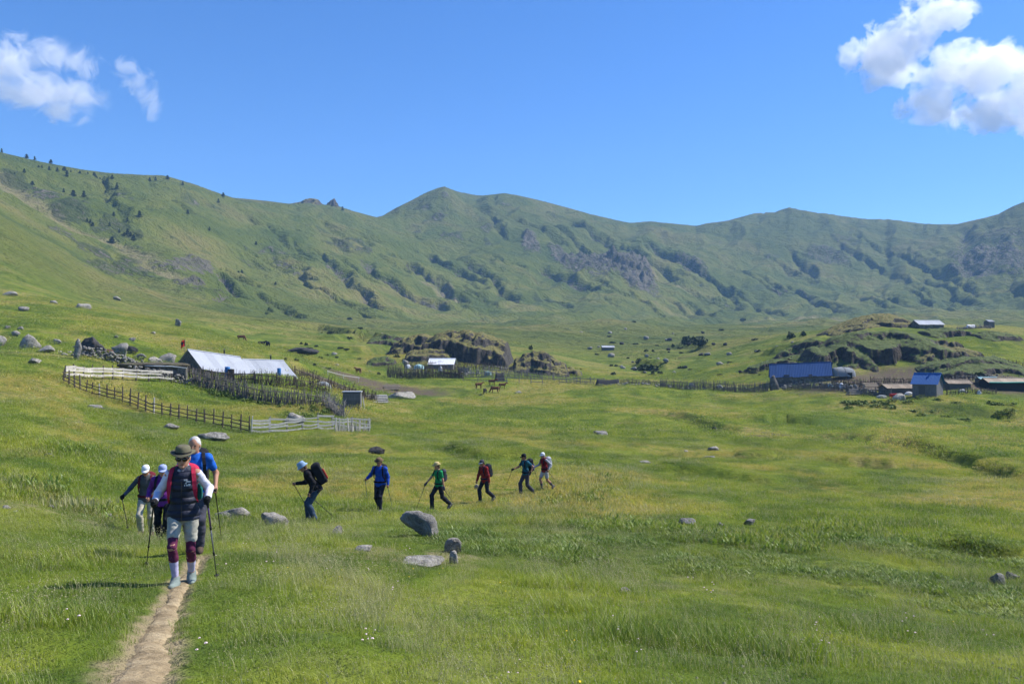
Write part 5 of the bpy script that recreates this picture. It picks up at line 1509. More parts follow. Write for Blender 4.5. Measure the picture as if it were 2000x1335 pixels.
# white ridge tent on the hilltop, black tent in the middle
def ridge_tent(label, p, rz, L, W, H, mat):
    t = thing('tent', label, 'tent', p, rz)
    V_, F_ = [], []
    for i in range(9):
        x = -L/2+L*i/8; sag = 0.12*H*math.sin(math.pi*i/8)
        for j, (yy, zz) in enumerate(((-1, 0), (-0.62, 0.30), (-0.3, 0.62), (0, 1), (0.3, 0.62), (0.62, 0.30), (1, 0))):
            V_.append(Vector((x*(1-0.12*zz), yy*W/2, zz*(H-sag)+0.02*math.sin(i*1.7+j))))
    for i in range(8):
        for j in range(6): F_.append((i*7+j, (i+1)*7+j, (i+1)*7+j+1, i*7+j+1))
    F_ += [tuple(range(7)), tuple(8*7+j for j in range(6, -1, -1))]
    link_mesh('canvas', V_, F_, M[mat], t, True)
    for x in (-L/2*0.9, L/2*0.9):
        v, f = tube([(x, 0, 0), (x, 0, H+0.08)], 0.03, 6); link_mesh('pole', v, f, M['wood_grey'], t)
    return t
ridge_tent('small white tent on the hilltop between hut and cabin', at(1896, 635, 184), 0.1, 1.9, 1.3, 0.75, 'tarp_white')
ridge_tent('black tarpaulin tent at the edge of the meadow', at(1187, 753, 148), 0.06, 4.2, 2.2, 1.15, 'tarp_black')
ridge_tent('dark green tarpaulin heap in the middle pen', at(976, 752, 150), 0.4, 1.6, 1.4, 1.6, 'tarp_black')
# grey plank hut in the corral corner with a leaning pole
p = ground(688, 797); t = thing('outhouse', 'square grey plank outhouse at the corral corner', 'outhouse', p, 0.08)
for i in range(7):
    v, f = box_vf((0, -0.62+0.004*(i % 2), 0.10+0.215*i), (0.78, 0.02, 0.104)); link_mesh('plank', v, f, M['plank_grey'], t)
for sx in (-1, 1):
    v, f = box_vf((sx*0.78, 0, 0.72), (0.03, 0.60, 0.80)); link_mesh('side_wall', v, f, M['plank_grey'], t)
v, f = box_vf((0, 0, 1.60), (0.88, 0.74, 0.04)); link_mesh('roof', v, f, M['tin_white'], t)
v, f = box_vf((0, 0.6, 0.72), (0.75, 0.02, 0.8)); link_mesh('back_wall', v, f, M['plank_grey'], t)
pl = thing('prop_pole', 'pale pole leaning on the right side of the grey outhouse', 'pole', ground(712, 799)); v, f = tube([(0, 0, 0), (-0.20, 0.15, 1.35)], [0.06, 0.045], 7); link_mesh('shaft', v, f, M['wood_white'], pl)
# turf-roofed stone shed beside the corral
p = at(300, 732, 77); t = thing('stone_shed', 'low stone shed with ragged turf roof behind the corral', 'shed', p, 0.30)
V_, F_ = [], []
nx_ = 14
r5 = random.Random(4)
for i in range(nx_+1):
    x = -2.8+5.6*i/nx_; d = 0.10*r5.uniform(-1, 1)
    for (y, z) in ((-1.3, -1.0), (-1.22+d*0.4, 0.9+d), (1.2, 1.1+d), (1.3, -1.0)): V_.append(Vector((x, y, z)))
for i in range(nx_):
    for j in range(3): F_.append((i*4+j, (i+1)*4+j, (i+1)*4+j+1, i*4+j+1))
F_ += [(0, 1, 2, 3), (nx_*4+3, nx_*4+2, nx_*4+1, nx_*4)]
link_mesh('wall', V_, F_, M['stonewall'], t)
V, Fc = ico(4); V = V.copy(); V = np.sign(V)*np.abs(V)**np.array([0.5, 0.6, 0.9]); V += 0.05*np.stack([noise3(V, 3.0, s_, 3) for s_ in (1, 2, 3)], 1)
o = np_mesh('turf_roof', V*np.array([3.0, 1.55, 0.26])+np.array([0, 0, 1.05]), Fc, rock_mat('turf thatch', (0.05, 0.042, 0.03), (0.10, 0.085, 0.055), (0.17, 0.16, 0.08), 2.5), t)
v, f = tube([(-0.6, -1.5, 1.02), (0.5, -1.58, 0.98), (1.6, -1.52, 0.95), (2.9, -1.5, 0.80)], [0.03, 0.06, 0.05, 0.03], 7, 0.7); link_mesh('roof_edge', v, f, M['tarp_white'], t)
for x in (-1.3, -0.9):
    v, f = tube([(x, -1.35, -0.8), (x, -1.3, 0.95)], 0.08, 6); link_mesh('post', v, f, M['wood_dark'], t)
v, f = box_vf((-1.1, -1.28, 0.1), (0.35, 0.06, 0.7)); link_mesh('doorway', v, f, M['tarp_black'], t)
# barrels, crates, sheets around the yards
def barrel(label, p, mat, r=0.3, h=0.85):
    t = thing('barrel', label, 'barrel', p)
    v, f = lathe([(0.001, 0), (r*0.94, 0), (r, h*0.1), (r*1.02, h*0.32), (r*1.05, h*0.34), (r*1.02, h*0.36), (r*1.02, h*0.64), (r*1.05, h*0.66), (r*1.02, h*0.68), (r, h*0.92), (r*0.94, h), (r*0.9, h-0.02), (0.001, h-0.02)], 14)
    link_mesh('drum', v, f, M[mat], t, True)
    v, f = lathe([(0.001, h+0.02), (r*0.25, h+0.02), (r*0.25, h-0.03)], 8); link_mesh('lid', v, f, M['rubber'], t)
barrel('blue barrel in front of the left barn section', at(444, 742, 84), 'blue_paint', 0.25, 1.3)
barrel('dark barrel beside the blue one at the barn', at(451, 744, 83.5), 'tarp_black', 0.32, 1.15)
barrel('blue barrel at the right barn section', at(545, 742, 90), 'blue_paint', 0.2, 0.8)
def crate(label, p, rz, w, d, h, mat):
    t = thing('crate', label, 'crate', p, rz)
    for i in range(3):
        for y in (-d/2, d/2):
            v, f = box_vf((0, y, h*(i+0.5)/3), (w/2, 0.02, h/6*0.86)); link_mesh('slat', v, f, M[mat], t)
        for x in (-w/2, w/2):
            v, f = box_vf((x, 0, h*(i+0.5)/3), (0.02, d/2-0.02, h/6*0.86)); link_mesh('slat', v, f, M[mat], t)
    v, f = box_vf((0, 0, h*0.5), (w/2-0.025, d/2-0.025, h/2-0.02)); link_mesh('liner', v, f, M[mat], t)
crate('red crate in front of the tan board shelter', at(1748, 775, 114), 0.1, 1.15, 0.7, 0.85, 'red_paint')
crate('grey crate in the middle pen beside the stick fence', at(905, 742, 158), 0.1, 2.1, 1.2, 0.95, 'plank_grey')
def tarp_heap(label, p, w, d, h, mat, seed, rz=0.0):
    V, Fc = ico(4); V = V.copy(); V[:,2] = np.maximum(V[:,2], -0.2)
    V = V*np.array([w/2, d/2, h]); V += 0.10*h*np.stack([noise3(V, 1.7/h, seed+s_, 3) for s_ in range(3)], 1)
    o = np_mesh('tarpaulin', V, Fc, M[mat]); o.location = p; o.rotation_euler = (0, 0, rz); tag(o, label, 'tarpaulin')
tarp_heap('pale teal tarpaulin bundle in the middle pen', at(818, 733, 160), 2.2, 1.5, 0.9, 'tarp_teal', 1)
tarp_heap('white tarpaulin bundle at the left of the middle pen', at(797, 733, 160), 1.1, 1.0, 0.85, 'tarp_white', 2)
tarp_heap('white sheet draped on the fence of the middle pen', at(860, 737, 158), 0.9, 0.7, 1.0, 'tarp_white', 3)
tarp_heap('green tarpaulin dome by the fence of the middle pen', at(953, 742, 156), 1.4, 1.1, 0.8, 'tarp_teal', 4)
tarp_heap('pale tarpaulin over a stack behind the corral', at(630, 758, 96), 2.0, 1.5, 0.75, 'tarp_grey', 5)
tarp_heap('white bag in front of the right yard wall', at(1880, 772, 115.5), 1.0, 0.8, 0.4, 'tarp_white', 6)
tarp_heap('blue and white bundle on the wall left of the tan shelter', at(1643, 767, 126), 0.9, 0.7, 0.8, 'tarp_white', 7)
tarp_heap('grey sheet on the rough fence right of the black tent', at(1350, 752, 146), 1.1, 0.8, 0.9, 'tarp_grey', 8)
tarp_heap('white sheet on the rough fence left of the stone pillar', at(1405, 756, 144), 1.2, 0.7, 0.6, 'tarp_white', 9)
tarp_heap('white sheet lying on the tan shelter roof edge', at(1775, 768, 117), 1.3, 0.8, 0.5, 'tarp_white', 11)
tarp_heap('grey tarpaulin over firewood left of the red crate', at(1722, 776, 116.5), 1.6, 1.0, 0.45, 'tarp_grey', 12)
tarp_heap('pale blue sheet on the yard wall', at(1622, 768, 128), 1.0, 0.8, 0.55, 'tarp_teal', 13)
tarp_heap('dark tarpaulin heap at the door of the bright blue shed', at(1790, 779, 112), 0.9, 0.7, 0.5, 'tarp_black', 14)
tarp_heap('white sack by the low fence right of the bright blue shed', at(1912, 776, 114.5), 0.6, 0.5, 0.5, 'tarp_white', 15)
def log_pile(label, p, rz, n, L, mat, seed):
    r = random.Random(seed); t = thing('log_pile', label, 'log pile', p, rz); k = 0; row = 0
    while n > 0 and k < 60:
        for i in range(n):
            y = (i-(n-1)/2)*0.24; z = 0.1+row*0.2
            v, f = tube([(-L/2+r.uniform(-.15, .15), y, z), (L/2+r.uniform(-.15, .15), y+r.uniform(-.04, .04), z)], 0.11*r.uniform(.8, 1.1), 7); link_mesh('log', v, f, M[mat], t); k += 1
        n -= 1; row += 1
log_pile('log pile in the right yard behind the tan shelter', at(1700, 762, 124), 0.2, 5, 2.2, 'wood_tan', 1)
log_pile('bleached log pile beside the grey outhouse', at(735, 780, 104), 0.15, 5, 2.6, 'wood_white', 2)
log_pile('timber stack in front of the middle pen', at(765, 760, 132), 0.1, 4, 2.4, 'wood_tan', 3)
log_pile('grey timber stack left of the red crate', at(1668, 776, 121), 0.1, 4, 1.8, 'wood_grey', 4)
# stone pillar of the blue barn
rock('stone_pillar', 'square stone pillar with a white cap at the end of the blue barn', 1513, 758, 16, 26, 'stonewall', 61, planes=4, cat='pillar', sub=3)

# ------------------------------------------------------------------ fences
def lerp_poly(pts, step):
    out = []; acc = 0
    pts = [Vector(p) for p in pts]
    for a, b in zip(pts[:-1], pts[1:]):
        L = (b-a).length; n = max(1, round(L/step))
        for i in range(n): out.append(a+(b-a)*i/n)
    out.append(pts[-1]); return out
def rail_fence(label, pix, step, h, rails, mat, seed, post_r=0.055, rail_h=0.06, mat_post=None, jit=0.06, white=(), sag=0.04):
    r = random.Random(seed)
    pts = [at(px, py, Y) for px, py, Y in pix]
    pp = lerp_poly([(p.x, p.y, 0) for p in pts], step)
    pp = [Vector((p.x, p.y, zt(p.x, p.y))) for p in pp]
    root = thing('rail_fence', label, 'fence', pp[0]); o0 = pp[0]
    for i, p in enumerate(pp):
        q = p-o0; hh = h*r.uniform(0.92, 1.22); lean = Vector((r.uniform(-jit, jit), r.uniform(-jit, jit), 0))*hh
        pr = post_r*r.uniform(0.8, 1.25)
        v, f = tube([q+Vector((0, 0, -0.3)), q+Vector((0, 0, hh*0.5))+lean*0.5, q+Vector((0, 0, hh))+lean], [pr*1.1, pr, pr*0.8], 6)
        link_mesh('post', v, f, M['wood_white' if i in white else (mat_post or mat)], root)
    for i, (a, b) in enumerate(zip(pp[:-1], pp[1:])):
        for k, z in enumerate(rails):
            if r.random() < 0.05: continue
            d = (b-a); n = Vector((d.y, -d.x, 0)).normalized()*(post_r+0.012)
            za, zb = z*h+r.uniform(-sag, sag), z*h+r.uniform(-sag, sag)
            A = a-o0+n+Vector((0, 0, za))-d*0.06; B = b-o0+n+Vector((0, 0, zb))+d*0.06
            mid = (A+B)/2+Vector((0, 0, r.uniform(-sag, 0.01)))
            V_, F_ = [], []
            up = Vector((0, 0, rail_h*0.5*r.uniform(0.75, 1.25))); th = n.normalized()*0.016
            for P_ in (A, mid, B): V_ += [P_-up-th, P_-up+th, P_+up+th, P_+up-th]
            for u in (0, 4):
                for j in range(4): F_.append((u+j, u+(j+1) % 4, u+4+(j+1) % 4, u+4+j))
            F_ += [(0, 3, 2, 1), (8, 9, 10, 11)]
            link_mesh('rail', V_, F_, M[mat], root)
    return root
rail_fence('dark split-rail fence along the front of the corral', [(124,747,63),(180,772,61),(300,806,59),(400,828,58),(487,847,57)], 0.72, 1.0, (0.22, 0.48, 0.74), 'wood_dark', 1, white=(6, 13))
rail_fence('white bleached rail fence at the right front of the corral', [(491,848,57),(560,848,58.5),(650,842,60.5),(721,838,62)], 1.25, 0.98, (0.12, 0.38, 0.64, 0.90), 'wood_white', 2, rail_h=0.11, mat_post='wood_grey', white=(0,), sag=0.10, jit=0.1)
rail_fence('bleached board fence along the back of the corral', [(128,735,65),(180,738,68),(240,742,71),(290,750,73),(335,756,75)], 1.0, 1.05, (0.35, 0.62, 0.86), 'wood_white', 3, rail_h=0.17, mat_post='wood_dark')
rail_fence('thin post and rail fence of the calf pen', [(905,764,146),(990,762,148),(1060,757,150),(1125,752,152),(1180,752,152)], 2.6, 1.05, (0.35, 0.85), 'wood_grey', 4, post_r=0.06, rail_h=0.10, jit=0.14)
rail_fence('pale low rail behind the corral', [(640,728,125),(700,725,130)], 2.5, 0.7, (0.9,), 'wood_white', 5, rail_h=0.14)
def stick_fence(label, pix, h, n, mat, seed, spread=0.25, thick=0.030, rails=True, rag=0.35):
    r = random.Random(seed)
    pts = [at(*q) if len(q) == 3 else ground(*q) for q in pix]
    root = thing('stick_fence', label, 'fence', pts[0]); o0 = pts[0]
    L = [0]
    for a, b in zip(pts[:-1], pts[1:]): L.append(L[-1]+(b-a).length)
    def pos(u):
        u *= L[-1]
        for i in range(len(pts)-1):
            if u <= L[i+1]+1e-6:
                t_ = (u-L[i])/(L[i+1]-L[i]); p = pts[i]+(pts[i+1]-pts[i])*t_
                return Vector((p.x, p.y, zt(p.x, p.y)))
        return pts[-1]
    for i in range(8):
        pass
    base = [pos(i/40) for i in range(41)]
    bx = lambda u: base[int(u*40)]+(base[min(int(u*40)+1, 40)]-base[int(u*40)])*(u*40-int(u*40))
    vf = []
    for i in range(n):
        u = min(max((i+r.uniform(-.5, .5))/n, 0), 0.9999); p = bx(u)-o0
        hh = h*r.uniform(1-rag, 1+rag); rad = thick*r.uniform(0.6, 1.5)
        p = p+Vector((r.uniform(-.12, .12), r.uniform(-.2, .2), -0.15))
        tip = p+Vector((r.uniform(-spread, spread)*hh, r.uniform(-spread, spread)*hh, hh))
        midp = (p+tip)/2+Vector((r.uniform(-.04, .04), r.uniform(-.04, .04), 0))
        vf.append(tube([p, midp, tip], [rad, rad*0.85, rad*0.45], 5))
    V_, F_ = join_vf(vf); o = link_mesh('sticks', V_, F_, M[mat], root); o['kind'] = 'stuff'
    m_ = max(3, int(L[-1]/2.2))
    for i in range(m_+1):
        p = bx(min(i/m_, 0.9999))-o0
        v, f = tube([p+Vector((0, 0, -0.2)), p+Vector((r.uniform(-.1, .1), 0, h*r.uniform(0.95, 1.2)))], [thick*2.2, thick*1.7], 6); link_mesh('post', v, f, M[mat], root)
    if rails:
        for i in range(m_):
            for z in (0.4, 0.78):
                a = bx(min(i/m_, 0.9999))-o0; b = bx(min((i+1)/m_, 0.9999))-o0
                v, f = tube([a+Vector((0, -0.05, h*z+r.uniform(-.08, .08))), b+Vector((0, -0.05, h*z+r.uniform(-.08, .08)))], thick*1.3, 5); link_mesh('rail', v, f, M[mat], root)
    return root
stick_fence('ragged grey stick fence between corral and barn', [(376,758),(420,769),(480,781),(560,791),(634,797)], 1.35, 420, 'wood_stick', 1, spread=0.2)
stick_fence('second row of dark stakes behind the grey stick fence', [(372,744),(450,754),(540,764),(642,772)], 1.15, 380, 'wood_dark', 12, spread=0.25)
stick_fence('dense pale pickets at the right end of the white rail fence', [(655,845),(690,843),(722,840)], 0.9, 60, 'wood_white', 13, spread=0.12, rails=False)
stick_fence('short brushwood fence running down to the outhouse', [(632,792),(642,800),(655,808),(672,816)], 1.2, 150, 'wood_grey', 2, spread=0.5)
stick_fence('brushwood fence along the left of the middle pen', [(757,752,146),(800,752,147),(850,752,149),(905,750,150)], 2.1, 420, 'wood_dark', 3, spread=0.22)
stick_fence('grey picket fence along the right of the middle pen', [(905,748,154),(960,748,155),(1030,746,156)], 1.5, 150, 'wood_grey', 4, spread=0.12)
stick_fence('sparse stick fence between the brown mound and the black tent', [(1030,748,156),(1100,752,153),(1160,753,151)], 1.2, 90, 'wood_grey', 5, spread=0.2)
stick_fence('rough grey fence between the black tent and the stone pillar', [(1290,757,143),(1360,760,142),(1430,766,139),(1500,772,136)], 1.5, 420, 'wood_stick', 6, spread=0.3)
stick_fence('rough fence along the foot of the right yard', [(1540,774,134),(1600,777,128),(1680,778,121),(1740,780,117)], 1.1, 300, 'wood_stick', 7, spread=0.35)
stick_fence('dark stakes between the long blue barn and the tan shelter', [(1625,766,131),(1680,768,127),(1735,768,123)], 1.1, 160, 'wood_dark', 14, spread=0.3)
stick_fence('dark stakes behind the bright blue shed', [(1700,752,133),(1760,750,131),(1830,752,128),(1900,752,126)], 1.0, 200, 'wood_dark', 15, spread=0.3)
stick_fence('dark stakes across the back of the middle pen', [(790,738,160),(860,738,162),(940,738,163),(1000,740,162)], 1.3, 260, 'wood_dark', 16, spread=0.3)
stick_fence('low brush line right of the black tent', [(1205,753,149),(1250,755,147),(1300,757,145)], 0.9, 150, 'wood_stick', 17, spread=0.4)
stick_fence('low fence right of the bright blue shed', [(1850,780,113),(1900,780,114),(1945,778,116)], 0.8, 70, 'wood_dark', 8, spread=0.3)
stick_fence('dark brush fence above the right yard', [(1850,745,135),(1900,742,137),(1960,740,138),(2040,742,138)], 1.3, 220, 'wood_dark', 9, spread=0.25)
stick_fence('thin picket line on the hilltop', [(1870,640,182),(1910,642,181),(1935,642,181)], 0.7, 50, 'wood_grey', 10, spread=0.15)
stick_fence('stacked brush and boards left of the pale tarpaulin', [(575,760,97),(610,758,98),(680,760,100),(735,760,104)], 1.35, 320, 'wood_dark', 11, spread=0.45)
def rubble(label, pix, h, size, n, mat, seed, wdt=0.5):
    r = np.random.RandomState(seed)
    pts = [at(*p) for p in pix]; root = thing('stone_wall', label, 'wall', pts[0]); o0 = np.array(pts[0][:])
    P = np.array([p[:] for p in pts]); d = np.r_[0, np.cumsum(np.linalg.norm(np.diff(P, axis=0), axis=1))]
    Vs, Fs, k = [], [], 0
    uu = r.uniform(0, d[-1], n); xs = np.interp(uu, d, P[:,0]); ys = np.interp(uu, d, P[:,1])
    xs += r.normal(0, wdt*0.4, n); ys += r.normal(0, wdt*0.5, n); zs = terrain(xs, ys)[0]
    for i in range(n):
        s_ = size*r.uniform(0.5, 1.4); V, Fc = rock_vf(seed*50+i % 17, (s_, s_*0.8, s_*0.6), 1, 5, 0.1)
        a = r.uniform(0, 6.28); c, s2 = math.cos(a), math.sin(a)
        V = V @ np.array([[c, -s2, 0], [s2, c, 0], [0, 0, 1]]).T
        Vs.append(V+np.array([xs[i], ys[i], zs[i]+r.uniform(0, 1)**1.5*h])-o0); Fs.append(Fc+k); k += len(V)
    o = np_mesh('stones', np.concatenate(Vs), np.concatenate(Fs), M[mat], root, False); o['kind'] = 'stuff'
rubble('tumbled stone wall behind the white board fence', [(150,712,78),(200,716,79),(245,720,80),(262,722,80)], 0.9, 0.22, 260, 'rock_grey', 1)
rubble('piled stones along the front of the turf shed', [(262,738,75),(320,742,75.5),(372,746,77)], 0.75, 0.2, 200, 'rock_grey', 10)
rubble('low rubble wall at the foot of the right yard', [(1530,768,136),(1600,772,130),(1680,774,123),(1740,776,118)], 0.6, 0.26, 260, 'rock_grey', 2)
rubble('rubble wall in front of the blue barn', [(1525,758,138),(1580,752,139),(1625,748,138)], 0.5, 0.25, 120, 'rock_grey', 3)
rubble('stony litter by the brown mound', [(930,715,166),(975,712,168),(1010,718,166)], 0.25, 0.28, 70, 'rock_pale', 4, 4.0)
rubble('stones strewn along the rough middle fence', [(1195,752,147),(1290,755,144),(1400,758,142),(1480,766,140)], 0.4, 0.25, 150, 'rock_pale', 5, 2.0)
rubble('stone rows across the middle pen', [(760,745,150),(860,740,155),(950,740,158)], 0.35, 0.28, 150, 'rock_pale', 6, 3.0)
rubble('stone heap on the bare ground of the right yard', [(1850,752,130),(1920,752,128),(2000,752,128)], 0.3, 0.2, 260, 'rock_grey', 7, 4.0)
rubble('stone ruin on the hilltop', [(1850,640,183),(1900,641,182),(1935,642,182)], 0.4, 0.22, 90, 'rock_grey', 8, 0.6)
rubble('stony ground behind the corral by the boulders', [(120,700,80),(200,704,82),(300,706,88),(345,706,92)], 0.2, 0.25, 110, 'rock_pale', 9, 3.0)

# ------------------------------------------------------------------ animals
def beast_mesh(name, graze, mat, horse=False):
    P = []
    leg = 0.72 if not horse else 0.85
    P += [P_ell((0, 0.05, leg+0.22), (0.25, 0.62, 0.27)), P_ell((0, 0.45, leg+0.22), (0.21, 0.26, 0.29)), P_ell((0, -0.45, leg+0.25), (0.23, 0.28, 0.25))]
    hd = np.array((0, 1.02, 0.28)) if graze else np.array((0, 1.0, leg+0.55))
    nb = np.array((0, 0.58, leg+0.34))
    P += [P_cone(nb, hd+np.array((0, -0.06, 0.05)), 0.18, 0.10), P_cone(hd, hd+(np.array((0, 0.16, -0.20)) if graze else np.array((0, 0.26, -0.12))), 0.105, 0.065)]
    for q in (-1, 1):
        P += [P_ell(hd+np.array((q*0.11, -0.08, 0.07)), (0.06, 0.02, 0.035), None, 0.02)]
        P += [P_cone((q*0.14, 0.45, leg+0.1), (q*0.14, 0.47, leg*0.48), 0.10, 0.055), P_cone((q*0.14, 0.47, leg*0.48), (q*0.14, 0.45, 0.05), 0.055, 0.05)]
        P += [P_cone((q*0.15, -0.50, leg+0.12), (q*0.15, -0.42, leg*0.62), 0.13, 0.08), P_cone((q*0.15, -0.42, leg*0.62), (q*0.15, -0.56, leg*0.36), 0.07, 0.05), P_cone((q*0.15, -0.56, leg*0.36), (q*0.15, -0.53, 0.05), 0.05, 0.05)]
    P += [P_cone((0, -0.70, leg+0.40), (0, -0.80, leg*0.5), 0.04, 0.05)]
    V, Fq = sdf_mesh(P, 0.045, 0.06)
    return V, Fq
M['hide_brown'] = plain_mat('brown hide', (0.13, 0.05, 0.022), 0.8, 0, 3.0, 0.35); M['hide_black'] = plain_mat('black hide', (0.018, 0.016, 0.016), 0.8, 0, 3.0, 0.3); M['hide_tan'] = plain_mat('tan hide', (0.24, 0.12, 0.055), 0.8, 0, 3.0, 0.3)
BG, BS, BH = beast_mesh('g', True, None), beast_mesh('s', False, None), beast_mesh('h', True, None, True)
def beast(name, cat, label, px, py, Y, rz, vf, mat, k=1.0):
    p = at(px, py, Y)
    o = np_mesh(name, vf[0]*k, vf[1], M[mat]); o.location = p; o.rotation_euler = (0, 0, rz); tag(o, label, cat, None)
beast('horse', 'horse', 'brown horse grazing above the barn, left of three', 471, 673, 165, -1.4, BH, 'hide_brown')
beast('horse', 'horse', 'black horse standing above the barn, highest of three', 511, 670, 172, -1.6, BS, 'hide_black', 1.0)
beast('horse', 'horse', 'black horse facing away above the barn roof', 523, 687, 145, 0.6, BH, 'hide_black', 0.95)
beast('calf', 'calf', 'tan calf alone by the pale rail behind the corral', 700, 722, 140, 0.9, BS, 'hide_tan', 0.9)
for i, (px, py, Y, rz, mat, k, lab) in enumerate([(935,771,138,-1.2,'hide_brown',.8,'brown calf, leftmost of the herd in the meadow'), (947,776,133,2.9,'hide_black',.75,'black calf facing the camera, nearest of the herd'), (961,767,142,-1.7,'hide_brown',.8,'brown calf at the back of the herd'), (967,774,135,1.5,'hide_brown',.9,'dark red calf standing lowest right in the herd'), (981,769,140,-1.5,'hide_brown',.78,'brown calf, rightmost of the herd'), (874,760,150,1.5,'hide_brown',.85,'brown calf lying low along the pen fence, left one'), (893,760,150,-1.6,'hide_brown',.85,'brown calf along the pen fence, right one')]):
    beast('calf', 'calf', lab, px, py, Y, rz, BG if i % 2 else BS, mat, k)

# ------------------------------------------------------------------ trees and bushes
def leaf_mat(name, c0, c1, c2):
    m, nt, b = new_mat(name)
    geo = N(nt, 'ShaderNodeNewGeometry'); oi = N(nt, 'ShaderNodeObjectInfo')
    n1 = noise_n(nt, geo.outputs['Position'], 1.2, 4)
    c = ramp(nt, n1, [(0.3, c0), (0.5, c1), (0.7, c2)])
    nt.links.new(c, b.inputs['Base Color']); b.inputs['Roughness'].default_value = 0.8
    return m
M['needle'] = leaf_mat('dark needles', (0.012, 0.024, 0.010), (0.022, 0.040, 0.014), (0.040, 0.062, 0.020)); M['bark'] = plain_mat('bark', (0.07, 0.05, 0.035), 0.9)
M['juniper'] = leaf_mat('juniper', (0.016, 0.028, 0.012), (0.030, 0.050, 0.018), (0.052, 0.075, 0.026)); M['shrub'] = leaf_mat('green shrub', (0.075, 0.115, 0.018), (0.12, 0.17, 0.03), (0.17, 0.215, 0.05))
def crown_vf(seed, kind, n):
    r = np.random.RandomState(seed); V, Fc = [], []
    for i in range(n):
        if kind == 'pine':
            z = r.uniform(0.12, 1.0); rad = 0.30*(1-z)**0.75*(0.8+0.35*math.sin(z*23+seed))+0.02
            a = r.uniform(0, 6.283); rr = rad*math.sqrt(r.uniform(0.15, 1.0)); c = np.array([rr*math.cos(a), rr*math.sin(a), z-0.12*rr/0.3]); s_ = r.uniform(0.05, 0.11)
        else:
            v = r.normal(size=3); v /= np.linalg.norm(v); lob = 0.75+0.35*math.sin(3*math.atan2(v[1], v[0])+seed)+0.15*r.normal()
            c = v*np.array([0.5, 0.5, 0.42])*lob*r.uniform(0.55, 1)**0.4; c[2] = abs(c[2])*1.0+0.05; s_ = r.uniform(0.07, 0.15)
        a1 = r.normal(size=3); a1 /= np.linalg.norm(a1); a2 = np.cross(a1, r.normal(size=3)); a2 /= np.linalg.norm(a2)
        k = len(V); V += [c-a1*s_, c+a2*s_*0.6, c+a1*s_, c-a2*s_*0.6]; Fc.append((k, k+1, k+2, k+3))
    return np.array(V), np.array(Fc)
PINES = [crown_vf(s_, 'pine', 260) for s_ in range(3)]
BUSH = [crown_vf(s_+20, 'bush', 260) for s_ in range(4)]
trunk_vf = tube([(0, 0, -0.05), (0, 0, 0.35), (0, 0, 0.95)], [0.035, 0.025, 0.006], 6)
pine_me = [None]*3; bush_me = {}
def pine(px, py, hpx, i):
    p = ground(px, py, 250); h = hpx*p.y/F_PX*0.98
    t = thing('pine_tree', 'small dark pine scattered on the left mountainside', 'tree', p, i*1.3, 'pines on the left mountainside')
    k = i % 3
    if pine_me[k] is None:
        a = np_mesh('crown', *PINES[k], M['needle'], t, False); b2 = link_mesh('trunk', *trunk_vf, M['bark'], t); pine_me[k] = (a.data, b2.data)
    else:
        for nm, d in zip(('crown', 'trunk'), pine_me[k]):
            o = bpy.data.objects.new(nm, d); C.objects.link(o); o.parent = t
    w_ = (1.2, 1.7, 1.35, 2.0)[(i*7) % 4]; t.scale = (h*w_, h*w_, h)
TZ = [(10,40),(165,85),(215,100),(240,130),(260,150),(315,120),(205,110),(392,145),(440,155),(400,180),(305,190),(355,195),(415,215),(495,185),(545,165),(585,190),(620,215),(650,180),(655,265),(695,245),(725,270),(765,195),(780,190),(930,205),(965,210),(1040,210),(1000,195),(980,300),(1135,250),(1385,340),(1355,375),(1350,430),(395,268),(455,320),(520,350),(865,490),(790,495),(695,615),(560,500),(1165,485),(1300,575),(1405,830),(1500,805),(150,185),(90,190),(200,240),(790,560),(830,600),(770,590),(810,580),(600,200),(640,240),(540,495),(575,510),(680,520),(705,480),(740,545),(1480,820)]
for i, (u_, v_) in enumerate(TZ):
    big = 13 if (u_, v_) in [(865,490),(790,560),(830,600),(455,320),(520,350),(725,270),(415,215),(585,190),(695,615)] else 8.5
    pine(u_/3.178, 280+v_/3.178+big*0.35, big, i)
for i, (px, py, h_) in enumerate([(500,490,7),(473,535,7),(538,568,6),(669,408,9),(648,398,5)]): pine(px, py, h_, i+3)
def bush(label, px, py, wpx, hpx, i, mat='juniper', group=None, name='juniper_bush', dmin=4.0):
    p = ground(px, py, dmin) if py > 0 else at(px, 760, -py); m_ = p.y/F_PX
    key = (i % 4, mat)
    if key not in bush_me:
        o = np_mesh(name, *BUSH[i % 4], M[mat], None, False); bush_me[key] = o.data
    else:
        o = bpy.data.objects.new(name, bush_me[key]); C.objects.link(o)
    o.location = p-Vector((0, 0, 0.05)); o.rotation_euler = (0, 0, i*0.9); o.scale = (wpx*m_, wpx*m_*0.8, hpx*m_*2.0)
    tag(o, label, 'bush', group)
for i, (px, py, w, h, lab) in enumerate([(1345,678,34,16,'left dark shrub of the clump on the valley floor'), (1370,680,34,17,'right dark shrub of the clump on the valley floor'), (1352,668,20,12,'upper dark shrub of the clump on the valley floor'), (1262,724,44,13,'broad dark bush in the middle valley'), (1250,712,20,10,'small bush above the broad dark one in the middle valley'), (1545,662,20,12,'round dark shrub on the left ridge of the knoll'), (1570,657,12,8,'small dark shrub right of the round one on the ridge'), (1912,735,24,10,'green bush on the bare bank of the right yard'), (1037,686,10,9,'small dark bush right of the great crag')]):
    bush(lab, px, py, w, h, i)
for i in range(70):
    px = rs.uniform(560, 1580); py = rs.uniform(628, 735)
    if 790 < px < 1130 and py > 625: px = px-240 if px < 960 else px+300
    bush('low dark juniper bush dotted over the valley floor', px, py, rs.uniform(6, 16), rs.uniform(3, 6.5), i, group='junipers on the valley floor', dmin=100)
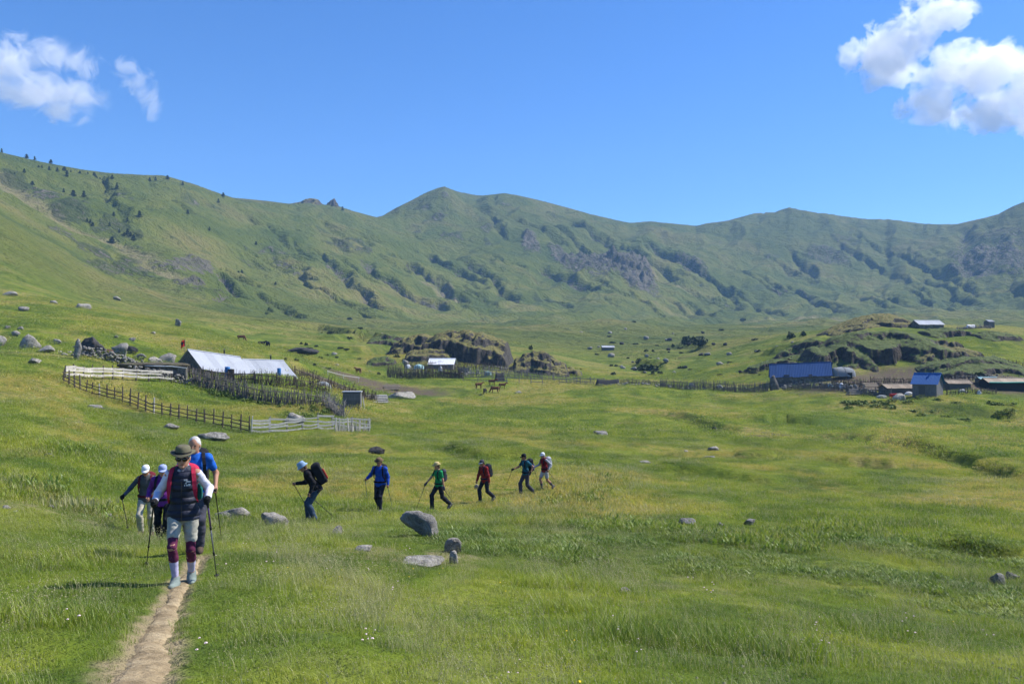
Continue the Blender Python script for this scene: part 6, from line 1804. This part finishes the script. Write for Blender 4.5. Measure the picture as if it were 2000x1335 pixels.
for i in range(26):
    px = rs.uniform(1640, 1995); py = 794+rs.uniform(0, 1)**1.2*24+(px-1800)*0.03
    bush('leafy green shrub in the hedge below the right yard', px, py, rs.uniform(18, 34), rs.uniform(4, 8), i, 'shrub', 'shrubs below the right yard', 'shrub')
for i in range(24):
    px = rs.uniform(380, 640); py = 764+(px-380)*0.145+rs.uniform(0, 7)
    bush('nettle clump growing against the grey stick fence', px, py, rs.uniform(10, 22), rs.uniform(6, 11), i, 'shrub', 'nettles at the stick fence', 'nettle_clump')
for i in range(10):
    bush('bright green leafy clump inside the corral', rs.uniform(540, 640), rs.uniform(805, 815), rs.uniform(12, 24), rs.uniform(4, 7), i, 'shrub', 'leafy clumps inside the corral', 'nettle_clump')

# ------------------------------------------------------------------ which one of a row: told by its place
def nth(n):
    ones = 'zeroth first second third fourth fifth sixth seventh eighth ninth tenth eleventh twelfth thirteenth fourteenth fifteenth sixteenth seventeenth eighteenth nineteenth'.split()
    tens = {20: 'twent', 30: 'thirt', 40: 'fort', 50: 'fift', 60: 'sixt', 70: 'sevent', 80: 'eight'}
    if n < 20: return ones[n]
    t, o = n//10*10, n % 10
    return tens[t]+'ieth' if o == 0 else tens[t]+'y-'+ones[o]
def relabel(objs, fmt):
    objs = sorted(objs, key=lambda o: o.location.x/o.location.y)
    for i, o in enumerate(objs): o['label'] = fmt % nth(i+1)
byg = lambda g: [o for o in C.objects if o.get('group') == g]
def on_sky(o):
    l = o.location; u = l.x/l.y
    return l.z/l.y > np.interp(u, _sku[:,0], _sku[:,1])-0.012
pn = byg('pines on the left mountainside')
relabel([o for o in pn if on_sky(o)], 'small dark pine along the left skyline, %s from the left')
relabel([o for o in pn if not on_sky(o)], 'small dark pine on the open left mountainside, %s from the left')
relabel(byg('shrubs below the right yard'), 'leafy green shrub below the right yard, %s from the left')
relabel(byg('nettles at the stick fence'), 'green nettle clump against the grey stick fence, %s from the left')
relabel(byg('leafy clumps inside the corral'), 'bright green leafy clump inside the corral, %s from the left')
ls = byg('loose stones in the grass')
relabel([o for o in ls if o.location.y > 60], 'small stone on the far left slope or by the corral, %s from the left')
relabel([o for o in ls if o.location.y <= 60], 'small loose stone half hidden in meadow grass, %s from the left')

# ------------------------------------------------------------------ grass, weeds, flowers
def grass_mat(name, dry=0.0, lush=0.0):
    m = bpy.data.materials.new(name); m.use_nodes = True
    nt = m.node_tree; nt.nodes.remove(nt.nodes['Principled BSDF'])
    geo = N(nt, 'ShaderNodeNewGeometry'); pos = geo.outputs['Position']
    c, n3 = grass_colour(nt, pos)
    c = mixc(nt, 1.0, c, (2.5, 2.35, 1.6), 'MULTIPLY')
    tint = attr(nt, 'tint')
    c = mixc(nt, rng(nt, tint, 0.62, 0.95, 0, 0.75), c, (0.42, 0.38, 0.17))      # straw blades
    c = mixc(nt, rng(nt, tint, 0.35, 0.0, 0, 0.6), c, (0.11, 0.20, 0.025))        # fresh blades
    if dry: c = mixc(nt, dry, c, (0.48, 0.44, 0.26))
    if lush: c = mixc(nt, lush, c, (0.10, 0.175, 0.030))
    d = N(nt, 'ShaderNodeBsdfDiffuse'); t = N(nt, 'ShaderNodeBsdfTranslucent'); g = N(nt, 'ShaderNodeBsdfGlossy')
    nt.links.new(c, d.inputs[0]); nt.links.new(c, t.inputs[0]); g.inputs['Roughness'].default_value = 0.5; g.inputs[0].default_value = (0.6, 0.65, 0.6, 1)
    mx = N(nt, 'ShaderNodeMixShader'); mx.inputs[0].default_value = 0.42; nt.links.new(d.outputs[0], mx.inputs[1]); nt.links.new(t.outputs[0], mx.inputs[2])
    m2 = N(nt, 'ShaderNodeMixShader'); m2.inputs[0].default_value = 0.035; nt.links.new(mx.outputs[0], m2.inputs[1]); nt.links.new(g.outputs[0], m2.inputs[2])
    nt.links.new(m2.outputs[0], nt.nodes['Material Output'].inputs[0])
    return m
M['grass'] = grass_mat('grass blades'); M['grass_dry'] = grass_mat('seeding grass', dry=0.55); M['weed'] = grass_mat('lush weeds', lush=0.5)
def petal_mat(name, col):
    m, nt, b = new_mat(name); b.inputs['Base Color'].default_value = (*col, 1); return m
M['petal'] = petal_mat('white pink petals', (0.72, 0.55, 0.56)); M['petal_y'] = petal_mat('yellow petals', (0.70, 0.52, 0.03))
store = bpy.data.collections.new('grass_tufts')
def tuft(name, seed, n, rad, h0, h1, w, mat, bend=0.5, segs=2, broad=False, head=None):
    r = np.random.RandomState(seed); V, Fc, T = [], [], []
    for i in range(n):
        a = r.uniform(0, 6.283); rr = rad*math.sqrt(r.uniform(0, 1)); bx_, by_ = rr*math.cos(a), rr*math.sin(a)
        h = r.uniform(h0, h1)*(1-0.35*(rr/rad)**2); az = r.uniform(0, 6.283); bd = bend*h*r.uniform(0.2, 1.2)
        dx, dy = math.cos(az), math.sin(az); sx, sy = -dy, dx; ww = w*r.uniform(0.6, 1.3); ti = r.uniform(0, 1)
        k = len(V)
        for s_ in range(segs+1):
            f = s_/segs; x = bx_+dx*bd*f*f; y = by_+dy*bd*f*f; z = h*(f-0.25*f*f*bend)-0.02
            wd = ww*((1-f) if not broad else math.sin(math.pi*(0.15+0.85*f))*1.0)
            if s_ < segs: V += [(x-sx*wd, y-sy*wd, z), (x+sx*wd, y+sy*wd, z)]; T += [ti, ti]
            else: V.append((x, y, z)); T.append(ti)
        for s_ in range(segs-1): Fc.append((k+2*s_, k+2*s_+1, k+2*s_+3, k+2*s_+2))
        Fc.append((k+2*segs-2, k+2*segs-1, k+2*segs))
        if head and r.uniform() < head[0]:
            tx, ty, tz = V[-1]; q = head[1]; k = len(V)
            for (ax_, ay_, az_) in ((-q, 0, 0), (0, -q, q*0.3), (q, 0, 0), (0, q, q*0.3), (0, 0, q*1.2), (0, 0, -q*0.5)):
                V.append((tx+ax_, ty+ay_, tz+az_)); T.append(0.9)
            Fc += [(k, k+1, k+4), (k+1, k+2, k+4), (k+2, k+3, k+4), (k+3, k, k+4), (k+1, k, k+5), (k+2, k+1, k+5), (k+3, k+2, k+5), (k, k+3, k+5)]
    me = bpy.data.meshes.new(name); me.from_pydata(V, [], Fc)
    at_ = me.attributes.new('tint', 'FLOAT', 'POINT'); at_.data.foreach_set('value', np.array(T, np.float32))
    me.materials.append(M[mat])
    if head and len(head) > 2:
        me.materials.append(M[head[2]])
        for p_ in me.polygons:
            pass
    o = bpy.data.objects.new(name, me); store.objects.link(o)
    return o
def flower(name, seed, mat, n=3, q=0.011):
    r = np.random.RandomState(seed); V, Fc, mi = [], [], []
    for i in range(n):
        x, y, h = r.normal(0, 0.05), r.normal(0, 0.05), r.uniform(0.10, 0.22); k = len(V)
        V += [(x-0.0015, y, 0), (x+0.0015, y, 0), (x, y, h)]; Fc.append((k, k+1, k+2)); mi.append(0)
        k = len(V); qq = q*r.uniform(0.7, 1.3)
        for j in range(8): V.append((x+qq*math.cos(j*0.785), y+qq*math.sin(j*0.785), h+0.004*(j % 2)))
        V.append((x, y, h+qq*0.8)); V.append((x, y, h-qq*0.5))
        for j in range(8): Fc += [(k+j, k+(j+1) % 8, k+8), (k+(j+1) % 8, k+j, k+9)]; mi += [1, 1]
    me = bpy.data.meshes.new(name); me.from_pydata(V, [], Fc); me.materials.append(M['grass']); me.materials.append(M[mat])
    me.polygons.foreach_set('material_index', np.array(mi, np.int32)); me.update()
    o = bpy.data.objects.new(name, me); store.objects.link(o); return o
names = []
for s_ in range(3): tuft('tuft_%02d' % s_, s_, 90, 0.17, 0.03, 0.11, 0.0028, 'grass', 0.6)                 # 0-2 short
for s_ in range(2): tuft('tuft_%02d' % (3+s_), 10+s_, 60, 0.15, 0.09, 0.22, 0.0030, 'grass', 0.7, 3)        # 3-4 tall
tuft('tuft_05', 20, 22, 0.20, 0.14, 0.30, 0.0022, 'grass_dry', 0.6, 3, head=(0.8, 0.006))                   # 5 seed heads
for s_ in range(2): tuft('tuft_%02d' % (6+s_), 30+s_, 110, 0.22, 0.04, 0.15, 0.0065, 'weed', 0.9, 3, True)     # 6-7 weeds
for s_ in range(3): tuft('tuft_%02d' % (8+s_), 40+s_, 130, 0.55, 0.05, 0.17, 0.0075, 'grass', 0.6)          # 8-10 mid
tuft('tuft_11', 50, 60, 0.6, 0.10, 0.25, 0.008, 'grass_dry', 0.6)                                          # 11 mid dry
for s_ in range(2): tuft('tuft_%02d' % (12+s_), 60+s_, 220, 0.6, 0.06, 0.22, 0.012, 'weed', 0.8, 3, True)    # 12-13 mid weeds
for s_ in range(2): tuft('tuft_%02d' % (14+s_), 70+s_, 110, 1.7, 0.08, 0.22, 0.028, 'grass', 0.6)           # 14-15 far
flower('tuft_16', 80, 'petal'); flower('tuft_17', 81, 'petal_y', 2, 0.009)
def scatter(seed, d0, d1, dens, half=0.66):
    """random ground points between two distances within the valley's view"""
    r = np.random.RandomState(seed); A = half*(d1*d1-d0*d0); n = int(A*dens)
    d = np.sqrt(r.uniform(d0*d0, d1*d1, n)); th = r.uniform(-half, half, n)
    return d*np.sin(th), d*np.cos(th), r
LUSH = [(1000,1060,3.5,3),(1450,1105,5,3.0),(1650,1120,4,3),(1850,1170,4,3),(1950,1090,5,3),(1270,1060,3.5,3),(1100,1075,3.5,3),(1990,1190,3,3),(1700,1060,4,3)]
def build_grass():
    PX, PY, IX, SC = [], [], [], []
    def add(x, y, idx, sc): PX.append(x); PY.append(y); IX.append(idx); SC.append(sc)
    lw = [(*hit(a, b), w, d) for a, b, w, d in LUSH]
    def lushness(x, y):
        f = np.zeros_like(x)
        for X_, Y_, w, d in lw: f = np.maximum(f, 1-smooth(0.4, 1.2, np.sqrt(((x-X_)/w)**2+((y-Y_)/d)**2)))
        f = f*smooth(11.5, 13.5, y)
        return np.clip(f*(0.62+1.1*fbm(x/1.8, y/1.8, 3)), 0, 1)
    def off_path(x, y):
        d, par, sd = seg_dist(x, y, PATH_PTS)
        return d/((0.215-0.075*smooth(5, 10, y)))
    # near
    x, y, r = scatter(1, 3.2, 26, 40, 0.72)
    pd = off_path(x, y); lu = lushness(x, y); tl = fbm(x/2.2, y/2.2, 3)+0.4*fbm(x/0.6, y/0.6, 2); u = r.uniform(size=len(x))
    idx = r.randint(0, 3, len(x))
    idx = np.where(tl+0.5*u > 0.62, r.randint(3, 5, len(x)), idx)
    dryp = fbm(x/4+31, y/4, 3)
    idx = np.where((u > 0.90) | ((dryp > 0.22) & (u > 0.72)), 5, idx)
    pdist = seg_dist(x, y, PALE)[0]/(0.35+0.25*fbm(x/1.5, y/1.5, 2))
    idx = np.where((pdist < 1.2) & (pdist > 0) & (r.uniform(size=len(x)) < 0.55), 5, idx)
    idx = np.where(lu > 0.45+0.3*u, r.randint(6, 8, len(x)), idx)
    keep = (pd > 0.72+0.75*r.uniform(size=len(x))**1.5)
    sc = r.uniform(0.7, 1.25, len(x))*np.where(pd < 2.2, 0.55, 1.0)*(1+0.7*np.clip(tl, -0.6, 0.9))
    sc = np.where(idx >= 6, sc*(0.8+0.6*lu), sc)
    add(x[keep], y[keep], idx[keep], sc[keep])
    # thick low growth in the hollow
    x, y, r = scatter(7, 11, 30, 34, 0.66); lu = lushness(x, y); k = lu > 0.25+0.3*r.uniform(size=len(x))
    add(x[k], y[k], r.randint(6, 8, len(x))[k], (r.uniform(0.5, 1.0, len(x))*(0.6+0.5*lu))[k])
    # flowers
    x, y, r = scatter(2, 3.5, 16, 0.28, 0.72); pd = off_path(x, y); k = pd > 1.5
    add(x[k], y[k], r.choice([16, 16, 17], len(x))[k], r.uniform(0.7, 1.2, len(x))[k])
    # middle distance
    x, y, r = scatter(3, 22, 75, 9, 0.66)
    tl = fbm(x/6, y/6, 3)+0.5*fbm(x/1.6, y/1.6, 2); u = r.uniform(size=len(x)); lu = lushness(x, y)
    _, scr, _, _ = terrain(x, y)
    idx = r.randint(8, 11, len(x)); idx = np.where((u > 0.93) | ((fbm(x/9+31, y/9, 3) > 0.25) & (u > 0.7)), 11, idx)
    idx = np.where((lu > 0.4+0.3*u) | (scr > 0.35+0.4*u) | (tl > 0.55+0.4*u), r.randint(12, 14, len(x)), idx)
    sc = r.uniform(0.7, 1.25, len(x))*(1+0.9*np.clip(tl, -0.6, 0.9))*np.where(scr > 0.2, 0.7, 1)
    add(x, y, idx, sc)
    # far
    x, y, r = scatter(4, 68, 190, 0.9, 0.64)
    tl = fbm(x/11, y/11, 3); idx = r.randint(14, 16, len(x)); add(x, y, idx, r.uniform(0.6, 1.2, len(x))*(1+0.6*np.clip(tl, -0.6, 0.8)))
    x, y, idx, sc = map(np.concatenate, (PX, PY, IX, SC))
    bare = np.zeros(len(x))
    for (px, py, Yd, a, b_) in MUD:
        u_, t_ = ray(px, py); bare = np.maximum(bare, 1-np.sqrt(((x-u_*Yd)/a)**2+((y-Yd)/b_)**2)-0.3*fbm(x/3, y/3, 3))
    kp = bare < 0.08; x, y, idx, sc = x[kp], y[kp], idx[kp], sc[kp]
    z = terrain(x, y)[0]
    r = np.random.RandomState(5)
    me = bpy.data.meshes.new('grass'); n = len(x); me.vertices.add(n)
    me.vertices.foreach_set('co', np.stack([x, y, z], 1).astype(np.float32).ravel())
    a = me.attributes.new('idx', 'INT', 'POINT'); a.data.foreach_set('value', idx.astype(np.int32))
    a = me.attributes.new('scl', 'FLOAT', 'POINT'); a.data.foreach_set('value', sc.astype(np.float32))
    rot = np.stack([r.normal(0, 0.12, n), r.normal(0, 0.12, n), r.uniform(0, 6.283, n)], 1)
    a = me.attributes.new('rot', 'FLOAT_VECTOR', 'POINT'); a.data.foreach_set('vector', rot.astype(np.float32).ravel())
    o = bpy.data.objects.new('grass', me); C.objects.link(o); o['kind'] = 'stuff'; o['label'] = 'meadow grass, weeds and small flowers covering the valley floor'; o['category'] = 'grass'
    ng = bpy.data.node_groups.new('grass_scatter', 'GeometryNodeTree')
    ng.interface.new_socket('Geometry', in_out='INPUT', socket_type='NodeSocketGeometry'); ng.interface.new_socket('Geometry', in_out='OUTPUT', socket_type='NodeSocketGeometry')
    gi = ng.nodes.new('NodeGroupInput'); go = ng.nodes.new('NodeGroupOutput')
    ci = ng.nodes.new('GeometryNodeCollectionInfo'); ci.inputs['Collection'].default_value = store; ci.inputs['Separate Children'].default_value = True; ci.inputs['Reset Children'].default_value = True
    ip = ng.nodes.new('GeometryNodeInstanceOnPoints'); ip.inputs['Pick Instance'].default_value = True
    def na(name, typ):
        q = ng.nodes.new('GeometryNodeInputNamedAttribute'); q.data_type = typ; q.inputs['Name'].default_value = name; return q.outputs['Attribute']
    er = ng.nodes.new('FunctionNodeEulerToRotation')
    ng.links.new(na('rot', 'FLOAT_VECTOR'), er.inputs[0])
    ng.links.new(gi.outputs[0], ip.inputs['Points']); ng.links.new(ci.outputs[0], ip.inputs['Instance'])
    ng.links.new(na('idx', 'INT'), ip.inputs['Instance Index']); ng.links.new(er.outputs[0], ip.inputs['Rotation']); ng.links.new(na('scl', 'FLOAT'), ip.inputs['Scale'])
    ng.links.new(ip.outputs[0], go.inputs[0])
    md = o.modifiers.new('scatter', 'NODES'); md.node_group = ng
    print('grass points', n)
build_grass()

# ------------------------------------------------------------------ clouds (beyond and above the haze)
def cloud(label, Y, lobes, dens, nscale, warp, thr, depth=0.6, seed=0.0, soft=0.25, step=0.25, g=0.35):
    """lobes: (px, py, rx px, ry px[, weight]) on the bearing of the cloud, Y its distance"""
    C0 = pt3(sum(l[0] for l in lobes)/len(lobes), sum(l[1] for l in lobes)/len(lobes), Y)
    k = Y/F_PX
    pts = [(pt3(l[0], l[1], Y)-C0, l[2]*k, l[3]*k) for l in lobes]
    ext = [max(abs(p[i])+r*1.35 for p, *rr in pts for r in [rr[0] if i != 2 else rr[1]]) for i in (0, 2)]
    dy = max(r[1] for r in pts)*depth*1.35
    V, Fc = ico(3)
    V = np.sign(V)*np.abs(V)**0.55
    m = bpy.data.materials.new(label[:40]); m.use_nodes = True
    nt = m.node_tree; nt.nodes.remove(nt.nodes['Principled BSDF'])
    tc = N(nt, 'ShaderNodeTexCoord'); o_ = tc.outputs['Object']
    mp = N(nt, 'ShaderNodeMapping'); nt.links.new(o_, mp.inputs[0]); mp.inputs['Location'].default_value = (seed*100, seed*37, seed*71)
    field = None
    for (p, rx, rz_) in pts:
        s = N(nt, 'ShaderNodeVectorMath', operation='SUBTRACT'); nt.links.new(o_, s.inputs[0]); s.inputs[1].default_value = p
        q = N(nt, 'ShaderNodeVectorMath', operation='MULTIPLY'); nt.links.new(s.outputs[0], q.inputs[0]); q.inputs[1].default_value = (1/rx, 1/(rx*depth), 1/rz_)
        l = N(nt, 'ShaderNodeVectorMath', operation='LENGTH'); nt.links.new(q.outputs[0], l.inputs[0])
        f = mth(nt, 'SUBTRACT', 1.0, l.outputs['Value'])
        field = f if field is None else mth(nt, 'MAXIMUM', field, f)
    nz = noise_n(nt, mp.outputs[0], nscale/1000.0, 9, 0.62, warp)
    v = mth(nt, 'ADD', mth(nt, 'MULTIPLY', field, 0.85), mth(nt, 'MULTIPLY', mth(nt, 'SUBTRACT', nz, 0.5), 3.0))
    d = mth(nt, 'MULTIPLY', rng(nt, v, thr, thr+soft), dens)
    d = mth(nt, 'MULTIPLY', d, rng(nt, field, -0.30, -0.05))
    pv = N(nt, 'ShaderNodeVolumePrincipled'); pv.inputs['Color'].default_value = (1.0, 1.0, 1.0, 1); pv.inputs['Anisotropy'].default_value = g
    nt.links.new(d, pv.inputs['Density']); nt.links.new(pv.outputs[0], nt.nodes['Material Output'].inputs['Volume'])
    try: m.cycles.volume_step_rate = step
    except Exception: pass
    o = np_mesh('cloud', V*np.array([ext[0], dy, ext[1]]), Fc, m, None, False); o.location = C0
    tag(o, label, 'cloud')
    return o
cloud('bright billowing white cloud at the upper right', 6000, [(1830,30,72,50),(1745,105,95,65),(1860,130,70,60),(1930,140,100,62),(1935,225,85,38),(1815,205,70,34),(2010,190,80,80),(1700,165,26,17)], 0.0085, 5.2, 0.3, 0.12, 0.55, 0.0, 0.06, 0.08)
cloud('thin torn white cloud at the upper left', 6000, [(20,120,95,60),(95,110,85,42),(60,180,110,38),(150,190,60,50),(120,215,60,25),(165,130,40,40)], 0.0085, 4.2, 1.6, 0.06, 0.5, 3.0, 0.55, 0.15)
cloud('small slanting wisp of cloud right of the torn one', 6000, [(245,135,32,26),(270,165,34,34),(292,200,26,34)], 0.0075, 5.5, 1.6, 0.02, 0.5, 5.0, 0.55, 0.15)
